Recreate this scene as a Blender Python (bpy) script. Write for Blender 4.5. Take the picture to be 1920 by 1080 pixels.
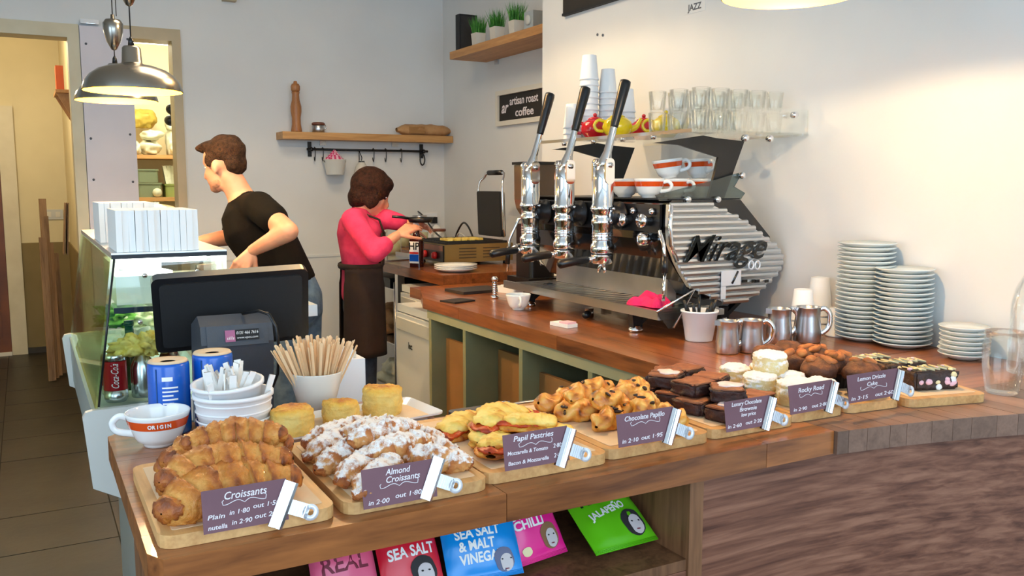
import bpy, bmesh, math, random
from mathutils import Vector, Matrix, noise

for _o in list(bpy.data.objects): bpy.data.objects.remove(_o, do_unlink=True)
random.seed(7)
PI = math.pi
SC = bpy.context.scene
COL = SC.collection

# ------------------------------------------------------------------ camera
FPX, HZ = 1650.0, 195.0
PIT = math.atan(HZ / FPX); YAW = math.atan(917 / math.hypot(FPX, HZ))
EYE = Vector((0, 0, 1.44))
cam = bpy.data.cameras.new('camera'); camo = bpy.data.objects.new('camera', cam); COL.objects.link(camo)
cam.sensor_width = 36; cam.lens = FPX / 1920 * 36; cam.clip_start = .05
camo.location = EYE; camo.rotation_euler = (PI / 2 - PIT, 0, -YAW)
SC.camera = camo
# ------------------------------------------------------------------ world, daylight, exposure
w = bpy.data.worlds.new('sky'); SC.world = w; w.use_nodes = True
bg = w.node_tree.nodes['Background']; bg.inputs[0].default_value = (.72, .86, 1, 1); bg.inputs[1].default_value = .6
def area_light(name, loc, rot, sx, sy, power, col):
    l = bpy.data.lights.new(name, 'AREA'); l.shape = 'RECTANGLE'; l.size = sx; l.size_y = sy
    l.energy = power; l.color = col
    o = bpy.data.objects.new(name, l); COL.objects.link(o); o.location = loc; o.rotation_euler = rot
    return o
def point_light(name, loc, power, col, r=.03):
    l = bpy.data.lights.new(name, 'POINT'); l.energy = power; l.color = col; l.shadow_soft_size = r
    o = bpy.data.objects.new(name, l); COL.objects.link(o); o.location = loc
    return o
# daylight entering by the shop window behind the viewer
area_light('shop_window_daylight', (.1, -2.38, 1.75), (PI / 2, 0, 0), 3.8, 2.1, 72, (.61, .81, 1))
# daylight entering by the side window of the shop
area_light('side_window_daylight', (-2.1, .6, 1.8), (PI / 2, 0, -PI / 2), 2.6, 1.7, 28, (.61, .81, 1))
# added warm fill from above the staff aisle, no fixture in sight
area_light('aisle_fill_light', (1.0, 3.6, 2.90), (0, 0, 0), .9, .9, 15, (1, .80, .54))
vs = SC.view_settings; vs.view_transform = 'Standard'; vs.look = 'None'; vs.gamma = 1; vs.exposure = .58
vs.use_curve_mapping = False
SC.cycles.transparent_max_bounces = 32

# ------------------------------------------------------------------ pixels to places
_F = Vector((math.sin(YAW) * math.cos(PIT), math.cos(YAW) * math.cos(PIT), -math.sin(PIT)))
_R = Vector((math.cos(YAW), -math.sin(YAW), 0)); _U = _R.cross(_F)
def ray(x, y): return _F + _R * ((x - 960) / FPX) - _U * ((y - 540) / FPX)
def onz(x, y, z): d = ray(x, y); return EYE + d * ((z - EYE.z) / d.z)
def onx(x, y, X): d = ray(x, y); return EYE + d * (X / d.x)
def ony(x, y, Y): d = ray(x, y); return EYE + d * (Y / d.y)
def atk(x, y, k): return EYE + ray(x, y) * k

# ------------------------------------------------------------------ materials
MATS = {}
def newmat(name):
    m = bpy.data.materials.new(name); m.use_nodes = True; MATS[name] = m
    nt = m.node_tree; return m, nt, nt.nodes['Principled BSDF']
def setp(b, **k):
    names = dict(rough='Roughness', metal='Metallic', trans='Transmission Weight', ior='IOR', coat='Coat Weight', spec='Specular IOR Level',
                 sss='Subsurface Weight', sheen='Sheen Weight', alpha='Alpha', estr='Emission Strength')
    for a, v in k.items(): b.inputs[names[a]].default_value = v
def c4(c): return (c[0], c[1], c[2], 1)
def srgb(r, g, b):
    f = lambda u: (u / 255 / 12.92) if u <= 10 else ((u / 255 + .055) / 1.055) ** 2.4
    return (f(r), f(g), f(b))
def coords(nt, scale=(1, 1, 1), rnd=0):
    tc = nt.nodes.new('ShaderNodeTexCoord'); mp = nt.nodes.new('ShaderNodeMapping'); mp.inputs['Scale'].default_value = scale
    nt.links.new(tc.outputs['Object'], mp.inputs['Vector'])
    if rnd:
        oi = nt.nodes.new('ShaderNodeObjectInfo'); mu = nt.nodes.new('ShaderNodeMath'); mu.operation = 'MULTIPLY'; mu.inputs[1].default_value = rnd
        nt.links.new(oi.outputs['Random'], mu.inputs[0]); nt.links.new(mu.outputs[0], mp.inputs['Location'])
    return mp.outputs['Vector']
def nz(nt, vec, scale, detail=3, rough=.55, dist=0):
    n = nt.nodes.new('ShaderNodeTexNoise'); n.inputs['Scale'].default_value = scale; n.inputs['Detail'].default_value = detail
    n.inputs['Roughness'].default_value = rough; n.inputs['Distortion'].default_value = dist
    nt.links.new(vec, n.inputs['Vector']); return n.outputs['Fac']
def ramp(nt, fac, stops):
    r = nt.nodes.new('ShaderNodeValToRGB'); el = r.color_ramp.elements
    el[0].position, el[0].color = stops[0][0], c4(stops[0][1]); el[1].position, el[1].color = stops[-1][0], c4(stops[-1][1])
    for p, c in stops[1:-1]: e = el.new(p); e.color = c4(c)
    nt.links.new(fac, r.inputs[0]); return r.outputs['Color']
def bumpn(nt, b, h, strength, dist=.01):
    bp = nt.nodes.new('ShaderNodeBump'); bp.inputs['Strength'].default_value = strength; bp.inputs['Distance'].default_value = dist
    nt.links.new(h, bp.inputs['Height']); nt.links.new(bp.outputs['Normal'], b.inputs['Normal'])
def mat(name, col, col2=None, scale=8, bump=0, bscale=60, detail=3, rnd=3, lo=.35, hi=.65, **k):
    m, nt, b = newmat(name); k.setdefault('rough', .5); setp(b, **k); b.inputs['Base Color'].default_value = c4(col)
    if col2 or bump:
        v = coords(nt, rnd=rnd)
        if col2: nt.links.new(ramp(nt, nz(nt, v, scale, detail), [(lo, col), (hi, col2)]), b.inputs['Base Color'])
        if bump: bumpn(nt, b, nz(nt, v, bscale, 4), bump)
    return m
def wood(name, dark, light, axis=0, scale=1.0, var=.25, rough=.42, bump=.12, coat=.0, ring=0):
    m, nt, b = newmat(name); setp(b, rough=rough, coat=coat)
    s = [26 * scale] * 3; s[axis] = 2.2 * scale; v = coords(nt, tuple(s), rnd=37)
    n1 = nz(nt, v, 1.0, 5, .6, .6); n2 = nz(nt, v, 5.5, 3, .5)
    mx = nt.nodes.new('ShaderNodeMath'); mx.operation = 'MULTIPLY_ADD'; mx.inputs[1].default_value = .35
    nt.links.new(n2, mx.inputs[0]); nt.links.new(n1, mx.inputs[2]); fac = mx.outputs[0]
    mid = [(a + c) / 2 for a, c in zip(dark, light)]
    col = ramp(nt, fac, [(.42, dark), (.62, mid), (.85, light)])
    hs = nt.nodes.new('ShaderNodeHueSaturation'); oi = nt.nodes.new('ShaderNodeObjectInfo'); mr = nt.nodes.new('ShaderNodeMapRange')
    mr.inputs['To Min'].default_value = 1 - var; mr.inputs['To Max'].default_value = 1 + var
    nt.links.new(oi.outputs['Random'], mr.inputs['Value']); nt.links.new(mr.outputs[0], hs.inputs['Value']); nt.links.new(col, hs.inputs['Color'])
    nt.links.new(hs.outputs[0], b.inputs['Base Color']); bumpn(nt, b, fac, bump, .004)
    return m
def tonemat(name, stops, rough=.6, nscale=40, namp=.35, bump=.4, bscale=90, dust=None, dust_lo=.35, sss=0, coat=0):
    """colour from a per-vertex 'tone' (how baked each spot is) plus grain; optional sugar dust lying on upward faces"""
    m, nt, b = newmat(name); setp(b, rough=rough, coat=coat); v = coords(nt, rnd=9)
    at = nt.nodes.new('ShaderNodeAttribute'); at.attribute_name = 'tone'
    n = nz(nt, v, nscale, 4); ma = nt.nodes.new('ShaderNodeMath'); ma.operation = 'MULTIPLY_ADD'; ma.inputs[1].default_value = namp
    sb = nt.nodes.new('ShaderNodeMath'); sb.operation = 'SUBTRACT'; sb.inputs[1].default_value = .5
    nt.links.new(n, sb.inputs[0]); nt.links.new(sb.outputs[0], ma.inputs[0]); nt.links.new(at.outputs['Fac'], ma.inputs[2])
    col = ramp(nt, ma.outputs[0], stops)
    if dust:
        g = nt.nodes.new('ShaderNodeNewGeometry'); sx = nt.nodes.new('ShaderNodeSeparateXYZ'); nt.links.new(g.outputs['Normal'], sx.inputs[0])
        n3 = nz(nt, v, 95, 5, .7); a2 = nt.nodes.new('ShaderNodeMath'); a2.operation = 'MULTIPLY_ADD'; a2.inputs[1].default_value = 2.2
        s2 = nt.nodes.new('ShaderNodeMath'); s2.operation = 'SUBTRACT'; s2.inputs[1].default_value = .5
        nt.links.new(n3, s2.inputs[0]); nt.links.new(s2.outputs[0], a2.inputs[0]); nt.links.new(sx.outputs['Z'], a2.inputs[2])
        mr = nt.nodes.new('ShaderNodeMapRange'); mr.inputs['From Min'].default_value = dust_lo; mr.inputs['From Max'].default_value = dust_lo + .45
        nt.links.new(a2.outputs[0], mr.inputs['Value']); mx = nt.nodes.new('ShaderNodeMix'); mx.data_type = 'RGBA'
        nt.links.new(mr.outputs[0], mx.inputs[0]); nt.links.new(col, mx.inputs[6]); mx.inputs[7].default_value = c4(dust); col = mx.outputs[2]
    nt.links.new(col, b.inputs['Base Color']); bumpn(nt, b, nz(nt, v, bscale, 5, .65), bump, .004)
    return m
def glassmat(name, tint, tr=.9, refl=.5):
    """clear pane: tinted see-through with fresnel reflection"""
    m, nt, b = newmat(name); out = nt.nodes['Material Output']; nt.nodes.remove(b)
    t = nt.nodes.new('ShaderNodeBsdfTransparent'); t.inputs[0].default_value = c4(tint)
    g = nt.nodes.new('ShaderNodeBsdfGlossy'); g.inputs['Roughness'].default_value = .03; g.inputs[0].default_value = (1, 1, 1, 1)
    f = nt.nodes.new('ShaderNodeFresnel'); f.inputs[0].default_value = 1.45
    ml = nt.nodes.new('ShaderNodeMath'); ml.operation = 'MULTIPLY_ADD'; ml.inputs[1].default_value = refl; ml.inputs[2].default_value = 1 - tr
    mx = nt.nodes.new('ShaderNodeMixShader'); nt.links.new(f.outputs[0], ml.inputs[0]); nt.links.new(ml.outputs[0], mx.inputs[0])
    nt.links.new(t.outputs[0], mx.inputs[1]); nt.links.new(g.outputs[0], mx.inputs[2]); nt.links.new(mx.outputs[0], out.inputs[0])
    return m
def emit(name, col, s):
    m, nt, b = newmat(name); b.inputs['Base Color'].default_value = c4(col); b.inputs['Emission Color'].default_value = c4(col); setp(b, estr=s); return m

# ------------------------------------------------------------------ mesh builder
ROT = Matrix.Rotation
def TR(*a): return Matrix.Translation(Vector(a))
class MB:
    def __init__(s): s.v = []; s.f = []; s.sm = []; s.t = []; s.mi = []
    def add(s, vs, fs, smooth=True, M=None, tone=None, mi=0):
        o = len(s.v)
        for i, p in enumerate(vs):
            p = Vector(p); s.v.append(M @ p if M else p); s.t.append(tone[i] if tone else .5)
        for f in fs: s.f.append([o + i for i in f]); s.sm.append(smooth); s.mi.append(mi)
        return s
    def box(s, x0, x1, y0, y1, z0, z1, M=None, bev=0, mi=0):
        return s.prism([(x0, y0), (x1, y0), (x1, y1), (x0, y1)], z0, z1, M=M, bev=bev, mi=mi)
    def cbox(s, c, d, M=None, bev=0, mi=0):
        T = TR(*c); return s.box(-d[0]/2, d[0]/2, -d[1]/2, d[1]/2, -d[2]/2, d[2]/2, (M @ T) if M else T, bev, mi)
    def prism(s, poly, z0, z1, M=None, bev=0, axis='z', mi=0):
        if axis == 'y': A = Matrix(((1,0,0,0),(0,0,1,0),(0,1,0,0),(0,0,0,1)))     # poly is (x,z), extruded along y
        elif axis == 'x': A = Matrix(((0,0,1,0),(1,0,0,0),(0,1,0,0),(0,0,0,1)))   # poly is (y,z), extruded along x
        else: A = Matrix.Identity(4)
        if M: A = M @ A
        ar = sum(poly[i][0]*poly[(i+1) % len(poly)][1] - poly[(i+1) % len(poly)][0]*poly[i][1] for i in range(len(poly)))
        if ar < 0: poly = poly[::-1]
        n = len(poly)
        vs = [(x, y, z0) for x, y in poly] + [(x, y, z1) for x, y in poly]
        fs = [list(range(n))[::-1], list(range(n, 2*n))] + [[i, (i+1) % n, n+(i+1) % n, n+i] for i in range(n)]
        if bev:
            bm = bmesh.new(); bv = [bm.verts.new(p) for p in vs]
            for f in fs: bm.faces.new([bv[i] for i in f])
            ed = [e for e in bm.edges if len(e.link_faces) == 2 and e.calc_face_angle(0) > .5]
            bmesh.ops.bevel(bm, geom=ed, offset=bev, segments=2, profile=.6, affect='EDGES')
            bm.verts.index_update(); vs = [tuple(q.co) for q in bm.verts]; fs = [[q.index for q in f.verts] for f in bm.faces]; bm.free()
        if A.determinant() < 0: fs = [f[::-1] for f in fs]
        return s.add(vs, fs, False, A, mi=mi)
    def lathe(s, prof, seg=24, M=None, smooth=True, mi=0, tone=None, a0=0, a1=2*PI, cap=True):
        full = abs(a1 - a0 - 2*PI) < 1e-6; n = len(prof); ns = seg if full else seg + 1
        vs = []; tn = []
        for j in range(ns):
            a = a0 + (a1 - a0) * j / seg
            for i, (r, z) in enumerate(prof): vs.append((r*math.cos(a), r*math.sin(a), z)); tn.append(tone[i] if tone else .5)
        fs = []
        for j in range(seg):
            k = (j+1) % ns
            for i in range(n-1): fs.append([j*n+i, k*n+i, k*n+i+1, j*n+i+1])
        s.add(vs, fs, smooth, M, tn, mi)
        if full and cap:
            o = len(s.v) - len(vs)
            for i, top in ((0, False), (n-1, True)):
                if prof[i][0] > 1e-6:
                    c = [o + j*n + i for j in range(ns)]
                    s.f.append(c if top else c[::-1]); s.sm.append(False); s.mi.append(mi)
        return s
    def tube(s, pts, r, seg=8, M=None, closed=False, mi=0, flat=1.0, sub=0):
        pts = [Vector(p) for p in pts]; n = len(pts); rs = list(r) if isinstance(r, (list, tuple)) else [r]*n
        if sub:      # smooth the path with a Catmull-Rom curve
            q = []; rr = []
            for i in range(n-1):
                p0, p1, p2, p3 = pts[max(i-1, 0)], pts[i], pts[i+1], pts[min(i+2, n-1)]
                for k in range(sub):
                    t = k/sub; q.append(.5*((2*p1)+(p2-p0)*t+(2*p0-5*p1+4*p2-p3)*t*t+(3*p1-p0-3*p2+p3)*t**3)); rr.append(rs[i]+(rs[i+1]-rs[i])*t)
            pts = q+[pts[-1]]; rs = rr+[rs[-1]]; n = len(pts)
        vs = []; prev = None
        for i, p in enumerate(pts):
            if closed: d = pts[(i+1) % n] - pts[i-1]
            else: d = pts[min(i+1, n-1)] - pts[max(i-1, 0)]
            d.normalize()
            if prev is None:
                up = Vector((0, 0, 1)) if abs(d.z) < .9 else Vector((1, 0, 0)); a = d.cross(up).normalized()
            else: a = (prev - d * prev.dot(d)).normalized()
            b = d.cross(a); prev = a
            for j in range(seg):
                t = 2*PI*j/seg; vs.append(p + (a*math.cos(t) + b*math.sin(t)*flat) * rs[i])
        fs = []
        for i in range(n if closed else n-1):
            k = (i+1) % n
            for j in range(seg): l = (j+1) % seg; fs.append([i*seg+j, i*seg+l, k*seg+l, k*seg+j])
        if not closed: fs += [list(range(seg))[::-1], [(n-1)*seg+j for j in range(seg)]]
        return s.add(vs, fs, True, M, mi=mi)
    def ball(s, c, r, seg=16, ring=10, M=None, amp=0, freq=30, seed=0, mi=0, tonef=None, flat=None):
        r = r if isinstance(r, (tuple, list)) else (r, r, r); vs = []; tn = []
        T = TR(*c); T = M @ T if M else T
        def pt(th, ph):
            n = Vector((math.sin(th)*math.cos(ph), math.sin(th)*math.sin(ph), math.cos(th)))
            p = Vector((n.x*r[0], n.y*r[1], n.z*r[2]))
            q = noise.noise(p*freq + Vector((seed*3.1, seed*1.7, seed))) if amp else 0
            p = p * (1 + amp*q)
            if flat is not None and p.z < flat: p.z = flat
            tn.append(tonef(n, q) if tonef else .5 + q*.4); return p
        vs.append(pt(0, 0))
        for i in range(1, ring):
            for j in range(seg): vs.append(pt(PI*i/ring, 2*PI*j/seg))
        vs.append(pt(PI, 0)); fs = []
        for j in range(seg): fs.append([0, 1+j, 1+(j+1) % seg])
        for i in range(ring-2):
            for j in range(seg):
                a = 1+i*seg+j; b = 1+i*seg+(j+1) % seg; fs.append([a, a+seg, b+seg, b])
        e = len(vs)-1; o = 1+(ring-2)*seg
        for j in range(seg): fs.append([e, o+(j+1) % seg, o+j])
        return s.add(vs, fs, True, T, tn, mi)
    def cap(s, a, b, ra, rb, seg=14, flat=1.0):
        """tapered limb between two joints with round ends"""
        a = Vector(a); b = Vector(b); d = (b-a); L = d.length; d.normalize()
        pts = []; rs = []
        for i in range(1, 5): t = PI/2*i/4; pts.append(a - d*ra*math.cos(t)); rs.append(max(ra*math.sin(t), .0005))
        for i in range(0, 4): t = PI/2*i/4; pts.append(b + d*rb*math.sin(t)); rs.append(max(rb*math.cos(t), .0005))
        return s.tube(pts, rs, seg, flat=flat)
    def quadgrid(s, fn, nu, nv, M=None, smooth=True, mi=0, tonef=None):
        vs = [fn(i/nu, j/nv) for i in range(nu+1) for j in range(nv+1)]
        tn = [tonef(i/nu, j/nv) for i in range(nu+1) for j in range(nv+1)] if tonef else None
        fs = [[i*(nv+1)+j, (i+1)*(nv+1)+j, (i+1)*(nv+1)+j+1, i*(nv+1)+j+1] for i in range(nu) for j in range(nv)]
        return s.add(vs, fs, smooth, M, tn, mi)
    def mesh(s, name, mats):
        me = bpy.data.meshes.new(name); me.from_pydata([tuple(p) for p in s.v], [], s.f)
        me.polygons.foreach_set('use_smooth', s.sm); me.polygons.foreach_set('material_index', s.mi)
        at = me.attributes.new('tone', 'FLOAT', 'POINT'); at.data.foreach_set('value', s.t)
        for m in (mats if isinstance(mats, (list, tuple)) else [mats]): me.materials.append(MATS[m] if isinstance(m, str) else m)
        me.update(); return me
    def build(s, name, mats, parent=None, world=True, loc=(0, 0, 0), rot=(0, 0, 0), label=None):
        """world: vertices are in world coordinates; a child is shifted into its parent's frame, a top-level mesh gets its origin at loc"""
        org = Vector(parent_org(parent)) if (parent and world) else Vector((0, 0, 0))
        if not parent and world: org = Vector(loc)
        if org.length: s.v = [p - org for p in s.v]
        o = bpy.data.objects.new(name, s.mesh(name, mats)); COL.objects.link(o)
        if parent: o.parent = parent
        if not (parent and world): o.location = loc
        o.rotation_euler = rot
        if label: o['label'] = label
        return o
def parent_org(p):
    v = Vector((0, 0, 0))
    while p: v += p.location; p = p.parent
    return v
def tag(o, label, cat, group=None):
    o['label'] = label; o['category'] = cat
    if group: o['group'] = group
    return o
def thing(name, label, cat, loc=(0, 0, 0), rotz=0, group=None):
    o = bpy.data.objects.new(name, None); COL.objects.link(o); o.empty_display_size = .05
    o.location = loc; o.rotation_euler = (0, 0, rotz); return tag(o, label, cat, group)
def struct(o): o['kind'] = 'structure'; return o
def dup(root, loc, rotz=None, label=None, group=None, scale=None):
    def cp(o, par):
        c = o.copy(); COL.objects.link(c); c.parent = par
        for ch in o.children: cp(ch, c)
        return c
    r = cp(root, None); r.location = loc
    if rotz is not None: r.rotation_euler = rotz if isinstance(rotz, (tuple, list)) else (0, 0, rotz)
    if scale: r.scale = (scale,)*3 if not isinstance(scale, tuple) else scale
    if label: r['label'] = label
    if group: r['group'] = group
    return r
def bake(o):
    """apply the modifiers of a mesh object"""
    bpy.context.view_layer.update(); dg = bpy.context.evaluated_depsgraph_get()
    me = bpy.data.meshes.new_from_object(o.evaluated_get(dg)); old = o.data; o.modifiers.clear(); o.data = me
    if old.users == 0: bpy.data.meshes.remove(old)
    return o
def fuse(mb, name, m, voxel=.01, smooth=6, parent=None, label=None, keep=None):
    """merge overlapping volumes of a builder into one continuous skin"""
    o = mb.build(name, m, parent, label=label)
    r = o.modifiers.new('r', 'REMESH'); r.mode = 'VOXEL'; r.voxel_size = voxel; r.use_smooth_shade = True
    if smooth: q = o.modifiers.new('s', 'SMOOTH'); q.iterations = smooth; q.factor = .5
    return bake(o)
def text(body, size, m, parent=None, M=None, name='lettering', shear=0, ext=.0004, bold=0, align='CENTER', sp=1.0, width=None):
    cu = bpy.data.curves.new(name, 'FONT'); cu.body = body; cu.size = size; cu.shear = shear; cu.extrude = ext; cu.offset = bold
    cu.align_x = align; cu.align_y = 'CENTER'; cu.space_character = sp; cu.resolution_u = 3
    t = bpy.data.objects.new(name, cu); COL.objects.link(t); bpy.context.view_layer.update()
    me = bpy.data.meshes.new_from_object(t.evaluated_get(bpy.context.evaluated_depsgraph_get())); bpy.data.objects.remove(t); bpy.data.curves.remove(cu)
    if width:
        xs = [q.co.x for q in me.vertices]; k = width / max(1e-6, max(xs) - min(xs))
        for q in me.vertices: q.co.x *= k
    if M: me.transform(M)
    me.materials.clear(); me.materials.append(MATS[m])
    o = bpy.data.objects.new(name, me); COL.objects.link(o)
    if parent: o.parent = parent
    return o
def arc(cx, cy, r, a0, a1, n): return [(cx + r*math.cos(a0+(a1-a0)*i/n), cy + r*math.sin(a0+(a1-a0)*i/n)) for i in range(n+1)]
def rrect(x0, x1, y0, y1, r, n=4):
    return arc(x1-r, y0+r, r, -PI/2, 0, n) + arc(x1-r, y1-r, r, 0, PI/2, n) + arc(x0+r, y1-r, r, PI/2, PI, n) + arc(x0+r, y0+r, r, PI, 1.5*PI, n)
# frame with x along u, y along v, z out
def frame(o, u, v):
    u = Vector(u).normalized(); v = Vector(v); v = (v - u*v.dot(u)).normalized(); n = u.cross(v)
    return Matrix(((u.x, v.x, n.x, o[0]), (u.y, v.y, n.y, o[1]), (u.z, v.z, n.z, o[2]), (0, 0, 0, 1)))

# ------------------------------------------------------------------ palette
mat('wall_white', srgb(228, 228, 226), srgb(221, 221, 220), scale=1.5, bump=.04, bscale=25, rough=.75)
mat('ceiling_white', srgb(235, 233, 226), rough=.8)
mat('trim_cream', srgb(214, 204, 176), srgb(205, 194, 164), scale=5, rough=.5)
mat('trim_tan', srgb(196, 178, 146), srgb(186, 168, 136), scale=5, rough=.55)
mat('panel_lilac', srgb(222, 216, 222), srgb(214, 209, 216), scale=3, rough=.6)
mat('cream_wall', srgb(222, 208, 168), srgb(214, 200, 160), scale=2, rough=.75)
mat('olive_dado', srgb(140, 120, 76), srgb(130, 111, 68), scale=3, rough=.7)
mat('door_brown', srgb(120, 66, 26), srgb(96, 50, 18), scale=4, rough=.45)
mat('slate_tile', srgb(52, 47, 36), srgb(37, 34, 27), scale=3.2, bump=.12, bscale=18, rough=.42, rnd=11)
mat('grout', srgb(40, 38, 34), rough=.9)
mat('skirting', srgb(60, 54, 44), rough=.6)
wood('counter_wood', srgb(92, 48, 24), srgb(172, 104, 54), 0, .9, .16, .30, .06, coat=.25)
wood('counter_wood_y', srgb(84, 42, 20), srgb(160, 92, 46), 1, .9, .16, .28, .06, coat=.25)
wood('edge_block', srgb(112, 82, 66), srgb(142, 108, 90), 1, 1.2, .3, .4, .04)
def walnut(name, dark, mid, light):
    m, nt, b = newmat(name); setp(b, rough=.42); v = coords(nt, (.40, 1, 3.4))
    wv = nt.nodes.new('ShaderNodeTexWave'); wv.wave_type = 'BANDS'; wv.bands_direction = 'Z'; wv.wave_profile = 'SIN'
    for k, q in (('Scale', 2.2), ('Distortion', 11.0), ('Detail', 3.0), ('Detail Scale', .8), ('Detail Roughness', .55)): wv.inputs[k].default_value = q
    nt.links.new(v, wv.inputs['Vector']); fine = nz(nt, coords(nt, (3, 40, 60)), 1.4, 5, .6, .4)
    ma = nt.nodes.new('ShaderNodeMath'); ma.operation = 'MULTIPLY_ADD'; ma.inputs[1].default_value = .11; nt.links.new(wv.outputs['Fac'], ma.inputs[0]); nt.links.new(fine, ma.inputs[2])
    nt.links.new(ramp(nt, ma.outputs[0], [(.34, dark), (.54, mid), (.76, light)]), b.inputs['Base Color']); bumpn(nt, b, fine, .06, .003); return m
walnut('walnut', srgb(86, 48, 34), srgb(126, 80, 60), srgb(158, 108, 84))
wood('carcass_wood', srgb(84, 52, 32), srgb(146, 100, 66), 2, 1, .12, .5, .06)
wood('board_wood', srgb(176, 124, 70), srgb(222, 176, 116), 1, 1, .1, .5, .06)
wood('shelf_oak', srgb(168, 116, 62), srgb(206, 156, 96), 0, 1, .06, .5, .06)
wood('shelf_oak_y', srgb(160, 108, 58), srgb(200, 148, 90), 1, 1, .06, .5, .06)
wood('mill_wood', srgb(140, 84, 44), srgb(188, 126, 74), 2, 2, .05, .4, .05)
wood('stirrer_wood', srgb(214, 172, 122), srgb(240, 208, 164), 2, 2, .1, .7, .04)
wood('plank_wood', srgb(112, 84, 58), srgb(164, 130, 96), 2, 1, .25, .7, .08)
mat('green_paint', srgb(150, 148, 110), srgb(140, 138, 101), scale=5, rough=.6)
mat('green_rail', srgb(176, 172, 134), srgb(166, 162, 124), scale=5, rough=.6)
mat('cardboard', srgb(166, 120, 70), srgb(154, 110, 62), scale=4, rough=.8)
mat('white_enamel', srgb(228, 226, 218), rough=.28, coat=.2)
mat('off_white', srgb(214, 208, 192), rough=.4)
mat('white_plastic', srgb(240, 241, 243), rough=.35)
mat('porcelain', srgb(240, 240, 238), rough=.14, coat=.3)
mat('porcelain_cool', srgb(226, 232, 230), rough=.2, coat=.2)
mat('orange_glaze', srgb(228, 84, 30), rough=.18, coat=.3)
mat('paper_white', srgb(240, 238, 234), rough=.8)
mat('paper_cup', srgb(244, 243, 242), rough=.6)
mat('baking_paper', srgb(232, 204, 168), srgb(224, 194, 156), scale=12, rough=.7, bump=.1)
mat('black_plastic', srgb(16, 17, 20), rough=.35)
mat('black_soft', srgb(22, 22, 24), rough=.6)
mat('charcoal_plastic', srgb(62, 66, 74), rough=.5, bump=.05, bscale=300)
mat('black_gloss', srgb(10, 10, 12), rough=.12, coat=.5)
mat('dark_metal', srgb(36, 38, 42), rough=.4, metal=.6)
mat('chrome', (.86, .86, .88), rough=.08, metal=1)
mat('steel', (.62, .62, .63), (.52, .52, .53), scale=6, rough=.28, metal=1)
mat('brushed_steel', (.55, .53, .50), rough=.3, metal=1)
mat('aluminium', (.66, .68, .70), rough=.32, metal=1)
mat('olive_steel', srgb(150, 126, 78), srgb(140, 116, 70), scale=4, rough=.35, metal=.5)
mat('lamp_nickel', (.42, .40, .36), (.34, .32, .29), scale=3, rough=.24, metal=1)
mat('clip_steel', (.72, .74, .78), rough=.16, metal=1)
mat('clip_white', srgb(232, 234, 240), rough=.3, metal=.3)
mat('card_mauve', srgb(124, 86, 94), srgb(117, 81, 89), scale=9, rough=.75)
mat('chalk_white', srgb(236, 228, 232), rough=.8)
mat('sign_black', srgb(44, 38, 32), srgb(36, 31, 26), scale=6, rough=.7)
mat('ink_black', srgb(20, 20, 22), rough=.7)
mat('ink_grey', srgb(90, 92, 98), rough=.7)
mat('slate_black', srgb(48, 44, 42), srgb(38, 35, 34), scale=12, rough=.5)
mat('pink_cloth', srgb(236, 36, 104), srgb(214, 24, 88), scale=30, rough=.85, bump=.3, bscale=200)
mat('red_glaze', srgb(196, 26, 36), rough=.12, coat=.4)
mat('yellow_glaze', srgb(226, 196, 12), rough=.12, coat=.4)
mat('red_plastic', srgb(210, 40, 34), rough=.35)
mat('blue_pack', srgb(20, 98, 200), srgb(14, 84, 184), scale=6, rough=.25, coat=.2)
mat('green_glass', srgb(20, 84, 44), rough=.08, trans=.3, coat=.3)
mat('cola_red', srgb(176, 16, 34), rough=.2, metal=.3)
mat('can_silver', (.75, .75, .77), rough=.22, metal=1)
mat('cola_dark', srgb(60, 20, 16), rough=.1, coat=.4)
mat('grass_green', srgb(44, 116, 34), srgb(86, 160, 60), scale=30, rough=.6)
mat('clay_white', srgb(214, 208, 196), rough=.6)
mat('bread_bag', srgb(196, 150, 100), srgb(170, 122, 76), scale=14, rough=.75, bump=.3, bscale=30)
mat('coffee_beans', srgb(54, 32, 20), rough=.4)
mat('skin', srgb(226, 168, 138), srgb(214, 150, 120), scale=9, rough=.5, sss=.08)
mat('skin_warm', srgb(224, 156, 124), srgb(206, 138, 106), scale=9, rough=.5, sss=.08)
mat('hair_brown', srgb(66, 45, 32), srgb(36, 24, 17), scale=60, rough=.75, spec=.2, bump=.6, bscale=160)
mat('stubble', srgb(196, 144, 114), srgb(168, 120, 94), scale=60, rough=.7, bump=.3, bscale=300)
mat('hair_dark', srgb(58, 30, 20), srgb(28, 14, 10), scale=60, rough=.7, spec=.2, bump=.6, bscale=140)
mat('shirt_black', srgb(12, 12, 13), srgb(7, 7, 8), scale=8, rough=.9, spec=.15, bump=.1, bscale=60)
mat('pink_knit', srgb(232, 62, 108), srgb(218, 48, 94), scale=20, rough=.9, bump=.25, bscale=240)
mat('apron_brown', srgb(50, 32, 26), srgb(42, 27, 22), scale=9, rough=.85)
mat('denim', srgb(66, 92, 122), srgb(92, 118, 146), scale=26, rough=.85, bump=.1, bscale=200)
mat('denim_dark', srgb(44, 54, 72), srgb(60, 72, 92), scale=26, rough=.85)
mat('shoe_dark', srgb(36, 30, 28), rough=.6)
mat('lettuce', srgb(84, 150, 40), srgb(140, 190, 70), scale=30, rough=.6)
mat('salad_pale', srgb(214, 214, 160), srgb(236, 230, 190), scale=25, rough=.6)
mat('pasta_yellow', srgb(228, 190, 74), srgb(240, 214, 120), scale=40, rough=.5, bump=.5)
mat('lemon_yellow', srgb(240, 206, 40), rough=.5)
mat('cheese_white', srgb(240, 236, 220), rough=.5)
mat('kitchen_green', srgb(120, 132, 104), rough=.5)
mat('kitchen_lime', srgb(140, 152, 84), rough=.5)
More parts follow.
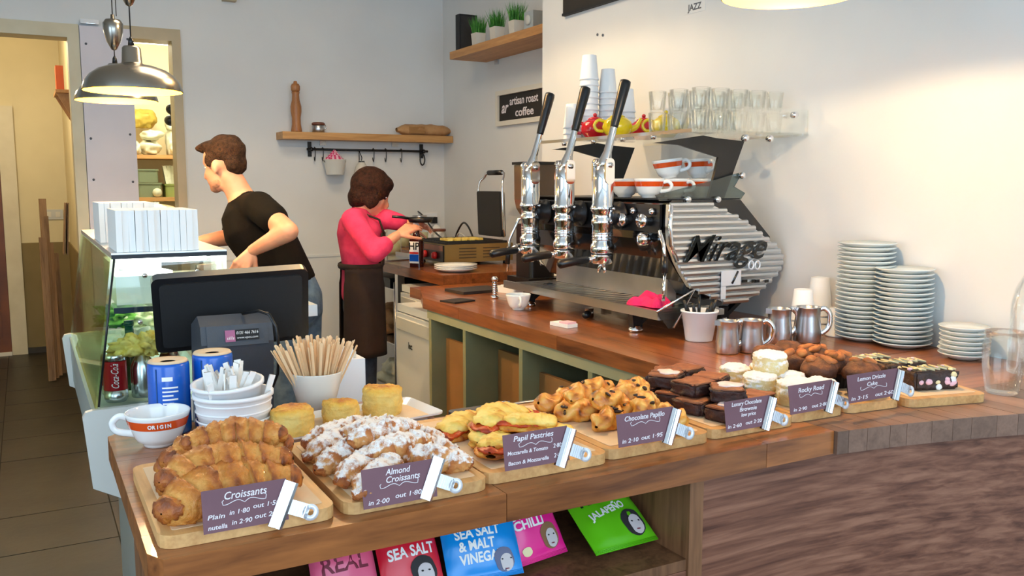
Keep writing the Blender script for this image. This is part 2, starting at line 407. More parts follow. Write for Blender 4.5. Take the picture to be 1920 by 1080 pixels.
mat('bag_white', srgb(226, 226, 204), srgb(206, 206, 180), scale=10, rough=.5, bump=.3, bscale=20)
mat('bag_mustard', srgb(196, 170, 74), srgb(180, 152, 60), scale=6, rough=.6)
mat('enamel_lid', srgb(120, 70, 52), rough=.4)
mat('case_grey', srgb(170, 184, 182), rough=.35)
mat('case_steel', (.6, .64, .64), rough=.35, metal=.8)
mat('lamp_yellow', srgb(250, 196, 70), rough=.5)
mat('frame_white', srgb(226, 220, 206), rough=.5)
mat('socket_grey', srgb(196, 196, 190), rough=.4)
mat('crema', srgb(214, 170, 90), rough=.4)
mat('hopper_plastic', srgb(120, 96, 76), rough=.15, trans=.4)
mat('orange_sign', srgb(214, 96, 34), rough=.5)
mat('sock_green', srgb(206, 216, 190), rough=.4)
tonemat('croissant_crust', [(.0, srgb(232, 168, 84)), (.4, srgb(206, 126, 44)), (.7, srgb(168, 86, 25)), (1, srgb(106, 48, 14))], rough=.4, namp=.75, nscale=75, bump=.9, bscale=170, coat=.15)
tonemat('sugared_crust', [(.0, srgb(226, 168, 100)), (.5, srgb(192, 116, 56)), (1, srgb(134, 66, 28))], rough=.6, dust=srgb(250, 244, 240), dust_lo=.42, bump=.9, bscale=150)
tonemat('scone_crust', [(.0, srgb(236, 206, 120)), (.5, srgb(236, 184, 72)), (.8, srgb(206, 122, 34)), (1, srgb(150, 70, 18))], rough=.5, namp=.6, nscale=80, bump=.9, bscale=160)
tonemat('sugared_scone', [(.0, srgb(236, 216, 160)), (.6, srgb(226, 192, 122)), (1, srgb(190, 130, 70))], rough=.7, dust=srgb(252, 246, 242), dust_lo=.12, bump=.8, bscale=150)
tonemat('cheese_pastry', [(.0, srgb(248, 222, 130)), (.4, srgb(240, 196, 86)), (.7, srgb(210, 130, 40)), (1, srgb(150, 74, 22))], rough=.5, namp=.7, nscale=30)
tonemat('tomato_filling', [(.0, srgb(226, 110, 40)), (.5, srgb(206, 74, 26)), (1, srgb(130, 34, 16))], rough=.35, namp=.6)
tonemat('twist_pastry', [(.0, srgb(240, 190, 100)), (.45, srgb(226, 150, 54)), (.75, srgb(188, 104, 28)), (1, srgb(70, 36, 16))], rough=.4, namp=.7, nscale=30, coat=.15)
tonemat('brownie_cake', [(.0, srgb(92, 52, 40)), (.5, srgb(62, 32, 26)), (1, srgb(34, 18, 16))], rough=.55, namp=.8, nscale=60, bump=.8)
tonemat('brownie_top', [(.0, srgb(172, 112, 74)), (.5, srgb(142, 84, 52)), (1, srgb(104, 58, 36))], rough=.6, namp=.5, nscale=20)
tonemat('icing_sugar', [(.0, srgb(250, 236, 232)), (1, srgb(206, 170, 160))], rough=.8, namp=.8)
tonemat('muffin_top', [(.0, srgb(140, 84, 46)), (.5, srgb(90, 52, 32)), (1, srgb(46, 26, 20))], rough=.6, namp=.8, nscale=50, bump=.9)
mat('muffin_case', srgb(40, 26, 22), srgb(30, 20, 18), scale=20, rough=.8)
tonemat('nut_topping', [(.0, srgb(214, 160, 90)), (.5, srgb(176, 104, 50)), (1, srgb(120, 60, 30))], rough=.6, namp=.7)
tonemat('rocky_choc', [(.0, srgb(84, 56, 44)), (.5, srgb(56, 36, 30)), (1, srgb(34, 22, 20))], rough=.4, namp=.7, nscale=60, bump=.9)
mat('marshmallow_pink', srgb(240, 190, 200), rough=.7)
mat('white_choc', srgb(238, 220, 170), rough=.5)
mat('crisps_rose', srgb(232, 96, 132), rough=.3); mat('crisps_red', srgb(216, 30, 52), rough=.3); mat('crisps_blue', srgb(10, 140, 220), rough=.25)
mat('crisps_pink', srgb(238, 36, 140), rough=.25); mat('crisps_green', srgb(96, 186, 24), rough=.25)
mat('photo_skin', srgb(206, 196, 196), rough=.6); mat('photo_hair', srgb(40, 36, 38), rough=.7); mat('photo_hair_brown', srgb(140, 100, 66), rough=.7); mat('photo_cap', srgb(104, 108, 136), rough=.7)
mat('ink_darkred', srgb(120, 26, 50), rough=.6); mat('ink_darkgreen', srgb(20, 50, 14), rough=.6); mat('ink_darkblue', srgb(10, 70, 130), rough=.6); mat('ink_darkpink', srgb(170, 20, 96), rough=.6)
mat('sticker_pink', srgb(176, 96, 132), rough=.5)
glassmat('clear_glass', (.99, 1, .995), .99, .45)
glassmat('green_pane', (.80, .90, .66), .90, .55)
glassmat('case_pane', (.93, .98, .96), .97, .35)
glassmat('smoke_pane', (.45, .52, .52), .96, .6)
glassmat('window_pane', (.97, .98, .98), .98, .5)
emit('tube_light', (.97, 1, .92), 7.0)
emit('warm_bulb', (1, .80, .45), 20.0)
# ================================================================== the setting
YB, XN, XF, YE, HC = 5.7, 2.3, 2.6, 3.854, 2.95
SB = YB/5.3
def bz(z): return EYE.z+(z-EYE.z)*SB
def sbox(name, m, *boxes):
    mb = MB()
    for b in boxes: mb.box(*b)
    return struct(mb.build(name, m))
fl = sbox('floor', 'grout', (-2.3, 2.8, -2.6, 8.6, -.12, -.004))
tile_me = MB().box(-.2225, .2225, -.2225, .2225, -.011, 0, bev=.002).mesh('floor_tile', 'slate_tile')
for i in range(7):
    for j in range(22):
        x = -1.31 + .45*i; y = -.9 + .45*j
        if x > .4 and (y > 5.3 or y < 1.7): continue
        t = bpy.data.objects.new('floor_tile', tile_me); COL.objects.link(t); t.parent = fl
        t.location = (x, y, random.uniform(-.0012, .0012)); t.rotation_euler = (random.uniform(-.002, .002), random.uniform(-.002, .002), random.choice((0, PI/2, PI)))
sbox('ceiling', 'ceiling_white', (-2.3, 2.8, -2.6, YB+.12, HC, HC+.1))
sbox('wall_back', 'wall_white', (-2.2, -1.05, YB, YB+.12, 0, HC), (-1.05, .27*SB, YB, YB+.12, bz(2.235), HC), (.27*SB, .50*SB, YB, YB+.12, 0, HC),
     (.50*SB, .785*SB, YB, YB+.12, bz(2.25), HC), (.785*SB, XF+.15, YB, YB+.12, 0, HC))
sbox('wall_right', 'wall_white', (XN, XF+.15, -2.6, YE, 0, HC), (XF, XF+.15, YE, YB, 0, HC))
# shop front behind the viewer and side wall, each with a big window
sbox('wall_front', 'wall_white', (-2.2, XN, -2.6, -2.45, 0, .55), (-2.2, XN, -2.6, -2.45, 2.85, HC), (-2.2, -1.85, -2.6, -2.45, .55, 2.85), (2.05, XN, -2.6, -2.45, .55, 2.85))
sbox('wall_left', 'wall_white', (-2.3, -2.2, -2.6, YB+.12, 0, .85), (-2.3, -2.2, -2.6, YB+.12, 2.7, HC), (-2.3, -2.2, -2.6, -.75, .85, 2.7), (-2.3, -2.2, 1.95, YB+.12, .85, 2.7))
def window(n, x0, x1, y0, y1, z0, z1):
    al = 'x' if x1-x0 > y1-y0 else 'y'; mb = MB(); t = .06
    if al == 'x':
        mb.box(x0, x1, y0, y1, z0, z0+t); mb.box(x0, x1, y0, y1, z1-t, z1)
        for x in (x0, (x0+x1)/2-t/2, x1-t): mb.box(x, x+t, y0, y1, z0+t, z1-t)
    else:
        mb.box(x0, x1, y0, y1, z0, z0+t); mb.box(x0, x1, y0, y1, z1-t, z1)
        for y in (y0, (y0+y1)/2-t/2, y1-t): mb.box(x0, x1, y, y+t, z0+t, z1-t)
    o = struct(mb.build('window_%d' % n, 'frame_white'))
    for k in (0, 1):
        p = MB()
        if al == 'x': m = (x0+x1)/2; a, b = ((x0+t, m-t/2), (m+t/2, x1-t))[k]; p.box(a, b, (y0+y1)/2-.003, (y0+y1)/2+.003, z0+t, z1-t)
        else: m = (y0+y1)/2; a, b = ((y0+t, m-t/2), (m+t/2, y1-t))[k]; p.box((x0+x1)/2-.003, (x0+x1)/2+.003, a, b, z0+t, z1-t)
        p.build('pane', 'window_pane', o)
window(1, -1.85, 2.05, -2.58, -2.52, .55, 2.85)
window(2, -2.29, -2.23, -.75, 1.95, .85, 2.7)
# door frames in the back wall
sbox('trim_1', 'trim_cream', (.247*SB, .303*SB, YB-.025, YB+.14, 0, bz(2.275)), (-1.05, .247*SB, YB-.025, YB+.14, bz(2.205), bz(2.275)), (-1.12, -1.05, YB-.025, YB+.14, 0, bz(2.275)))
sbox('trim_2', 'trim_tan', (.765*SB, .812*SB, YB-.02, YB+.14, 0, bz(2.29)), (.50*SB, .765*SB, YB-.02, YB+.14, bz(2.225), bz(2.29)), (.485*SB, .50*SB, YB-.005, YB+.14, 0, bz(2.29)))
mb = MB().box(.306*SB, .557*SB, YB-.032, YB-.006, 0, bz(2.27), bev=.002); pn = mb.build('wall_panel', 'panel_lilac', loc=(.43*SB, YB-.02, 0))
tag(pn, 'pale lilac fixed panel with screw heads between the two doorways', 'panel')
for z in (2.19, 1.93, 1.71, 1.48, 1.22):
    for x in (.335, .53):
        MB().lathe([(.007, 0), (.007, .002), (.004, .004), (0, .004)], 10, TR(x*SB+random.uniform(-.01, .01), YB-.032, bz(z)+random.uniform(-.03, .03)) @ ROT(PI/2, 4, 'X')).build('screw_head', 'ink_grey', pn)
br = MB().box(.335, .43, YB-.06, YB-.001, bz(2.278), bz(2.30), bev=.004).box(.365, .41, YB-.064, YB-.06, bz(2.28), bz(2.297))
tag(br.build('wall_bracket', 'chrome', loc=(.38, YB, bz(2.28))), 'small bright metal catch fixed above the lilac panel', 'bracket')
# corridor beyond the wide doorway
YC = 8.5
sbox('wall_corridor', 'cream_wall', (-1.5, .9, YC, YC+.1, 0, 2.7), (.325, .40, YB+.141, YC, 0, 2.7), (-1.5, -1.4, YB+.12, YC, 0, 2.7))
sbox('ceiling_corridor', 'ceiling_white', (-1.5, .40, YB+.12, YC+.1, 2.7, 2.78))
sbox('trim_3', 'olive_dado', (-.04, .325, YC-.008, YC, .05, .945), (.317, .325, YB+.16, YC-.009, .05, .945))
sbox('baseboard_corridor', 'skirting', (-.04, .325, YC-.02, YC-.0085, 0, .05))
sbox('trim_4', 'trim_cream', (-.158, -.042, YC-.04, YC, 0, 2.08), (-1.1, -.158, YC-.04, YC, 1.98, 2.08))
d = sbox('door_1', 'door_brown', (-1.0, -.16, YC-.03, YC-.005, .03, 1.975))
MB().box(-.95, -.22, YC-.036, YC-.03, .15, .85, bev=.003).build('door_panel', 'door_brown', d)
MB().box(-.95, -.22, YC-.036, YC-.03, 1.0, 1.85, bev=.003).build('door_panel', 'door_brown', d)
sbox('baseboard_door', 'frame_white', (-1.0, -.16, YC-.05, YC-.031, 0, .03))
p = ony(100, 402, YC)
sw = thing('light_switch', 'double light switch plate on the cream corridor wall', 'switch', (p.x, YC, p.z))
MB().box(p.x-.075, p.x+.075, YC-.012, YC-.0005, p.z-.042, p.z+.042, bev=.003).build('plate', 'socket_grey', sw)
for s in (-.035, .035): MB().box(p.x+s-.018, p.x+s+.018, YC-.017, YC-.012, p.z-.022, p.z+.022, bev=.002).build('rocker', 'off_white', sw)
# bracket shelf with an orange box on the corridor's side wall
a = ony(122, 205, 6.6)
sh = thing('bracket_shelf', 'small wedge-shaped timber bracket shelf on the corridor side wall', 'shelf', (.325, 6.6, 1.95))
MB().box(.215, .325, 6.4, 6.8, 2.02, 2.04, bev=.002).build('board', 'shelf_oak_y', sh)
for y in (6.45, 6.73): MB().prism([(.22, 2.02), (.325, 2.02), (.325, 1.83)], y, y+.02, axis='y').build('bracket', 'shelf_oak_y', sh)
tag(MB().box(.225, .27, 6.5, 6.64, 2.041, 2.20, bev=.004).build('orange_box', 'orange_sign', loc=(.25, 6.57, 2.041)), 'orange box on the bracket shelf in the corridor', 'box')
point_light('corridor_lamp_light', (-.35, 6.9, 2.45), 24, (1, .84, .58), .12)
lt = thing('corridor_lamp', 'round glass ceiling lamp of the corridor', 'lamp', (-.35, 6.9, 2.7))
MB().lathe([(.12, 2.70), (.12, 2.68), (.10, 2.665), (0, 2.665)], 20, TR(-.35, 6.9, 0)).build('base', 'frame_white', lt)
# bundle of planks leaning in the corridor corner, and a folded cardboard
PL = [((100, 692), 0.118, .245, 1.05), ((112, 697), .14, .26, 1.2), ((122, 702), .165, .27, 1.0), ((132, 705), .20, .275, .92), ((106, 686), .135, .285, 1.32)]
for i, (px, bx, tx, h) in enumerate(PL):
    yb = 7.15 + .085*i; b = Vector((bx-.01, yb, 0)); t = Vector((tx-.005, yb+.06, h))
    d = (t-b); L = d.length; u = d.normalized(); wv = Vector((1, .25, 0)); Mx = frame(b, wv, u)
    o = MB().box(-.024, .024, .012, L, -.009, .009, M=Mx, bev=.002).build('leaning_plank', 'plank_wood', loc=b)
    tag(o, 'rough timber plank leaning in the corridor beside the doorway', 'plank', 'planks leaning in the corridor')
o = MB().box(-.12, .12, .0, .36, -.004, .004, M=frame(Vector((.245, 6.95, .95)), (0, 1, 0), Vector((.06, 0, 1))), bev=.001)
o.box(-.12, .12, .0, .36, -.004, .004, M=frame(Vector((.225, 6.95, .95)), (0, 1, 0), Vector((.08, 0, 1))), bev=.001)
oo = o.build('coat_board', 'plank_wood', loc=(.245, 6.95, .95)); tag(oo, 'brown folded board hung on the corridor wall above the planks', 'board')
# ------------------------------------------------------------------ store room beyond the narrow doorway
sbox('wall_store', 'cream_wall', (.41, 1.7, 7.6, 7.7, 0, 2.6), (1.6, 1.7, YB+.12, 7.6, 0, 2.6), (.401, .41, YB+.141, 7.6, 0, 2.6))
sbox('ceiling_store', 'ceiling_white', (.40, 1.7, YB+.12, 7.7, 2.6, 2.68))
point_light('store_tube_light', (.95, 6.7, 2.33), 15, (1, .96, .76), .15)
tb = thing('tube_light', 'bright fluorescent tube light on the store room ceiling', 'lamp', (.95, 6.75, 2.6))
MB().box(.45, 1.45, 6.70, 6.80, 2.53, 2.60, bev=.006).build('housing', 'frame_white', tb)
MB().box(.47, 1.43, 6.69, 6.81, 2.42, 2.528, bev=.02).build('diffuser', 'tube_light', tb)
def store_shelf(z, y0, label):
    s = thing('store_shelf', label, 'shelf', (1.0, 7.6, z))
    MB().box(.45, 1.55, y0, 7.595, z-.03, z, bev=.003).build('board', 'shelf_oak', s)
    for x in (.6, 1.4): MB().box(x-.01, x+.01, y0+.05, 7.59, z-.06, z-.031).build('bracket', 'steel', s)
ZS1, ZS2 = 1.66, 1.34
store_shelf(ZS1, 7.2, 'upper timber shelf of the store room loaded with bags')
store_shelf(ZS2, 7.15, 'lower timber shelf of the store room loaded with trays')
def sack(name, label, x, y, z, r, m, seed, cat='bag', group=None):
    mb = MB().ball((0, 0, r[2]*.9), r, 28, 18, amp=.42, freq=26, seed=seed, flat=-r[2]*.9)
    return tag(mb.build(name, m, world=False, loc=(x, y, z)), label, cat, group)
def sp(px): return ony(px, 250, 7.35).x
sack('food_sack', 'mustard yellow sack piled on the store room shelf', sp(268), 7.44, ZS1+.21, (.11, .10, .075), 'bag_mustard', 3)
for k, (px, z, r) in enumerate([(279, 0, (.078, .1, .058)), (283, .112, (.078, .09, .040)), (253, 0, (.035, .09, .055)), (319, 0, (.036, .09, .10)), (319, .19, (.035, .08, .045))]):
    sack('white_sack', 'pale plastic bag in the heap on the store room shelf', sp(px), 7.33, ZS1+z, r, 'bag_white', 10+k, 'bag', 'pale bags on the store shelf')
def tub(name, label, px, z, wd, h, m, group=None):
    x = ony(px, 330, 7.3).x; t = thing(name, label, 'tub', (x, 7.3, z), 0, group)
    MB().prism(rrect(-wd/2, wd/2, -.1, .1, .02), 0, h-.012, bev=.004).build('body', m, t, False)
    MB().prism(rrect(-wd/2-.006, wd/2+.006, -.106, .106, .022), h-.012, h, bev=.003).build('lid', m, t, False)
    return t
tub('storage_tub', 'grey green lidded tub stacked upper on the store room shelf', 274, ZS2+.112, .15, .10, 'kitchen_green')
tub('storage_tub', 'dark green lidded tub under another tub on the store shelf', 277, ZS2, .17, .11, 'kitchen_green')
tub('storage_tub', 'lime green tub filled with upright packets on the store shelf', 319, ZS2, .10, .10, 'kitchen_lime')
for k in range(4):
    x = ony(312+k*4, 320, 7.3).x
    o = MB().box(-.012, .012, -.03, .03, 0, .14, bev=.003).build('upright_packet', 'bag_white', world=False, loc=(x, 7.28+.02*k, ZS2+.101), rot=(0, (k-1.5)*.1, 0))
    tag(o, 'slim pale packet standing on the lime green tub', 'packet', 'packets in the lime tub')
tag(MB().ball((0, 0, .035), (.035, .035, .035), 14, 8).build('white_bulb', 'bag_white', world=False, loc=(ony(300, 330, 7.0).x, 7.19, ZS2)), 'small round pale ball beside the tubs on the store shelf', 'ball')
# steel urn on a stand
ux = ony(290, 380, 6.3).x
sb = thing('store_bench', 'low store room bench carrying the steel urn', 'bench', (ux, 6.3, 0))
MB().box(ux-.2, ux+.35, 6.05, 6.6, .88, .92, bev=.004).build('top', 'steel', sb)
for x in (ux-.18, ux+.31):
    for y in (6.08, 6.56): MB().box(x, x+.03, y, y+.03, 0, .88).build('leg', 'steel', sb)
ur = thing('steel_urn', 'shiny steel urn with a wide lid in the store room', 'urn', (ux, 6.3, .92))
MB().lathe([(.10, 0), (.105, .02), (.105, .30), (.10, .32)], 28).build('body', 'steel', ur, False)
MB().lathe([(.13, .32), (.135, .33), (.135, .36), (.12, .375), (.03, .39), (.03, .40), (0, .40)], 28).build('lid', 'chrome', ur, False)
for s in (-1, 1): MB().tube([(s*.105, 0, .22), (s*.14, 0, .23), (s*.145, 0, .18), (s*.105, 0, .16)], .007).build('handle', 'black_plastic', ur, False)
for k, (px, py) in enumerate([(323, 205), (320, 226)]):
    p = ony(px, py, 6.0+.1*k)
    o = thing('hanging_ladle', 'dark ladle hanging inside the store room door', 'ladle', (p.x, 6.0+.1*k, p.z), 0, 'ladles hanging in the store room')
    MB().ball((0, 0, 0), (.04, .03, .035), 14, 8).build('bowl', 'black_plastic', o, False)
    MB().tube([(0, 0, .03), (.015, 0, .08), (.01, 0, .16)], .006).build('handle', 'black_plastic', o, False)
lr = thing('ladle_rail', 'short rail holding ladles inside the store room', 'rail', (p.x, 6.05, p.z+.2))
MB().tube([(p.x-.02, 6.05, p.z+.205), (1.6, 6.05, p.z+.205)], .006).build('bar', 'black_plastic', lr)
# ------------------------------------------------------------------ small things on the walls
p = ony(428, 0, YB)
tag(MB().box(p.x-.04, p.x+.04, YB-.05, YB-.0005, p.z-.012, p.z+.10, bev=.005).build('alarm_box', 'trim_tan', loc=(p.x, YB, p.z)), 'small beige box fixed high on the back wall', 'box')
# wall clip rail trim at plaster joint
sbox('trim_5', 'wall_white', (.83, XF, YB-.006, YB, .96, .975))
# ================================================================== counters
ZC, TH = .97, .045
def yfront(x): return 1.14 - (.25*(x-1.22)**1.6 if x > 1.22 else 0)
fc = thing('display_worktop', 'solid oiled wood worktop of the front counter carrying the pastry boards', 'worktop', (1.2, 1.4, ZC-TH))
g = .0006
def stave(par, poly, m, z1=ZC, th=TH):
    MB().prism(poly, z1-th, z1-random.uniform(0, .0003), bev=.0012).build('stave', m, par)
rows = [1.235, 1.33, 1.425, 1.52, 1.60]
def cuts(a, b, lo=.42, hi=.75):
    xs = [a]
    while b - xs[-1] > hi*1.25: xs.append(xs[-1] + random.uniform(lo, hi))
    return xs + [b]
# front nosing: long straight lengths, then short blocks round the bend
for a, b in ((.112, .62), (.62, 1.16), (1.16, 1.335)):
    pl = [(a+g, 1.14), (b-g, 1.14), (b-g, 1.235-g), (a+g, 1.235-g)]
    if a < .2: pl = [(.128, 1.14), (b-g, 1.14), (b-g, 1.235-g), (a, 1.235-g), (a, 1.17)]
    stave(fc, pl, 'counter_wood')
x = 1.335; k = 0
while x < XN - .05:
    w_ = (.028, .045, .055, .04, .06, .05, .045, .06, .05)[k % 9] + (.0 if k < 9 else .03); k += 1; b = min(x+w_, XN-.004)
    if XN - b < .05: b = XN-.004
    stave(fc, [(x+g, yfront(x)), (b-g, yfront(b)), (b-g, 1.235-g), (x+g, 1.235-g)], 'edge_block'); x = b
for i in range(len(rows)-1):
    xs = cuts(.112, XN-.004)
    for a, b in zip(xs[:-1], xs[1:]): stave(fc, [(a+g, rows[i]), (b-g, rows[i]), (b-g, rows[i+1]-g), (a+g, rows[i+1]-g)], 'counter_wood')
for y0, y1 in ((1.60, 1.70), (1.70, 1.80)):
    for a, b in ((.112, .44), (.44, .705)):
        pl = [(a+g, y0), (b-g, y0), (b-g, y1-g), (a+g, y1-g)]
        if a < .2 and y1 > 1.75: pl = [(a, y0), (b-g, y0), (b-g, y1), (a+.03, y1), (a, y1-.03)]
        stave(fc, pl, 'counter_wood')
# carcass of the front counter
ca = thing('counter_carcass', 'brown wood counter body with an open crisp shelf and a walnut front panel', 'counter', (1.1, 1.4, 0))
ZSH = .775
def cp_(name, m, *b): return MB().box(*b, bev=.0015).build(name, m, ca)
cp_('side_panel', 'carcass_wood', .132, .152, 1.165, 1.58, 0, ZC-TH-.0005)
cp_('shelf', 'carcass_wood', .153, .998, 1.165, 1.499, ZSH-.02, ZSH)
cp_('back_panel', 'carcass_wood', .153, .998, 1.5, 1.515, 0, ZC-TH-.0005)
cp_('kick_panel', 'walnut', .153, .998, 1.165, 1.185, 0, ZSH-.021)
cp_('partition', 'carcass_wood', .999, 1.03, 1.16, 1.515, 0, ZC-TH-.0005)
cp_('staff_panel', 'green_paint', .153, 1.428, 1.56, 1.575, 0, ZC-TH-.0005)
mb = MB(); n = 40
def fp(u, v): x = 1.031 + (XN-.004-1.031)*u; return (x, yfront(x)+.022, (ZC-TH-.0005)*v)
def bp_(u, v): x = 1.031 + (XN-.004-1.031)*(1-u); return (x, yfront(x)+.045, (ZC-TH-.0005)*v)
mb.quadgrid(fp, n, 1).quadgrid(bp_, n, 1)
mb.add([fp(0, 0), fp(0, 1), bp_(1, 1), bp_(1, 0)], [[0, 1, 2, 3]], False); mb.add([fp(1, 0), fp(1, 1), bp_(0, 1), bp_(0, 0)], [[3, 2, 1, 0]], False)
mb.build('front_panel', 'walnut', ca)
# back counter under the coffee machine
bc = thing('machine_worktop', 'reddish oiled wood worktop carrying the coffee machine', 'worktop', (1.87, 2.66, ZC-TH))
nx = 9; wx = (XN-.004-1.43)/nx
for i in range(nx):
    a = 1.43+i*wx; b = a+wx; ys = cuts(1.602, 3.735, .5, .9)
    for k, (y0, y1) in enumerate(zip(ys[:-1], ys[1:])):
        pl = [(a+g, y0+g), (b-g, y0+g), (b-g, y1-g), (a+g, y1-g)]
        if i == 0 and k == len(ys)-2: pl = [(a, y0+g), (b-g, y0+g), (b-g, 3.61), (a, 3.36)]
        stave(bc, pl, 'counter_wood_y')
cb = thing('back_cabinet', 'green painted cabinet frame with brown recessed boards under the machine worktop', 'cabinet', (1.7, 2.5, 0))
MB().box(1.445, 1.47, 1.58, 3.35, .885, ZC-TH-.0005, bev=.002).build('top_rail', 'green_rail', cb)
UP = [3.33, 3.005, 2.565, 2.145, 1.72]
for i, y in enumerate(UP):
    MB().box(1.446, 2.25, y-.018, y+.006, 0, .884, bev=.0015).build('partition', 'green_paint', cb)
for a, b, xb in zip(UP[1:], UP[:-1], (1.512, 1.586, 1.512, 1.53)):
    MB().box(xb, xb+.015, a+.008, b-.02, 0, .80, bev=.001).build('recessed_board', 'cardboard', cb)
MB().box(2.251, 2.27, 1.58, 3.34, 0, .92).build('back_board', 'green_paint', cb)
# far counter, one step higher
ZF = 1.015
fw = thing('grill_worktop', 'raised wood worktop by the back wall carrying the grill', 'worktop', (2.05, 4.5, ZF-.05))
nx = 6; wx = (XF-.004-1.70)/nx
for i in range(nx):
    a = 1.70+i*wx; b = a+wx; ys = cuts(3.745, YB-.01 if i > 2 else 5.06, .5, .8)
    for y0, y1 in zip(ys[:-1], ys[1:]):
        if i == nx-1 and y0 < YE < y1: pass
        bb = b
        if b > XN and y0 < YE: y0 = YE+.003
        stave(fw, [(a+g, y0+g), (bb-g, y0+g), (bb-g, y1-g), (a+g, y1-g)], 'counter_wood_y', ZF, .05)
for x, y in ((1.78, 4.5), (1.745, 5.0), (2.5, 5.5), (2.25, 3.80)): MB().box(x-.02, x+.02, y-.02, y+.02, 0, ZF-.051).build('leg', 'steel', fw)
# ================================================================== pendant lamps
def pendant(x, y, zr, label, power, ztop=HC, with_weight=.36, side=(.02, .06)):
    t = thing('pendant_lamp', label, 'lamp', (x, y, zr), 0, 'rise and fall pendant lamps')
    pr = [(.155, 0), (.1535, .010), (.146, .030), (.130, .051), (.106, .068), (.074, .080), (.036, .087), (.032, .092), (.029, .138), (.024, .144), (0, .144)]
    out = MB().lathe(pr, 40, cap=False); inn = [(max(r-.0025, 0), z-.0012) for r, z in pr[:6]] + [(0, .094)]
    out.build('shade', 'lamp_nickel', t, False)
    i2 = MB(); i2.lathe(inn, 40, cap=False); i2.f = [f[::-1] for f in i2.f]; i2.build('shade_lining', 'lamp_yellow', t, False)
    MB().lathe([(0, .050), (.014, .053), (.019, .062), (.014, .074), (.012, .082)], 16).build('bulb', 'warm_bulb', t, False)
    MB().lathe([(.010, .146), (.008, .165), (.003, .175)], 12).build('cord_grip', 'black_plastic', t, False)
    wz = with_weight
    MB().tube([(0, 0, .17), (0, 0, ztop-zr-.03)], .0022, 6).build('cord', 'black_plastic', t, False)
    if wz:
        MB().lathe([(0, wz-.005), (.010, wz), (.026, wz+.03), (.036, wz+.07), (.038, wz+.10), (.028, wz+.115), (.008, wz+.118), (.007, wz+.135), (0, wz+.135)], 24, TR(.0, 0, 0)).build('counterweight', 'lamp_nickel', t, False)
        MB().tube([(.014, 0, wz+.13), (.012, .0, ztop-zr-.03)], .0018, 6).build('cord', 'black_plastic', t, False)
    MB().lathe([(.05, ztop-zr-.035), (.055, ztop-zr-.02), (.055, ztop-zr), (0, ztop-zr)], 24).build('ceiling_rose', 'lamp_nickel', t, False)
    point_light('pendant_bulb_light', (x, y, zr+.033), power, (1, .74, .40), .012)
L1 = atk(250, 171, 2.9); L2 = atk(219, 189, 3.52); L3 = atk(1481, -8, 2.02)
pendant(L1.x, L1.y, L1.z, 'nickel dome pendant lamp whose shade overlaps the one behind it', 14, with_weight=.275)
pendant(L2.x, L2.y, L2.z, 'nickel dome pendant lamp partly hidden behind another shade', 14, with_weight=.20)
pendant(L3.x, L3.y, L3.z, 'yellow lined pendant lamp hanging above the plate stacks', 12.5, with_weight=.36)

pendant(1.15, 3.3, 2.3, 'added nickel dome pendant lamp above the view over the staff aisle', 21, with_weight=.3)  # extra pendant out of view, added for warm light below its shade

# ================================================================== back wall shelf, rail and what hangs there
a = ony(530, 255, YB-.16); b = ony(862, 262, YB-.16); ZW = ony(700, 251, YB-.16).z
ws = thing('wall_shelf', 'thick oak floating shelf on the back wall above the hook rail', 'shelf', ((a.x+b.x)/2, YB, ZW-.045))
MB().box(a.x, min(b.x, XF-.004), YB-.16, YB-.001, ZW-.045, ZW, bev=.002).build('plank', 'shelf_oak', ws)
for q in (.3, .8): MB().box(a.x+q-.02, a.x+q+.02, YB-.012, YB-.001, ZW-.075, ZW-.0455).build('bracket', 'steel', ws)
pm = ony(556, 240, YB-.09); mill = thing('pepper_mill', 'tall turned wooden pepper mill on the back wall shelf', 'pepper mill', (pm.x, YB-.09, ZW))
MB().lathe([(.032, 0), (.034, .01), (.028, .05), (.027, .09), (.034, .13), (.034, .16), (.024, .20), (.022, .235), (.026, .25), (.022, .252)], 24).build('body', 'mill_wood', mill, False)
MB().lathe([(.022, .252), (.028, .262), (.029, .285), (.022, .30), (.012, .304), (.012, .312), (.009, .318), (0, .319)], 24).build('head', 'mill_wood', mill, False)
pj = ony(597, 240, YB-.09); j = thing('clip_jar', 'small clip-top jar beside the pepper mill on the wall shelf', 'jar', (pj.x, YB-.09, ZW))
MB().lathe([(.034, 0), (.04, .006), (.04, .045), (.035, .05)], 22).build('body', 'steel', j, False)
MB().lathe([(.042, .05), (.042, .06), (.036, .066), (0, .068)], 22).build('lid', 'enamel_lid', j, False)
MB().tube([(.04, 0, .02), (.052, 0, .035), (.044, 0, .055)], .003, 6).build('clasp', 'chrome', j, False)
pb = ony(795, 246, YB-.09); lb = thing('bread_bag', 'brown paper bag of bread lying on the back wall shelf', 'bag', (pb.x, YB-.09, ZW))
def bag(u, v):
    x = (u-.5)*.40; r = .036*min(1, 1.9*math.sin(PI*min(max(u, .02), .98)))**.6 + .004; t = v*2*PI
    n = noise.noise(Vector((x*18, math.cos(t)*1.4, math.sin(t)*1.4)))*.007
    return (x, math.cos(t)*(r*1.5+n), .036+max(math.sin(t)*(r+n), -.0355))
MB().quadgrid(bag, 28, 16).build('bag_body', 'bread_bag', lb, False)
MB().box(-.13, -.02, -.060, -.052, .012, .055, bev=.002).build('paper_fold', 'cardboard', lb, False)
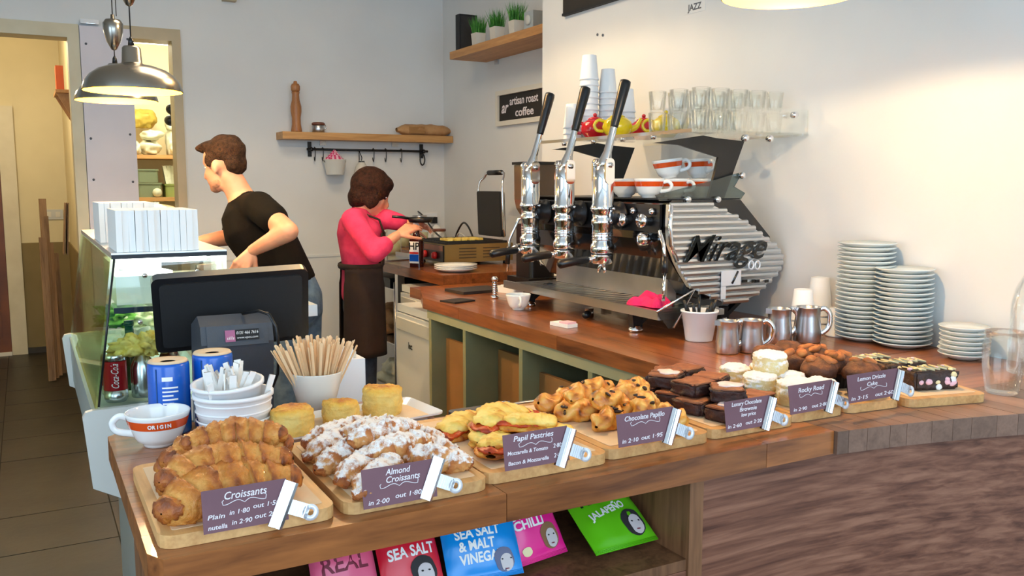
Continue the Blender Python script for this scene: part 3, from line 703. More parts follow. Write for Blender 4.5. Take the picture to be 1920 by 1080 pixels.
# hook rail
ra = ony(584, 281, YB-.05); rb = ony(797, 283, YB-.05); zr_ = (ra.z+rb.z)/2
rl = thing('hook_rail', 'black iron hook rail under the back wall shelf', 'rail', ((ra.x+rb.x)/2, YB, zr_))
MB().tube([(ra.x-.03, YB-.05, zr_), (rb.x+.02, YB-.05, zr_)], .008, 10).build('bar', 'black_plastic', rl)
for x in (ra.x, rb.x-.01):
    MB().box(x-.012, x+.012, YB-.012, YB-.001, zr_-.045, zr_+.05, bev=.003).box(x-.008, x+.008, YB-.05, YB-.012, zr_-.008, zr_+.008).ball((x, YB-.05, zr_), .014, 10, 8).build('bracket', 'black_plastic', rl)
def hook(x, ln=.075):
    h = thing('butcher_hook', 'black hook hanging on the iron rail', 'hook', (x, YB-.05, zr_), 0, 'hooks on the iron rail')
    pts = [(0, .012, .0), (0, .011, .010), (0, 0, .0145), (0, -.012, .008), (0, -.014, -.01)] + [(0, -.010, -ln*.7), (0, .0, -ln), (0, .012, -ln+.012), (0, .014, -ln+.028)]
    MB().tube(pts, .0028, 6).build('wire', 'black_plastic', h, False)
for px in (590, 605, 700, 723, 752): hook(ony(px, 285, YB-.05).x)
# coil of rings at the end of the rail
cx = ony(792, 300, YB-.05); h = thing('key_ring', 'black ring hanging at the end of the iron rail', 'ring', (cx.x, YB-.05, zr_))
MB().tube([(.010*math.cos(t)*1.7, 0, -.055+.038*math.sin(t)) for t in [i*2*PI/20 for i in range(20)]], .005, 8, closed=True).tube([(0, 0, -.012), (0, 0, -.02)], .004).build('ring', 'black_plastic', h, False)
# bucket with a pink checked cloth
bx = ony(628, 310, YB-.11); zb = ony(628, 328, YB-.11).z; zt = ony(628, 300, YB-.11).z
bk = thing('hanging_bucket', 'little white bucket with a pink cloth hanging from the iron rail', 'bucket', (bx.x, YB-.11, zb))
H_ = zt-zb
MB().lathe([(0, 0), (.053, 0), (.055, .004), (.072, H_), (.075, H_+.003), (.070, H_+.001), (.053, .008), (0, .008)], 28).build('pail', 'white_enamel', bk, False)
MB().tube([(.073*math.cos(t), -.07*math.sin(t)*.4, H_-.004-.03*math.sin(t)) for t in [PI*i/12 for i in range(13)]], .0022, 6).build('bail_handle', 'black_plastic', bk, False)
MB().tube([(.0, .04, H_-.0), (.0, .055, H_+.04), (0, .058, zr_-zb)], .002, 6).build('hanger', 'black_plastic', bk, False)
def cl(u, v):
    t = u*2*PI; r = .055*(1-v)+.004; return (r*math.cos(t)*1.15, r*math.sin(t)*.8, H_-.006+.055*v*(1+.35*math.sin(3*t))+.012*math.sin(5*t)*(1-v))
cm, nt, b_ = newmat('pink_check'); setp(b_, rough=.9); ck = nt.nodes.new('ShaderNodeTexChecker'); ck.inputs['Scale'].default_value = 70
ck.inputs[1].default_value = c4(srgb(206, 60, 110)); ck.inputs[2].default_value = c4(srgb(240, 190, 206)); nt.links.new(coords(nt), ck.inputs['Vector']); nt.links.new(ck.outputs[0], b_.inputs['Base Color'])
MB().quadgrid(cl, 26, 6).build('cloth', 'pink_check', bk, False)
# mop-like cloth bottle hanging
mx_ = ony(678, 310, YB-.10); m_ = thing('hanging_sock', 'pale cloth pouch with a black loop hanging from the rail', 'pouch', (mx_.x, YB-.10, mx_.z-.05))
MB().lathe([(0, -.06), (.03, -.055), (.05, -.02), (.052, .0), (.04, .04), (.022, .065), (.018, .075), (.02, .08), (0, .08)], 22).build('pouch', 'clay_white', m_, False)
MB().lathe([(.019, .066), (.0205, .072), (.019, .078)], 18, cap=False).tube([(0, 0, .08), (.01, .02, .10), (.0, .045, zr_-(mx_.z-.05)), (0, .045, .08)], .003).build('loop', 'black_plastic', m_, False)

# ================================================================== shelf high on the recessed side wall
q9 = onx(912, 117, XF); ZR = q9.z; yfar = q9.y; XS = max(2.312, onz(836, 114, ZR).x if onz(836, 114, ZR).x < 2.4 else 2.312)
rs = thing('side_shelf', 'oak floating shelf high on the side wall with potted grass', 'shelf', (2.45, 4.5, ZR))
MB().box(XS, XF-.001, YE+.004, yfar, ZR, ZR+.045, bev=.002).build('plank', 'shelf_oak_y', rs)
for y in (YE+.2, yfar-.15): MB().box(XF-.012, XF-.001, y-.02, y+.02, ZR-.03, ZR-.0005).build('bracket', 'steel', rs)
ZT = ZR+.0455
def onshelf(px, py): p = onx(px, py, XS+.07); return p
p = onshelf(870, 60); bxk = thing('black_speaker', 'black box standing at the far end of the side shelf', 'box', (XS+.09, p.y, ZT))
MB().box(-.06, .06, -.02, .035, 0, .22, bev=.004).build('body', 'black_soft', bxk, False)
MB().box(-.052, .052, -.0225, -.02, .012, .208).build('grille', 'slate_black', bxk, False)
def grasspot(px, lab):
    p = onshelf(px, 60); t = thing('potted_grass', lab, 'plant', (XS+.07, p.y, ZT), 0, 'grass pots on the side shelf')
    MB().lathe([(0, 0), (.038, 0), (.046, .075), (.048, .08), (.043, .079), (.037, .012), (0, .012)], 4, ROT(PI/4, 4, 'Z'), smooth=False).build('pot', 'clay_white', t, False)
    MB().box(-.029, .029, -.029, .029, .060, .07).build('soil', 'coffee_beans', t, False)
    mb = MB()
    for i in range(170):
        x, y = random.uniform(-.03, .03), random.uniform(-.03, .03); l = random.uniform(.07, .125); dx, dy = x*.5+random.uniform(-.015, .015), y*.5+random.uniform(-.015, .015)
        a_ = random.uniform(0, PI); wx, wy = .0022*math.cos(a_), .0022*math.sin(a_)
        mb.add([(x-wx, y-wy, .068), (x+wx, y+wy, .068), (x+dx*.5+wx*.7, y+dy*.5+wy*.7, .068+l*.6), (x+dx*.5-wx*.7, y+dy*.5-wy*.7, .068+l*.6), (x+dx*1.2, y+dy*1.2, .068+l)], [[0, 1, 2, 3], [3, 2, 4]])
    gr = mb.build('grass', 'grass_green', t, False); gr['kind'] = 'stuff'
grasspot(897, 'square white pot of grass beside the black box'); grasspot(932, 'square white pot of grass in the middle of the side shelf'); grasspot(968, 'square white pot of grass beside the grey radio')
p = onshelf(1003, 20); rd = thing('desk_radio', 'small grey radio at the near end of the side shelf', 'radio', (XS+.08, p.y, ZT))
MB().box(-.05, .05, -.05, .045, 0, .095, bev=.006).build('body', 'case_steel', rd, False)
MB().lathe([(.026, 0), (.026, .006), (.022, .009), (0, .009)], 20, TR(-.05, 0, .05) @ ROT(-PI/2, 4, 'Y')).build('dial', 'socket_grey', rd, False)
# framed coffee sign
s0 = onx(930, 172, XF-.02); s1 = onx(932, 237, XF-.02); zc_ = (s0.z+s1.z)/2
sg = thing('coffee_sign', 'black coffee sign in a cream frame on the recessed wall', 'sign', (XF, 4.6, s1.z))
y1 = s0.y; y0 = y1-.70
y0 = max(y0, YE+.012)
mb = MB()
for bx_ in ((y0, y1, s1.z, s1.z+.028), (y0, y1, s0.z-.028, s0.z), (y0, y0+.028, s1.z+.028, s0.z-.028), (y1-.028, y1, s1.z+.028, s0.z-.028)): mb.box(XF-.025, XF-.001, bx_[0], bx_[1], bx_[2], bx_[3], bev=.002)
mb.build('frame', 'frame_white', sg)
MB().box(XF-.012, XF-.002, y0+.029, y1-.029, s1.z+.029, s0.z-.029).build('board', 'sign_black', sg)
def wtext(body, size, m, par, y, z, X=XF-.0125, **k):
    o = text(body, size, m, None, frame(Vector((X, y, z)), (0, -1, 0), (0, 0, 1)), **k)
    org = parent_org(par); o.data.transform(TR(-org.x, -org.y, -org.z)); o.parent = par; return o
wtext('artisan roast', .068, 'chalk_white', sg, 4.55, zc_+.032, bold=.001, width=.335)
wtext('coffee', .068, 'chalk_white', sg, 4.54, zc_-.038, bold=.001, width=.215)
wtext('ar', .095, 'chalk_white', sg, 4.785, zc_, bold=.002, shear=.3)
# black menu board on the near wall, the wall marks
b0 = onx(1056, 31, XN-.012)
mbd = thing('menu_board', 'black menu board hung high on the near wall', 'board', (XN, 3.2, b0.z))
MB().box(XN-.014, XN-.001, b0.y-.95, b0.y, b0.z, b0.z+.5, bev=.002).build('panel', 'sign_black', mbd)
MB().box(XN-.02, XN-.0145, b0.y-.95, b0.y, b0.z-.0, b0.z+.012, bev=.001).build('edge_strip', 'black_soft', mbd)
p = onx(1303, 13, XN)
wm = wtext('JAZZ', .034, 'ink_grey', tag(MB().box(XN-.0012, XN-.0002, p.y-.06, p.y+.06, p.z-.022, p.z+.022).build('wall_sticker', 'wall_white', loc=(XN, p.y, p.z)), 'small sticker with grey lettering high on the near wall', 'sticker'), p.y, p.z, X=XN-.0013, bold=.0008)
for px, py in ((1121, 65), (1131, 66)):
    p = onx(px, py, XN)
    tag(MB().lathe([(.006, 0), (.006, .004), (.003, .006), (0, .006)], 10, TR(XN-.0003, p.y, p.z) @ ROT(-PI/2, 4, 'Y')).build('wall_screw', 'ink_grey', loc=(XN, p.y, p.z)), 'screw left in the near wall under the menu board', 'screw', 'screws under the menu board')
# ================================================================== lever espresso machine
em = thing('espresso_machine', 'large three lever chrome and black espresso machine with ribbed silver sides', 'coffee machine', (1.95, 2.65, ZC))
YM = 2.20
OUT = [(1254, 382), (1304, 379), (1337, 384), (1373, 400), (1407, 420), (1434, 443), (1459, 462), (1472, 484), (1462, 509), (1440, 532), (1418, 554), (1390, 568), (1362, 570), (1323, 554), (1293, 540), (1276, 512), (1265, 490), (1254, 459), (1252, 423)]
prof = [(q.x, q.z) for q in (ony(x, y, YM) for x, y in OUT)]
prof = [(min(x, XN-.012), z) for x, z in prof]
zt_, zb_ = max(z for x, z in prof), min(z for x, z in prof)
def span(z):
    xs = []
    for (x0, z0), (x1, z1) in zip(prof, prof[1:]+prof[:1]):
        if (z0-z)*(z1-z) <= 0 and z0 != z1: xs.append(x0 + (x1-x0)*(z-z0)/(z1-z0))
    return min(xs), max(xs)
def side_panel(y, s, near):
    c = (sum(p[0] for p in prof)/len(prof), sum(p[1] for p in prof)/len(prof))
    sp_ = MB().prism([(c[0]+(x-c[0])*.985, c[1]+(z-c[1])*.985) for x, z in prof], y, y+.018*s, axis='y').build('side_panel', 'aluminium', em)
    n = 17; h = (zt_-zb_)/n
    for i in range(n):
        z = zb_+h*(i+.5); a, b = span(min(max(z, zb_+.004), zt_-.004)); r = h*.5
        mb = MB(); pts = [(-.001, -r*.98), (r*.55, -r*.72), (r*.8, 0), (r*.55, r*.72), (-.001, r*.98)]
        vs = [(xx, y-s*d, z+zz) for xx in (a+.004, b-.004) for d, zz in pts]; m = len(pts)
        fs = [[j, j+1, m+j+1, m+j] for j in range(m-1)] + [list(range(m))[::-1], list(range(m, 2*m))]
        if s < 0: fs = [f[::-1] for f in fs]
        mb.add(vs, fs, False).build('rib', 'aluminium', sp_ if False else em)
    return sp_
side_panel(YM, 1, True); side_panel(3.14, -1, False)
# edge band at the front of the near side panel
MB().tube([(prof[0][0]+.006, YM-.004, prof[0][1]-.004), (prof[-1][0]+.006, YM-.004, prof[-1][1]), (prof[-2][0]+.006, YM-.004, prof[-2][1]), (prof[-3][0]+.006, YM-.004, prof[-3][1])], .008, 8).build('edge_band', 'chrome', em)
def plate_text(body, size, px, py, m, width=None, shear=.35, bold=0, rot=0):
    p = ony(px, py, YM-.0125); o = text(body, size, m, None, frame(Vector((p.x, YM-.0125, p.z)), (math.cos(rot), 0, math.sin(rot)), (0, 0, 1)), shear=shear, ext=.0016, bold=bold, width=width)
    org = parent_org(em); o.data.transform(TR(-org.x, -org.y, -org.z)); o.parent = em; return o
plate_text('Mirage', .125, 1357, 467, 'black_gloss', width=.36, shear=.55, bold=.0004)
p0 = ony(1352, 508, YM-.009); p1 = ony(1440, 532, YM-.009)
MB().box(p0.x, p0.x+.085, YM-.0125, YM-.0102, p1.z+.004, p0.z, bev=.001).build('maker_plate', 'clip_white', em)
MB().box(p0.x, p0.x+.02, YM-.0128, YM-.0102, zb_+.02, p1.z+.003, bev=.001).build('maker_strip', 'clip_white', em)
MB().tube([(p0.x+.045, YM-.0135, p1.z+.01), (p0.x+.07, YM-.0135, p0.z-.004)], .004, 6).build('maker_slash', 'black_gloss', em)
for i, px in enumerate((1397, 1412, 1420, 1437)):
    q = ony(px, 527, YM-.0125); MB().box(q.x-.012+.006*(i % 2), q.x+.01, YM-.0135, YM-.0102, q.z-.005, q.z+.005).build('maker_mark', 'black_gloss', em)
for i, px in enumerate((1408, 1420)):
    q = ony(px, 497, YM-.0125); MB().tube([(q.x+.011*math.cos(t), YM-.0135, q.z+.014*math.sin(t)) for t in [k*2*PI/14 for k in range(14)]], .003, 6, closed=True).build('maker_mark', 'clip_white', em)
# body
BP = [(1.80, 1.20), (1.785, 1.26), (1.79, 1.375), (1.81, 1.388), (2.10, 1.388), (2.24, 1.26), (2.25, 1.16), (2.15, 1.07), (1.95, 1.06), (1.90, 1.075)]
MB().prism(BP, 2.222, 3.118, axis='y', bev=.004).build('body', 'black_gloss', em)
MB().box(1.775, 1.784, 2.24, 3.10, 1.285, 1.375, bev=.003).build('front_plate', 'black_plastic', em)
MB().box(1.80, 2.10, 2.225, 3.115, 1.3885, 1.393, bev=.001).build('cup_tray', 'dark_metal', em)
for i in range(9):
    y = 2.27+.10*i; MB().lathe([(.011, 0), (.011, .010), (.007, .016), (0, .016)], 14, TR(1.7735, y, 1.352) @ ROT(-PI/2, 4, 'Y')).build('button', 'chrome', em)
for y in (2.29, 2.40): MB().lathe([(.017, 0), (.017, .02), (.022, .024), (.022, .04), (0, .042)], 18, TR(1.7745, y, 1.322) @ ROT(-PI/2, 4, 'Y')).build('valve_knob', 'chrome', em)
# drip tray
MB().box(1.668, 1.93, 2.10, 3.08, 1.028, 1.046, bev=.003).build('drip_tray', 'steel', em)
MB().box(1.662, 1.674, 2.098, 3.082, 1.029, 1.057, bev=.002).build('tray_lip', 'brushed_steel', em)
for i in range(22): MB().box(1.676, 1.92, 2.115+.0435*i, 2.14+.0435*i, 1.0465, 1.051, bev=.001).build('tray_slat', 'brushed_steel', em)
MB().box(1.86, 1.898, 2.3, 3.0, 1.0515, 1.20, bev=.003).build('splash_panel', 'steel', em)
# legs: V shaped black struts with chrome feet
def leg(x, y):
    MB().prism([(x-.022, 1.027), (x+.018, 1.027), (x+.012, 1.008), (x+.075, 1.055), (x+.10, 1.055), (x+.018, .995), (x+.018, .985), (x-.018, .985), (x-.018, .995)], y-.012, y+.012, axis='y').build('leg', 'black_plastic', em)
    MB().lathe([(.024, ZC+.0005), (.024, ZC+.010), (.016, ZC+.016), (.016, ZC+.02)], 18, TR(x, y, 0)).build('foot', 'chrome', em)
for y in (2.25, 2.93): leg(1.695, y); leg(2.06, y)
gp = MB().prism([(1.655, 1.056), (1.80, 1.115), (1.722, 1.002), (1.70, 1.002)], 2.092, 2.096, axis='y').build('tray_guard', 'smoke_pane', em)
MB().tube([(1.655, 2.094, 1.056), (1.80, 2.094, 1.115), (1.722, 2.094, 1.002)], .004, 8).build('guard_rim', 'chrome', em)
# steam wands
MB().tube([(1.775, 2.235, 1.30), (1.745, 2.20, 1.29), (1.742, 2.175, 1.25), (1.735, 2.16, 1.20)], .006, 8).build('steam_wand', 'chrome', em)
MB().tube([(1.735, 2.16, 1.215), (1.728, 2.15, 1.165)], .010, 10).build('wand_grip', 'black_plastic', em)
MB().tube([(1.728, 2.15, 1.165), (1.712, 2.135, 1.08)], .0055, 8).build('steam_wand', 'chrome', em)
MB().tube([(1.775, 3.06, 1.30), (1.73, 3.08, 1.30), (1.70, 3.10, 1.22), (1.69, 3.10, 1.09)], .006, 8).build('steam_wand', 'chrome', em)
MB().tube([(1.695, 3.10, 1.19), (1.69, 3.10, 1.12)], .010, 10).build('wand_grip', 'black_plastic', em)
MB().lathe([(.018, 0), (.022, .006), (.022, .03), (.012, .036), (0, .036)], 16, TR(1.774, 3.04, 1.32) @ ROT(-PI/2, 4, 'Y')).build('steam_knob', 'black_plastic', em)
MB().lathe([(.018, 0), (.022, .006), (.022, .03), (.012, .036), (0, .036)], 16, TR(1.774, 2.30, 1.262) @ ROT(-PI/2, 4, 'Y')).build('steam_knob', 'chrome', em)
# the three lever groups
XG = 1.70
def group(y):
    MB().lathe([(.040, 0), (.046, .004), (.046, .012), (.034, .016), (.034, .05), (.030, .06)], 22, TR(1.775, y, 1.335) @ ROT(-PI/2, 4, 'Y')).build('group_flange', 'dark_metal', em)
    g_ = MB().lathe([(0, 1.205), (.036, 1.207), (.040, 1.214), (.040, 1.235), (.034, 1.243), (.034, 1.30), (.038, 1.306), (.038, 1.320), (.034, 1.326), (.034, 1.345), (.040, 1.35), (.040, 1.366), (.036, 1.372), (.0355, 1.45), (.033, 1.475), (.024, 1.497), (.012, 1.505), (0, 1.506)], 30, TR(XG, y, 0)).build('piston_group', 'chrome', em)
    for zz in (1.252, 1.262, 1.272): MB().lathe([(.0345, zz), (.0365, zz+.003), (.0345, zz+.006)], 24, TR(XG, y, 0), cap=False).build('collar', 'chrome', em)
    for a in range(6): MB().ball((XG+.041*math.cos(a*PI/3), y+.041*math.sin(a*PI/3), 1.358), .0055, 8, 6).build('bolt', 'chrome', em)
    # yoke and lever
    for s in (-1, 1): MB().prism(rrect(XG-.018, XG+.018, 1.44, 1.525, .016), y+s*.037-.004, y+s*.037+.004, axis='y', bev=.001).build('yoke_cheek', 'chrome', em)
    MB().tube([(XG, y-.046, 1.502), (XG, y+.046, 1.502)], .009, 12).build('yoke_pin', 'chrome', em)
    b = Vector((XG+.002, y, 1.495)); t = Vector((XG+.088, y, 1.785)); d = (t-b)
    MB().tube([b-d*.02, b+d*.05, b+d*.18, b+d*.45, b+d*.50], [.024, .024, .014, .0115, .012], 14).build('lever_arm', 'chrome', em)
    MB().tube([b+d*.455, b+d*.46, b+d*.48, b+d*.75, b+d*.95, b+d*.99, b+d*1.0], [.010, .0125, .0135, .0175, .0195, .018, .012], 16).build('lever_handle', 'black_plastic', em)
    # portafilter
    MB().lathe([(.030, 1.172), (.036, 1.176), (.038, 1.2), (.038, 1.204)], 24, TR(XG, y, 0)).build('filter_basket', 'chrome', em)
    MB().tube([(XG-.034, y, 1.19), (XG-.058, y, 1.188)], .009, 10).build('filter_neck', 'chrome', em)
    MB().tube([(XG-.056, y, 1.188), (XG-.062, y, 1.188), (XG-.12, y, 1.184), (XG-.168, y, 1.178), (XG-.174, y, 1.177)], [.010, .0135, .0145, .0155, .009], 12).build('filter_handle', 'black_plastic', em)
    for s in (-1, 1): MB().tube([(XG, y+s*.004, 1.172), (XG, y+s*.016, 1.158), (XG, y+s*.018, 1.142)], .006, 8).build('spout', 'chrome', em)
YG = [2.45, 2.69, 2.935]
for y in YG: group(y)
# cup rack: two black side frames carrying a glass shelf
RP = [(1225, 268), (1317, 254), (1341, 259), (1394, 265), (1356, 372), (1326, 372), (1339, 323), (1345, 295), (1291, 278), (1273, 272)]
rp = [(q.x, q.z) for q in (ony(x, y, 2.25) for x, y in RP)]
rp = [(min(x, XN-.012), max(z, 1.394)) for x, z in rp]
ZG = max(z for x, z in rp) + .001
for y in (2.25, 2.86): MB().prism(rp, y-.005, y+.005, axis='y').build('rack_frame', 'black_plastic', em)
MB().box(1.80, XN-.004, 2.12, 3.02, ZG, ZG+.008, bev=.0008).build('glass_shelf', 'clear_glass', em)
MB().box(1.797, 1.80, 2.12, 3.02, ZG-.001, ZG+.010).build('shelf_edge', 'brushed_steel', em)
MB().box(1.98, XN-.006, 2.122, 2.127, ZG+.009, ZG+.085).build('glass_guard', 'clear_glass', em)
SP = [(1228, 366), (1337, 338), (1392, 322), (1376, 350), (1396, 362), (1388, 374), (1236, 377)]
MB().prism([(min(q.x, XN-.01), q.z) for q in (ony(x, y, 2.232) for x, y in SP)], 2.229, 2.233, axis='y').build('smoked_side', 'smoke_pane', em)
for px, py, yy in ((1388, 329, 2.228), (1286, 374, 2.228), (1342, 374, 2.228), (1394, 259, 2.118), (1440, 260, 2.118), (1486, 216, 2.118)):
    q = ony(px, py, yy); MB().lathe([(.011, 0), (.011, .014), (.008, .018), (0, .018)], 16, TR(min(q.x, XN-.012), yy, q.z) @ ROT(PI/2, 4, 'X')).build('rack_bolt', 'chrome', em)
for y in (2.35, 2.52, 2.70, 2.90): MB().lathe([(.008, -.012), (.010, -.004), (.010, 0)], 12, TR(1.83, y, ZG-.0005)).build('rack_bolt', 'chrome', em)

# pink cloth on the drip tray
def cloth(u, v):
    x = (u-.5)*.075; y = (v-.5)*.125
    e = min(u, 1-u, v, 1-v)*2
    z = .006+.040*min(1, e*2.2)**.6*(.75+.6*noise.noise(Vector((x*42, y*30, 3)))) + .0035*math.sin(60*x+50*y)*min(1, e*4)
    return (x*(1+.15*math.sin(9*v)), y*(1+.12*math.sin(7*u)), max(z, .001))
pc = MB().quadgrid(cloth, 30, 34); pc.add([cloth(u/8, v/8)[:2]+(0,) for u, v in ((0, 0), (8, 0), (8, 8), (0, 8))], [[3, 2, 1, 0]], False)
o = pc.build('dish_cloth', 'pink_cloth', world=False, loc=(1.722, 2.215, 1.0515), rot=(0, 0, .25)); tag(o, 'bright pink crumpled cloth on the drip tray of the machine', 'cloth')

# ================================================================== crockery kinds
def cup_proto(name, label, group, r=.054, h=.064, band='orange_glaze', handle=True, words=False, fill=None):
    t = thing(name, label, 'cup', (0, 0, 0), 0, group)
    rf = lambda z: r*(.50+.50*(min(1, max(0, (z-.004)/(h-.004))))**.55) if z > .006 else r*.5
    zs = [.006+ (h-.006)*i/10 for i in range(11)]
    outer = [(0, 0), (r*.46, 0), (r*.48, .004)] + [(rf(z), z) for z in zs]
    inner = [(rf(z)-.0028, z) for z in zs[::-1] if z > .012] + [(0, .012)]
    MB().lathe(outer+[(rf(h)-.0014, h+.0012)]+inner, 36).build('bowl', 'porcelain', t, False)
    if band:
        z0, z1 = h*.60, h*.86
        b = MB().lathe([(rf(z)+.0005, z) for z in [z0+(z1-z0)*i/4 for i in range(5)]], 36, cap=False); b.build('band', band, t, False)
    if handle:
        MB().tube([(-rf(h*.82)+.001, 0, h*.82), (-r-.012, 0, h*.86), (-r-.024, 0, h*.66), (-r-.016, 0, h*.42), (-rf(h*.32)+.001, 0, h*.34)], [.0045, .0042, .0042, .0042, .005], 10, flat=1.5, sub=6).build('handle', 'porcelain', t, False)
    if fill: MB().lathe([(0, h*.8), (rf(h*.8)-.003, h*.8)], 30).build('coffee', fill, t, False)
    return t
def at_proto(t, loc, rot=0): t.location = loc; t.rotation_euler = rot if isinstance(rot, tuple) else (0, 0, rot); return t
c0 = onz(300, 836, ZC); c0 = Vector((c0.x, c0.y+.01, ZC+.0004))
nc = at_proto(cup_proto('coffee_cup', 'white cup with orange band on the counter beside the croissants', None, r=.056, h=.062), c0, -.4)
for i, ch in enumerate('ORIGIN'): 
    a = -1.95+i*.12; rr = .0545
    text(ch, .009, 'porcelain', nc, frame(Vector((rr*math.cos(a+.4), rr*math.sin(a+.4), .0455)), (-math.sin(a+.4), math.cos(a+.4), 0), (0, 0, 1)), ext=.0006, bold=.0003)
ZM = 1.3934
GC = 'orange banded cups on the machine'
base = at_proto(cup_proto('coffee_cup', 'orange banded cup standing on the machine top beside the smoked side', GC, .053, .064), (1.855, 2.40, ZM), 2.2)
for x, y, z, r, lab in ((1.98, 2.42, ZM, 1.9, 'orange banded cup on the machine top carrying a tilted cup'), (1.86, 2.545, ZM, 2.4, 'orange banded cup on the machine top behind a lever'), (2.095, 2.42, ZM, 2.0, 'orange banded cup on the machine top under the innermost cup'),
                        (2.0, 2.54, ZM, 2.6, 'orange banded cup on the machine top behind the front row'), (1.96, 2.425, ZM+.0665, (0, .13, 2.7), 'tilted orange banded cup stacked upon another cup'), (2.09, 2.42, ZM+.0665, (0, .07, 1.6), 'orange banded cup stacked nearest the wall on the machine')):
    dup(base, (x, y, z), r if isinstance(r, tuple) else (0, 0, r), lab)
e0 = onz(976, 571, ZC); at_proto(cup_proto('espresso_cup', 'plain white cup of frothy coffee in front of the machine', None, .048, .058, None, True, False, 'crema'), (1.606, 2.862, ZC+.0004), 1.2)
# paper cups, upside down in stacks
def pcup():
    t = thing('paper_cup', 'x', 'paper cup'); MB().lathe([(.036, 0), (.0375, .002), (.0368, .005), (.0355, .006), (.0265, .092), (.0255, .0925), (.025, .090), (0, .090)], 24, cap=False).build('wall', 'paper_cup', t, False)
    MB().lathe([(.0362, .0), (.0385, .003), (.0362, .006)], 24, cap=False).build('rolled_rim', 'paper_cup', t, False); return t
pc0 = pcup(); first = True
def pstack(x, y, z, top, pitch, lab, grp, sc=1):
    global first
    n = max(1, int((top-z-.092*sc)/pitch)+1)
    for i in range(n):
        if first: o = pc0; o.location = (x, y, z); o.scale = (sc,)*3; first = False
        else: o = dup(pc0, (x+random.uniform(-.0006, .0006), y+random.uniform(-.0006, .0006), z+i*pitch), random.uniform(0, 6), scale=sc)
        o['label'] = lab; o['group'] = grp
zg = ZG+.0085
pstack(1.878, 2.917, zg, 1.762, .0235, 'white paper cup in the shortest stack on the glass shelf', 'paper cups, shortest stack on the rack')
pstack(1.958, 2.925, zg, 1.945, .0235, 'white paper cup in the tallest stack on the glass shelf', 'paper cups, tallest stack on the rack', 1.03)
pstack(2.037, 2.91, zg, 1.892, .0235, 'white paper cup in the middle-height stack on the glass shelf', 'paper cups, middle stack on the rack')
pstack(2.135, 2.92, zg, 1.83, .0235, 'white paper cup in the stack behind the nearest lever', 'paper cups, stack behind the lever')
q = atk(1507, 530, 2.74); pstack(q.x, q.y, ZC+.0005, q.z, .0235, 'white paper cup stacked behind the milk jugs', 'paper cups behind the jugs', 1.05)
q = atk(1538, 518, 2.84); pstack(min(q.x, XN-.05), q.y, ZC+.0005, q.z, .0235, 'white paper cup in the tall stack by the wall', 'paper cups by the wall', 1.08)
q = atk(1572, 568, 2.73); pstack(q.x, q.y, ZC+.0005, q.z, .0235, 'white paper cup in the stack beside the saucers', 'paper cups beside the saucers', .95)
# teapots
def teapot(x, y, rz, m, lab):
    t = thing('teapot', lab, 'teapot', (x, y, zg), rz, 'teapots on the glass shelf'); t.scale = (.9,)*3
    MB().lathe([(0, 0), (.034, 0), (.036, .004), (.055, .022), (.062, .042), (.056, .064), (.038, .079), (.030, .081)], 30).build('pot', m, t, False)
    l = MB().lathe([(.031, .081), (.030, .085), (.018, .092), (.006, .095)], 24); l.build('lid', m, t, False)
    MB().ball((0, 0, .101), (.009, .009, .008), 12, 8).build('lid_knob', m, t, False)
    MB().tube([(.052, 0, .034), (.075, 0, .042), (.088, 0, .062), (.096, 0, .076)], [.016, .011, .008, .0075], 12, sub=5).build('spout', m, t, False)
    MB().tube([(-.050, 0, .064), (-.075, 0, .070), (-.092, 0, .052), (-.082, 0, .030), (-.056, 0, .026)], [.007, .0065, .0065, .0065, .007], 10, sub=6).build('handle', m, t, False)
teapot(1.90, 2.652, -.5, 'yellow_glaze', 'yellow glazed teapot in front of the red teapots')
teapot(2.052, 2.565, -.6, 'yellow_glaze', 'yellow glazed teapot beside the drinking glasses')
teapot(1.90, 2.795, -.5, 'red_glaze', 'red glazed teapot beside the paper cup stacks')
teapot(2.09, 2.745, -.6, 'red_glaze', 'red glazed teapot behind the yellow teapots by the wall')
# drinking glasses, two high
def tumbler(lab, grp, r=.031, h=.068, m='clear_glass', ribs=0):
    t = thing('drinking_glass', lab, 'glass', (0, 0, 0), 0, grp)
    MB().lathe([(0, 0), (r*.8, 0), (r*.84, .003), (r, h-.001), (r-.0008, h), (r-.0022, h-.001), (r*.8-.001, .009), (0, .008)], 24).build('wall', m, t, False)
    return t
g0 = tumbler('clear tumbler standing on the glass shelf', 'tumblers on the glass shelf'); first_g = True
for row, yy in ((0, 2.20), (1, 2.285), (2, 2.37)):
    for cidx in range(5):
        x = 1.90+.079*cidx - .02*row; x = min(x, XN-.045)
        for lv in (0, 1):
            lab = 'clear tumbler standing on the glass shelf' if lv == 0 else 'clear tumbler stacked upon another on the glass shelf'
            grp = 'lower tumblers on the rack' if lv == 0 else 'upper tumblers on the rack'
            loc = (x, yy, zg+lv*.069)
            if first_g: o = g0; o.location = loc; first_g = False
            else: o = dup(g0, loc)
            o['label'] = lab; o['group'] = grp
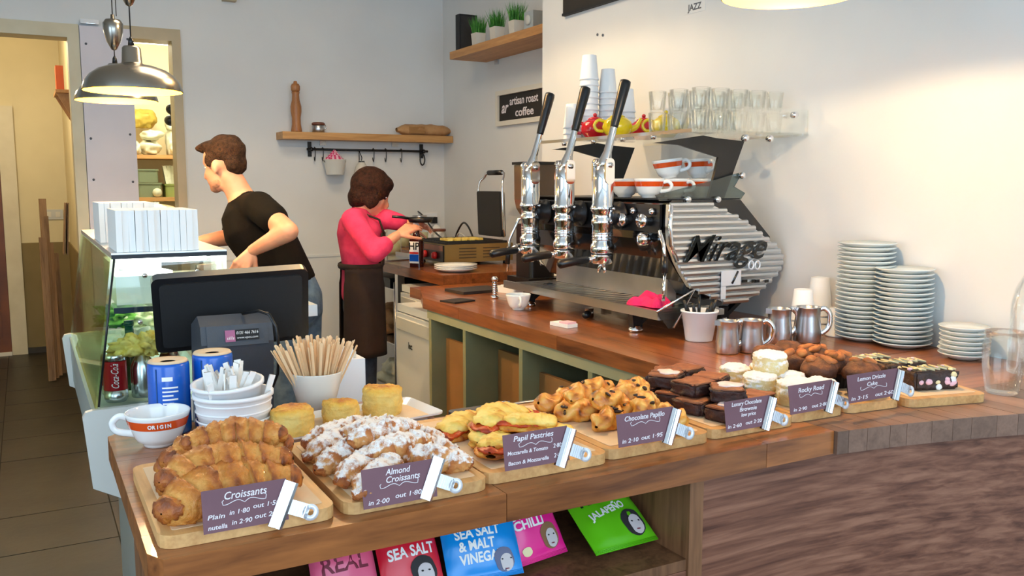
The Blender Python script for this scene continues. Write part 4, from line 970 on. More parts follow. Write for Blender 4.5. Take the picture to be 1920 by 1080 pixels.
# saucers
def saucer_mesh(r):
    h = .014
    return MB().lathe([(0, .002), (r*.52, .002), (r*.55, 0), (r*.58, .002), (r*.75, .005), (r*.96, h-.001), (r, h+.0015), (r*.985, h+.003), (r*.76, .0085), (r*.55, .0055), (0, .0055)], 36).mesh('saucer', 'porcelain_cool')
def saucers(px, py, r, top, lab, grp, pitch=.0133):
    p = onz(px, py, ZC); p.x = min(p.x, XN-r-.004); me = saucer_mesh(r); n = max(2, int((top-ZC)/pitch))
    for i in range(n):
        o = bpy.data.objects.new('saucer', me); COL.objects.link(o); o.location = (p.x+random.uniform(-.0025, .0025), p.y+random.uniform(-.0025, .0025), ZC+.0004+pitch*i); o.rotation_euler = (0, 0, random.uniform(0, 6))
        tag(o, lab, 'saucer', grp)
s1 = atk(1637, 452, 2.60); saucers(1637, 634, .084, s1.z, 'white saucer in the tallest stack on the counter', 'saucers, tallest stack')
s2 = atk(1722, 503, 2.49); saucers(1722, 645, .081, s2.z, 'white saucer in the second tallest stack on the counter', 'saucers, second stack')
s3 = atk(1806, 621, 2.30); saucers(1806, 672, .064, s3.z, 'small white saucer in the short stack by the wall', 'saucers, short stack', .0122)
# steel milk jugs
def jug(px, py, r, h, rz, lab):
    p = onz(px, py, ZC); t = thing('milk_jug', lab, 'jug', (p.x, p.y+r*.6, ZC+.0004), rz, 'steel milk jugs')
    MB().lathe([(0, 0), (r*.98, 0), (r*1.03, .004), (r*1.04, h*.35), (r*.92, h*.72), (r*.95, h*.98), (r*.99, h), (r*.93, h-.001), (r*.89, h*.72), (r, h*.35), (r*.97, .006), (0, .006)], 32).build('body', 'steel', t, False)
    MB().tube([(-r*.9, 0, h*.92), (-r*1.25, 0, h*.95), (-r*1.68, 0, h*.78), (-r*1.62, 0, h*.42), (-r*1.02, 0, h*.22)], .0045, 8, flat=1.8, sub=6).build('handle', 'chrome', t, False)
    MB().prism([(r*.85, -.012), (r*1.28, 0), (r*.85, .012)], h*.86, h*1.01).build('spout', 'steel', t, False)
jug(1372, 664, .031, .092, 2.8, 'short steel milk jug beside the white tub of spoons'); jug(1417, 662, .034, .092, 2.5, 'polished steel milk jug in front of the others')
jug(1470, 645, .036, .104, 2.9, 'tall steel milk jug standing behind the short ones'); jug(1524, 643, .039, .106, 2.6, 'large steel milk jug beside the saucer stack')
# white tub of black spoons
p = onz(1325, 641, ZC); tb_ = thing('spoon_tub', 'white tapered tub of black handled spoons beside the milk jugs', 'tub', (p.x, p.y+.035, ZC+.0004))
MB().lathe([(0, 0), (.040, 0), (.041, .002), (.054, .086), (.057, .087), (.057, .092), (.052, .092), (.039, .006), (0, .006)], 30).build('tub_body', 'white_plastic', tb_, False)
for i in range(7):
    a = i*.9; o = thing('black_spoon', 'black handled spoon standing in the white tub', 'spoon', (p.x+.016*math.cos(a), p.y+.035+.016*math.sin(a), ZC+.012), 0, 'spoons in the white tub')
    v = Vector((math.cos(a)*.030, math.sin(a)*.030, .095+.012*math.sin(i*2.3))); MB().tube([(0, 0, 0), v*.6], .003, 6).build('stem', 'steel', o, False); MB().tube([v*.6, v*.85, v*1.08], [.0045, .0055, .004], 8).build('handle', 'black_plastic', o, False)
# right hand glassware on the counter
p = onz(1902, 742, ZC); t = thing('ribbed_glass', 'tall ribbed glass on the counter beside the small saucers', 'glass', (p.x, p.y+.03, ZC+.0004))
mb = MB(); n = 48; H_ = .142
def rg(i, r, z): a = 2*PI*i/n; rr = r*(1+(.045 if i % 2 else -.02)*(1 if z < .12 else .2)); return (rr*math.cos(a), rr*math.sin(a), z)
PR = [(.030, 0), (.033, .004), (.041, .06), (.043, .11), (.041, .125), (.042, H_)]; PI_ = [(.0395, H_), (.0385, .125), (.040, .11), (.037, .06), (.030, .012), (.001, .010)]
pp = [(.001, 0)]+PR+PI_; vs = [rg(i, r, z) for i in range(n) for r, z in pp]; m = len(pp)
mb.add(vs, [[i*m+j, ((i+1) % n)*m+j, ((i+1) % n)*m+j+1, i*m+j+1] for i in range(n) for j in range(m-1)], True).build('wall', 'clear_glass', t, False)
q = atk(1925, 660, 2.2); t = thing('water_bottle', 'clear glass water bottle behind the ribbed glass', 'bottle', (q.x, q.y, ZC+.0004))
MB().lathe([(0, 0), (.040, 0), (.043, .005), (.043, .17), (.036, .21), (.018, .245), (.015, .28), (.015, .30), (.017, .302), (.017, .312), (.0125, .312), (.0125, .28), (.016, .245), (.034, .208), (.0405, .17), (.0405, .010), (0, .010)], 30).build('wall', 'clear_glass', t, False)
# ------------------------------------------------------------------ bits on the machine counter
p = onz(1052, 612, ZC); t = thing('folded_wipe', 'small pale pink folded wipe near the front edge of the machine counter', 'cloth', (p.x+.01, p.y, ZC+.0004), .15)
MB().box(-.022, .022, -.045, .045, 0, .012, bev=.003).build('lower_fold', 'paper_white', t, False); MB().box(-.020, .018, -.043, .0, .0122, .018, bev=.002).build('upper_fold', 'marshmallow_pink', t, False)
p = onz(930, 560, ZC); t = thing('steel_tamper', 'ridged shiny steel tamper standing on the counter', 'tamper', (p.x, p.y+.012, ZC+.0004))
MB().lathe([(0, 0), (.016, 0), (.018, .003), (.018, .010), (.008, .014)] + sum([[(.008, .016+.009*i), (.012, .020+.009*i), (.008, .0245+.009*i)] for i in range(6)], []) + [(.013, .074), (.015, .082), (.010, .09), (0, .091)], 20).build('body', 'chrome', t, False)
def slab(name, lab, m, x, y, rz, sx, sy, th, cat):
    o = MB().box(-sx/2, sx/2, -sy/2, sy/2, 0, th, bev=.0015).build(name, m, world=False, loc=(x, y, ZC+.0004), rot=(0, 0, rz)); return tag(o, lab, cat)
slab('slate_board', 'dark slate serving board lying on the machine counter', 'slate_black', 1.72, 3.45, .1, .22, .16, .012, 'board')
slab('black_mat', 'small black rubber mat at the counter front edge', 'black_soft', 1.505, 3.18, .3, .11, .09, .006, 'mat')
t = thing('bean_saucer', 'white square dish at the far end of the machine counter', 'dish', (1.87, 3.34, ZC+.0004), .2)
MB().prism(rrect(-.07, .07, -.06, .06, .012), 0, .03, bev=.003).build('dish', 'porcelain', t, False); MB().prism(rrect(-.058, .058, -.048, .048, .008), .0301, .0315).build('napkin', 'paper_white', t, False)
t = thing('rubber_stopper', 'small dark steel knock tool lying under the machine tray', 'tool', (1.72, 2.56, ZC+.0004), .8)
MB().tube([(-.05, 0, .016), (-.02, 0, .016), (.0, 0, .016)], [.012, .014, .012], 12).build('grip', 'black_plastic', t, False); MB().lathe([(0, 0), (.016, 0), (.016, .032), (0, .032)], 16, TR(.017, 0, 0)).build('head', 'chrome', t, False)
# coffee grinder behind
t = thing('coffee_grinder', 'coffee grinder with a brown bean hopper behind the machine', 'grinder', (2.03, 3.46, ZC+.0004))
MB().box(-.09, .09, -.10, .10, 0, .05, bev=.006).build('base', 'dark_metal', t, False)
MB().prism(rrect(-.065, .065, -.075, .075, .02), .0505, .29, bev=.004).build('body', 'black_plastic', t, False)
MB().lathe([(.045, .291), (.05, .30), (.09, .36), (.098, .40), (.10, .555), (.097, .555), (.094, .40), (.086, .362), (.045, .302)], 4, ROT(PI/4, 4, 'Z'), smooth=False).build('hopper', 'hopper_plastic', t, False)
MB().lathe([(0, .303), (.04, .303), (.082, .362), (.086, .40), (0, .41)], 4, ROT(PI/4, 4, 'Z'), smooth=False).build('beans', 'coffee_beans', t, False)
MB().box(-.078, .078, -.078, .078, .556, .568, bev=.004).build('hopper_lid', 'black_soft', t, False)
MB().tube([(-.06, 0, .20), (-.10, 0, .19), (-.13, 0, .17)], .012, 10).build('dosing_spout', 'chrome', t, False)
# ================================================================== chilled display case
dc = thing('display_case', 'white chilled food case with sloping glass front and steel top', 'display case', (.3, 2.8, 0))
Y0, Y1, XB = 2.24, 3.45, .43
EP = [(.090, .900), (.097, .913), (.112, .916), (XB, .92), (XB, .52), (.33, .59), (.19, .682), (.104, .73)]
for y in (Y0, Y1): MB().prism(EP, y-.02, y, axis='y', bev=.004).build('end_panel', 'white_enamel', dc)
MB().prism([(.112, .905), (XB, .905), (XB, .57), (.21, .69), (.117, .745)], Y0+.001, Y1-.021, axis='y').build('tub', 'case_grey', dc)
MB().box(.24, XB, Y0+.05, Y1-.05, 0, .57).build('plinth', 'case_grey', dc)
ZTOP = 1.268
MB().prism([(.118, .917), (.124, .917), (.174, ZTOP-.002), (.168, ZTOP-.002)], Y0-.006, Y1-.014, axis='y').build('front_glass', 'green_pane', dc)
MB().prism([(.126, .921), (XB-.01, .921), (XB-.01, ZTOP-.003), (.176, ZTOP-.003)], Y0-.004, Y0, axis='y').build('side_glass', 'case_pane', dc)
MB().tube([(.126, Y0-.006, .921), (.176, Y0-.006, ZTOP-.002)], .0028, 6).build('glass_seal', 'black_plastic', dc)
MB().box(.170, XB, Y0-.006, Y1, ZTOP, ZTOP+.012, bev=.002).build('top_slab', 'case_steel', dc)
MB().box(.170, XB, Y0-.009, Y0-.0065, ZTOP-.002, ZTOP+.008).build('top_trim', 'dark_metal', dc)
sh1 = MB().box(.175, XB-.012, Y0+.03, Y1-.03, 1.138, 1.144).build('glass_shelf', 'case_pane', dc)
MB().box(.172, XB-.012, Y0+.024, Y0+.03, 1.134, 1.147).build('shelf_edge', 'dark_metal', dc)
MB().box(.148, XB-.012, Y0+.25, Y1-.03, 1.018, 1.024).build('glass_shelf', 'case_pane', dc)
MB().box(XB-.012, XB, Y0, Y1-.02, .921, ZTOP-.001).build('back_glass', 'case_pane', dc)
MB().box(.25, .40, Y0+.1, Y1-.1, ZTOP-.022, ZTOP-.002, bev=.003).build('case_light', 'tube_light', dc)
for x, y, z in ((.24, Y0-.006, 1.225), (.36, Y0-.006, 1.228), (.225, Y0-.006, 1.115), (.34, Y0-.006, 1.12)):
    MB().lathe([(.006, 0), (.006, .004), (0, .006)], 10, TR(x, y, z) @ ROT(PI/2, 4, 'X')).build('glass_fixing', 'chrome', dc)
# rear work ledge of the case
MB().box(XB+.001, .67, Y0+.05, Y1, 1.09, 1.12, bev=.003).build('work_ledge', 'case_steel', dc)
for y in (Y0+.08, Y1-.05): MB().box(.62, .65, y, y+.03, 0, 1.089).build('ledge_leg', 'steel', dc)
# foods inside
def inside(px, py, z, m, r, lab, cat, seed, name, amp=.35, freq=45):
    p = onz(px, py, z); x = min(max(p.x, .155+r[0]*1.25), XB-.02-r[0]*1.25); y = min(max(p.y, Y0+.01+r[1]*1.2), Y1-.05-r[1])
    o = MB().ball((0, 0, r[2]*.8), r, 36, 24, amp=amp, freq=freq, seed=seed, flat=-r[2]*.8).build(name, m, world=False, loc=(x, y, z)); return tag(o, lab, cat)
Z1, Z2, Z3 = 1.1442, 1.0242, .9212
def wrap(px, y, z, sx, sy, sz, lab, rz=0):
    x = min(max(ony(px, 550, y).x, .185+sx/2), XB-.02-sx/2)
    o = thing('wrapped_sandwich', lab, 'sandwich', (x, y, z), rz); MB().box(-sx/2, sx/2, -sy/2, sy/2, 0, sz, bev=.012).build('wrap', 'paper_white', o, False)
    MB().box(-sx*.3, sx*.3, -sy/2-.002, -sy/2+.004, sz*.25, sz*.6, bev=.001).build('paper_fold', 'paper_white', o, False)
wrap(240, 2.42, Z1, .12, .16, .07, 'white paper wrapped loaf on the upper shelf of the case'); wrap(275, 2.62, Z1, .10, .14, .06, 'white paper parcel further back on the upper shelf of the case', .2); wrap(250, 2.85, Z1, .14, .2, .075, 'large white parcel at the far end of the upper case shelf')
inside(225, 610, Z2, 'lettuce', (.06, .08, .032), 'heap of green lettuce leaves in the display case', 'lettuce', 4, 'lettuce_heap', .9, 75)
inside(272, 610, Z2, 'salad_pale', (.05, .08, .03), 'bowlful of mixed pale salad in the display case', 'salad', 5, 'salad_heap', .7)
inside(258, 650, Z2, 'cheese_white', (.05, .05, .025), 'crumbled white cheese heap in the display case', 'cheese', 6, 'cheese_heap', .7)
inside(235, 670, Z2, 'pasta_yellow', (.05, .045, .026), 'yellow quiche heap near the case side glass', 'quiche', 7, 'quiche_heap', .55, 90)
inside(285, 668, Z2, 'pasta_yellow', (.036, .045, .028), 'yellow pasta heap beside the quiche in the case', 'pasta', 8, 'pasta_heap', .8, 95)
tag(MB().ball((0, 0, .028), (.036, .028, .028), 16, 10).build('lemon', 'lemon_yellow', world=False, loc=(.385, 2.525, Z2)), 'yellow lemon beside the pasta in the display case', 'lemon')
# drinks standing along the bottom
def can(x, y, label, mtop='can_silver'):
    t = thing('drink_can', label, 'can', (x, y, Z3), 0)
    MB().lathe([(0, 0), (.022, 0), (.027, .008), (.027, .030)], 24).build('base', 'can_silver', t, False)
    b = MB().lathe([(.0272, .030), (.0272, .100)], 24, cap=False); b.build('label_wrap', 'cola_red', t, False)
    MB().lathe([(.027, .100), (.023, .112), (.0225, .114), (.020, .113), (0, .112)], 24).build('lid', 'can_silver', t, False)
    o = text('Coca-Cola', .024, 'paper_white', t, ROT(PI/2, 4, 'Z'), shear=.35, ext=.0002, width=None)
    for v in o.data.vertices: a = math.atan2(-y, -x)+v.co.x/.0275; rr = .0276+v.co.z; v.co = Vector((rr*math.cos(a), rr*math.sin(a), .065+v.co.y*.58))
can(.168, 2.275, 'red cola can standing by the side glass of the case'); can(.168, 2.335, 'red cola can standing behind another can in the case')
def bottle(x, y, z, h, r, m, cap, lab, band=None):
    t = thing('drink_bottle', lab, 'bottle', (x, y, z))
    MB().lathe([(0, 0), (r*.95, 0), (r, .004), (r, h*.55), (r*.75, h*.68), (r*.42, h*.8), (r*.4, h*.93), (0, h*.93)], 22).build('body', m, t, False)
    MB().lathe([(r*.46, h*.93), (r*.46, h), (0, h)], 16).build('cap', cap, t, False)
    if band: MB().lathe([(r+.0006, h*.2), (r+.0006, h*.5)], 22, cap=False).build('label_wrap', band, t, False)
bottle(.215, 2.40, Z3, .175, .026, 'green_glass', 'green_glass', 'green glass bottle behind the cola cans in the case')
bottle(.232, 2.30, Z3, .135, .028, 'can_silver', 'white_plastic', 'silver drink bottle with white cap beside the cola can', None)
bottle(.30, 2.34, Z3, .14, .028, 'cola_dark', 'red_plastic', 'dark cola bottle with red cap in the case', 'red_plastic')
bottle(.335, 2.29, Z3, .15, .027, 'clear_glass', 'green_glass', 'clear water bottle with green cap in the case')
bottle(.385, 2.29, Z3, .15, .027, 'clear_glass', 'ink_darkblue', 'clear water bottle with blue cap in the case')
# flattened cake cartons standing on the case
cart = MB().box(-.0068, .0068, -.115, .115, 0, .098, bev=.0012).mesh('flat_carton', 'paper_white')
cart2 = MB().box(-.0068, .0068, -.115, .115, 0, .108, bev=.0012).mesh('flat_carton', 'paper_white')
ZK = ZTOP+.0125
def cartons(x0, x1, y, me, lab, grp):
    n = int((x1-x0)/.0142)
    for i in range(n):
        o = bpy.data.objects.new('flat_carton', me); COL.objects.link(o); o.location = (x0+.0142*(i+.5), y+random.uniform(-.004, .004), ZK); o.rotation_euler = (0, random.uniform(-.008, .008), 0); tag(o, lab, 'carton', grp)
cartons(.183, .375, 2.36, cart, 'white flattened cake carton in the row at the case end', 'cartons in the nearer row')
cartons(.176, .330, 2.75, cart2, 'white flattened cake carton in the row further along the case', 'cartons in the farther row')
# condiments on the ledge
def onledge(px): p = ony(px, 490, 2.72); return Vector((max(p.x, .47), 2.72, 1.1205))
q = onledge(345); t = thing('sauce_jar', 'pale green jar with a brown lid on the case ledge', 'jar', (q.x-.005, 2.72, q.z))
MB().lathe([(0, 0), (.028, 0), (.03, .004), (.03, .055), (.026, .062)], 20).build('body', 'sock_green', t, False); MB().lathe([(.028, .062), (.028, .082), (0, .084)], 20).build('lid', 'enamel_lid', t, False)
q = ony(371, 490, 2.80); t = thing('pepper_grinder', 'small dark pepper grinder on the case ledge', 'pepper grinder', (q.x+.01, 2.80, 1.1205))
MB().lathe([(0, 0), (.022, 0), (.018, .03), (.014, .05), (.02, .06), (.018, .075), (.006, .08), (.006, .085), (0, .086)], 18).build('body', 'sign_black', t, False); MB().tube([(0, 0, .086), (.012, 0, .092), (.024, 0, .09)], .003, 6).build('crank', 'steel', t, False)
q = ony(400, 490, 2.80); t = thing('squeeze_bottle', 'pale yellow squeeze bottle with pointed nozzle on the ledge', 'bottle', (q.x+.012, 2.80, 1.1205))
MB().lathe([(0, 0), (.026, 0), (.026, .05), (.018, .056)], 18).build('body', 'pasta_yellow', t, False); MB().lathe([(.019, .056), (.016, .062), (.005, .078), (.002, .09), (0, .09)], 14).build('nozzle', 'cheese_white', t, False)

# ================================================================== till
tl = thing('till_ledge', 'low wooden ledge behind the counter carrying the till', 'ledge', (.5, 2.0, 0))
MB().box(.29, .72, 1.815, 2.21, .83, .86, bev=.003).build('top', 'carcass_wood', tl)
for x in (.30, .69): MB().box(x, x+.025, 1.83, 2.2, 0, .829).build('support', 'carcass_wood', tl)
mon = thing('till_monitor', 'black till monitor seen from behind on a charcoal stand', 'monitor', (.50, 1.98, .86))
mc = atk(436, 577, 2.10); un = Vector((math.cos(-.10), math.sin(-.10), .035)); vn = Vector((.02, -.30, .95))
Mm = frame(mc, un, vn)
MB().prism(rrect(-.176, .176, -.092, .096, .016), -.012, .020, M=Mm, bev=.005).build('screen_back', 'black_plastic', mon)
MB().prism(rrect(-.160, .160, -.078, .082, .010), .0201, .026, M=Mm, bev=.003).build('back_hump', 'black_soft', mon)
MB().prism(rrect(-.168, .168, -.084, .088, .006), -.0128, -.0121, M=Mm).build('screen', 'black_gloss', mon)
st = atk(446, 690, 1.98); yst = st.y
xs0 = ony(378, 690, yst).x; xs1 = ony(513, 690, yst).x; zt2 = ony(446, 592, yst).z
MB().prism([(yst+.02, .861), (yst+.15, .861), (yst+.12, zt2-.03), (yst+.035, zt2), (yst+.0, zt2-.02), (yst-.01, zt2-.06)], xs0, xs1, axis='x', bev=.005).build('stand', 'charcoal_plastic', mon)
MB().prism([(yst-.013, zt2-.065), (yst-.003, zt2-.02), (yst-.001, zt2-.02), (yst-.011, zt2-.065)], xs0+.012, xs1-.012, axis='x').build('stand_cover', 'charcoal_plastic', mon)
MB().box(xs0-.02, xs1+.02, yst-.01, yst+.18, .8605, .875, bev=.004).build('base', 'black_plastic', mon)
fs_ = frame(Vector(((xs0+xs1)/2+.006, yst-.0105, zt2-.042)), (1, 0, 0), Vector((0, .22, .97)))
MB().box(-.012, .040, -.012, .012, 0, .0012, M=fs_).build('sticker', 'ink_black', mon)
MB().box(-.034, -.0125, -.014, .012, 0, .0013, M=fs_).build('sticker_logo', 'sticker_pink', mon)
def stext(b, s, x, y, m, w_): 
    o = text(b, s, m, None, fs_ @ TR(x, y, .0013), ext=.0003, shear=.2, width=w_); org = parent_org(mon); o.data.transform(TR(-org.x, -org.y, -org.z)); o.parent = mon
stext('0131 466 7616', .0095, .014, .0045, 'paper_white', .048); stext('www.epos.com', .007, .014, -.006, 'paper_white', .046); stext('tills', .010, -.023, -.006, 'paper_white', .016)
cps = [atk(x, y, k) for x, y, k in ((455, 588, 2.0), (485, 583, 1.96), (505, 590, 1.94), (517, 612, 1.94), (523, 650, 1.95), (521, 700, 1.97), (500, 755, 2.0))]
MB().tube(cps, .0035, 8).build('cable', 'black_plastic', mon)
pr_ = thing('receipt_printer', 'white receipt printer behind the cup of stirrers', 'printer', (.625, 2.03, .8605))
MB().box(-.06, .06, -.07, .08, 0, .17, bev=.008).build('body', 'white_plastic', pr_, False); MB().box(-.045, .045, -.05, .03, .1705, .185, bev=.006).build('lid', 'off_white', pr_, False); MB().box(-.035, .035, -.058, -.054, .165, .20).build('paper', 'paper_white', pr_, False)
# blue packs, tub of sachets, cup of stirrers
def bluepack(x, y, h, lab):
    t = thing('sugar_drum', lab, 'pack', (x, y, ZC+.0004), .3, 'blue paper drums behind the cup')
    MB().lathe([(0, 0), (.037, 0), (.038, .003), (.038, h-.006), (.036, h)], 32).build('drum', 'blue_pack', t, False)
    MB().lathe([(.0365, h), (.034, h+.004), (.02, h+.003), (.012, h-.001), (0, h-.001)], 26).build('crimped_top', 'baking_paper', t, False)
    for i in range(5):
        a0 = -PI*.5-.75; L_ = random.uniform(.5, .8); b = MB(); b.lathe([(.0385, .060+.0075*i), (.0385, .0630+.0075*i)], 8, a0=a0, a1=a0+L_); b.build('print_line', 'paper_white', t, False)
    b = MB(); b.lathe([(.0385, .104), (.0385, .112)], 8, a0=-PI*.5-.75, a1=-PI*.5-.25); b.build('print_line', 'paper_white', t, False)
    MB().tube([(.0385*math.cos(-2.6), .0385*math.sin(-2.6), .003), (.0385*math.cos(-2.6), .0385*math.sin(-2.6), h-.008)], .0012, 6).build('seam', 'ink_darkblue', t, False)
bluepack(.222, 1.755, .135, 'blue paper drum with pale crimped top behind the orange banded cup'); bluepack(.305, 1.765, .142, 'blue paper drum tucked between another drum and the till')
TBX, TBY = .318, 1.640
tu = thing('sachet_tub', 'white plastic tub holding a second tub of sugar sachets', 'tub', (TBX, TBY, ZC+.0004))
MB().lathe([(0, 0), (.058, 0), (.060, .003), (.064, .05), (.066, .051), (.066, .056), (.068, .082), (.072, .083), (.072, .090), (.066, .090), (.058, .006), (0, .006)], 40).build('tub_body', 'white_plastic', tu, False)
for z in (.040, .056, .072): MB().lathe([(.0665+z*.03-.0016, z), (.0685+z*.03-.0016, z+.002), (.0665+z*.03-.0016, z+.004)], 40, cap=False).build('moulded_ring', 'white_plastic', tu, False)
ti = thing('inner_tub', 'white plastic tub nested inside the sachet tub', 'tub', (TBX-.004, TBY+.004, ZC+.012)); ti.rotation_euler = (.05, -.06, 0)
MB().lathe([(0, 0), (.046, 0), (.049, .003), (.060, .092), (.065, .093), (.065, .099), (.058, .099), (.046, .007), (0, .007)], 40).build('tub_body', 'white_plastic', ti, False)
sach = MB().box(-.006, .006, -.0012, .0012, 0, .085, bev=.0006).box(-.006, .006, -.0015, .0015, .078, .085).mesh('sugar_sachet', 'paper_white')
for i in range(20):
    a = i*2.4; r = .012+.025*((i*7) % 10)/10; o = bpy.data.objects.new('sugar_sachet', sach); COL.objects.link(o)
    o.location = (TBX-.004+r*math.cos(a), TBY+.004+r*math.sin(a), ZC+.052+.010*((i*3) % 5)/5); o.rotation_euler = (random.uniform(-.45, .45), random.uniform(-.45, .45), random.uniform(0, 3))
    tag(o, 'white paper sugar sachet stick standing in the nested tub', 'sachet', 'sugar sachets in the tub')
for i, (dx, dy, ry) in enumerate(((.055, -.02, .55), (-.045, -.03, -.55))):
    o = bpy.data.objects.new('sugar_sachet', sach); COL.objects.link(o); o.location = (TBX+dx*.75, TBY+dy, ZC+.038); o.rotation_euler = (.15, ry*.5, .4); tag(o, 'white paper sugar sachet stick slipped down beside the inner tub', 'sachet', 'sugar sachets between the tubs')
bwp = onz(590, 768, ZC); BX, BY = bwp.x, min(bwp.y, 1.762)
bw = thing('stirrer_cup', 'white tapered cup holding wooden stirrers behind the scones', 'cup', (BX, BY, ZC+.0004))
MB().lathe([(0, 0), (.032, 0), (.034, .003), (.047, .05), (.055, .084), (.0555, .086), (.053, .086), (.045, .05), (.031, .006), (0, .006)], 36).build('cup_wall', 'white_enamel', bw, False)
stk = MB().prism(rrect(-.0029, .0029, 0, .140, .0026, 3), -.0007, .0007, M=Matrix(((1, 0, 0, 0), (0, 0, 1, 0), (0, 1, 0, 0), (0, 0, 0, 1)))).mesh('wooden_stirrer', 'stirrer_wood')
for i in range(84):
    u = (i+.5)/84; r = .040*math.sqrt(u); a = i*2.39996; lx, ly = r*math.cos(a), r*math.sin(a)
    o = bpy.data.objects.new('wooden_stirrer', stk); COL.objects.link(o)
    bx, by = lx*.62, ly*.62; o.location = (BX+bx, BY+by, ZC+.008+random.uniform(0, .012))
    d = Vector((lx*2.1+random.uniform(-.008, .008), ly*1.1+random.uniform(-.006, .006), .15)).normalized()
    yv = d.cross(Vector((math.cos(a*1.7), math.sin(a*1.7), 0))).normalized(); xv = yv.cross(d)
    o.rotation_euler = Matrix((xv, yv, d)).transposed().to_euler()
    tag(o, 'flat wooden stirrer fanned out in the white cup', 'stirrer', 'wooden stirrers in the white cup')
# ================================================================== boards and baking
TB = .018
def board(cx, cy, w_, d_, rz, lab):
    t = thing('serving_board', lab, 'board', (cx, cy, ZC+.0004), rz, 'wooden serving boards on the counter')
    MB().prism(rrect(-w_/2, w_/2, -d_/2, d_/2, .022), 0, TB, bev=.004).build('board', 'board_wood', t, False)
    pw, pd = w_/2-.016, d_/2-.020
    o = MB().prism(rrect(-pw, pw, -pd, pd, .004, 2), 0, .0006).build('paper_liner', 'baking_paper', world=False, loc=(cx, cy, ZC+.0006+TB), rot=(0, 0, rz+.01)); tag(o, 'sheet of baking paper on the '+lab.split(' ', 1)[1], 'paper', 'baking paper sheets')
    return t
ZB = ZC+TB+.0016
board(.245, 1.335, .235, .335, .0, 'wooden board under the plain croissants'); board(.490, 1.335, .232, .335, .0, 'wooden board under the almond croissants'); board(.727, 1.358, .235, .345, .0, 'wooden board under the savoury pastries')
board(.963, 1.372, .232, .35, .0, 'wooden board under the golden chocolate twists'); board(1.195, 1.375, .215, .34, -.01, 'wooden board under the brownies'); board(1.382, 1.385, .148, .34, -.03, 'wooden board under the sugared scones')
board(1.55, 1.385, .150, .36, -.10, 'wooden board under the muffins'); board(1.742, 1.300, .205, .29, -.24, 'wooden board under the rocky road slices')
def crescent(L, R, bend, seed, ridges=4.2, amp=.10, flat=.72, nu=84, nv=34, fat=2.6):
    def pos(u, v):
        s = (u-.5)*2; a = s*bend; Ra = L/2/math.sin(bend) if bend > .05 else 1e3
        c = Vector((Ra*math.sin(a), -Ra*(math.cos(a)-math.cos(bend))*1.0, 0)); tx = Vector((math.cos(a), math.sin(a), 0)); n = Vector((-math.sin(a), math.cos(a), 0)) if False else Vector((tx.y, -tx.x, 0))
        base = max(0, 1-abs(s)**fat)**.8; t = 2*PI*v + .5*s; saw = (abs(s)*ridges+.16*math.sin(t+seed)+.12*noise.noise(Vector((s*3, seed, math.cos(t))))+.05*seed) % 1.0
        r = R*(.20+.80*base)*(1.05-.17*saw**1.5)
        if abs(s) > .95: r *= max(0, 1-((abs(s)-.95)/.05)**2)**.5
        p = c + n*(r*math.cos(t)*1.05) + Vector((0, 0, r*math.sin(t)*.92))
        q = noise.noise(p*60+Vector((seed*5.3, seed, 2)))+.6*noise.noise(p*150+Vector((seed, 7, seed)))
        p += (n*math.cos(t)+Vector((0, 0, math.sin(t))))*q*R*amp + (n*math.cos(t)+Vector((0, 0, math.sin(t))))*noise.noise(p*320+Vector((seed, 2, 9)))*R*.045
        p.z = max(p.z, -R*flat)
        return p, saw, q, s, t
    mb = MB()
    mb.quadgrid(lambda u, v: pos(u, v)[0], nu, nv, tonef=lambda u, v: (lambda g: min(1, max(0, .62-.62*g[1]+.30*g[2]+(.22 if abs(g[3]) > .9 else 0)+.12*math.sin(g[4]))))(pos(u, v)))
    return mb
def bake_kind(n, fn): return [fn(i) for i in range(n)]
CR = [crescent(.190, .041, .62, i, 3.4, .13, .62, fat=1.9).mesh('croissant', 'croissant_crust') for i in range(3)]
def put(name, me, loc, rot, lab, cat, grp, sc=1):
    o = bpy.data.objects.new(name, me); COL.objects.link(o); o.location = loc; o.rotation_euler = rot; o.scale = (sc,)*3 if not isinstance(sc, tuple) else sc
    return tag(o, lab, cat, grp)
GCR = 'plain croissants on the first board'
for i, (x, y, z, rx, rz, s, lab) in enumerate([
    (.238, 1.212, .024, -.10, .26, 1.10, 'big golden croissant at the foot of the heap behind its price card'), (.244, 1.285, .026, -.1, .05, 1.0, 'golden croissant in the middle of the bottom layer'),
    (.250, 1.365, .026, -.1, -.12, 1.0, 'golden croissant in the bottom layer nearest the orange banded cup'), (.238, 1.258, .046, -.2, .10, 1.0, 'golden croissant lying across the lower layer of the heap'),
    (.255, 1.332, .048, -.15, .0, 1.0, 'golden croissant leaning up to the top of the heap'), (.262, 1.325, .070, -.2, -.1, .80, 'golden croissant crowning the heap'), (.26, 1.430, .026, -.1, .1, .9, 'golden croissant at the back of the heap beside the scone plate')]):
    put('croissant', CR[i % 3], (x-.004, y, ZB+z), (-rx, 0, rz+PI), lab, 'croissant', GCR, s)
AL = [crescent(.135, .0245, .22, 20+i, 2.2, .22, .7).mesh('almond_croissant', 'sugared_crust') for i in range(3)]
ALP = [(.437, 1.212, .018, .75), (.432, 1.275, .018, .72), (.425, 1.342, .018, .62), (.430, 1.405, .018, .50), (.452, 1.458, .020, .25), (.545, 1.250, .018, -.55), (.552, 1.318, .018, -.50), (.556, 1.385, .018, -.40), (.540, 1.440, .020, -.25), (.500, 1.285, .034, .3), (.505, 1.385, .034, -.2), (.495, 1.335, .044, .15)]
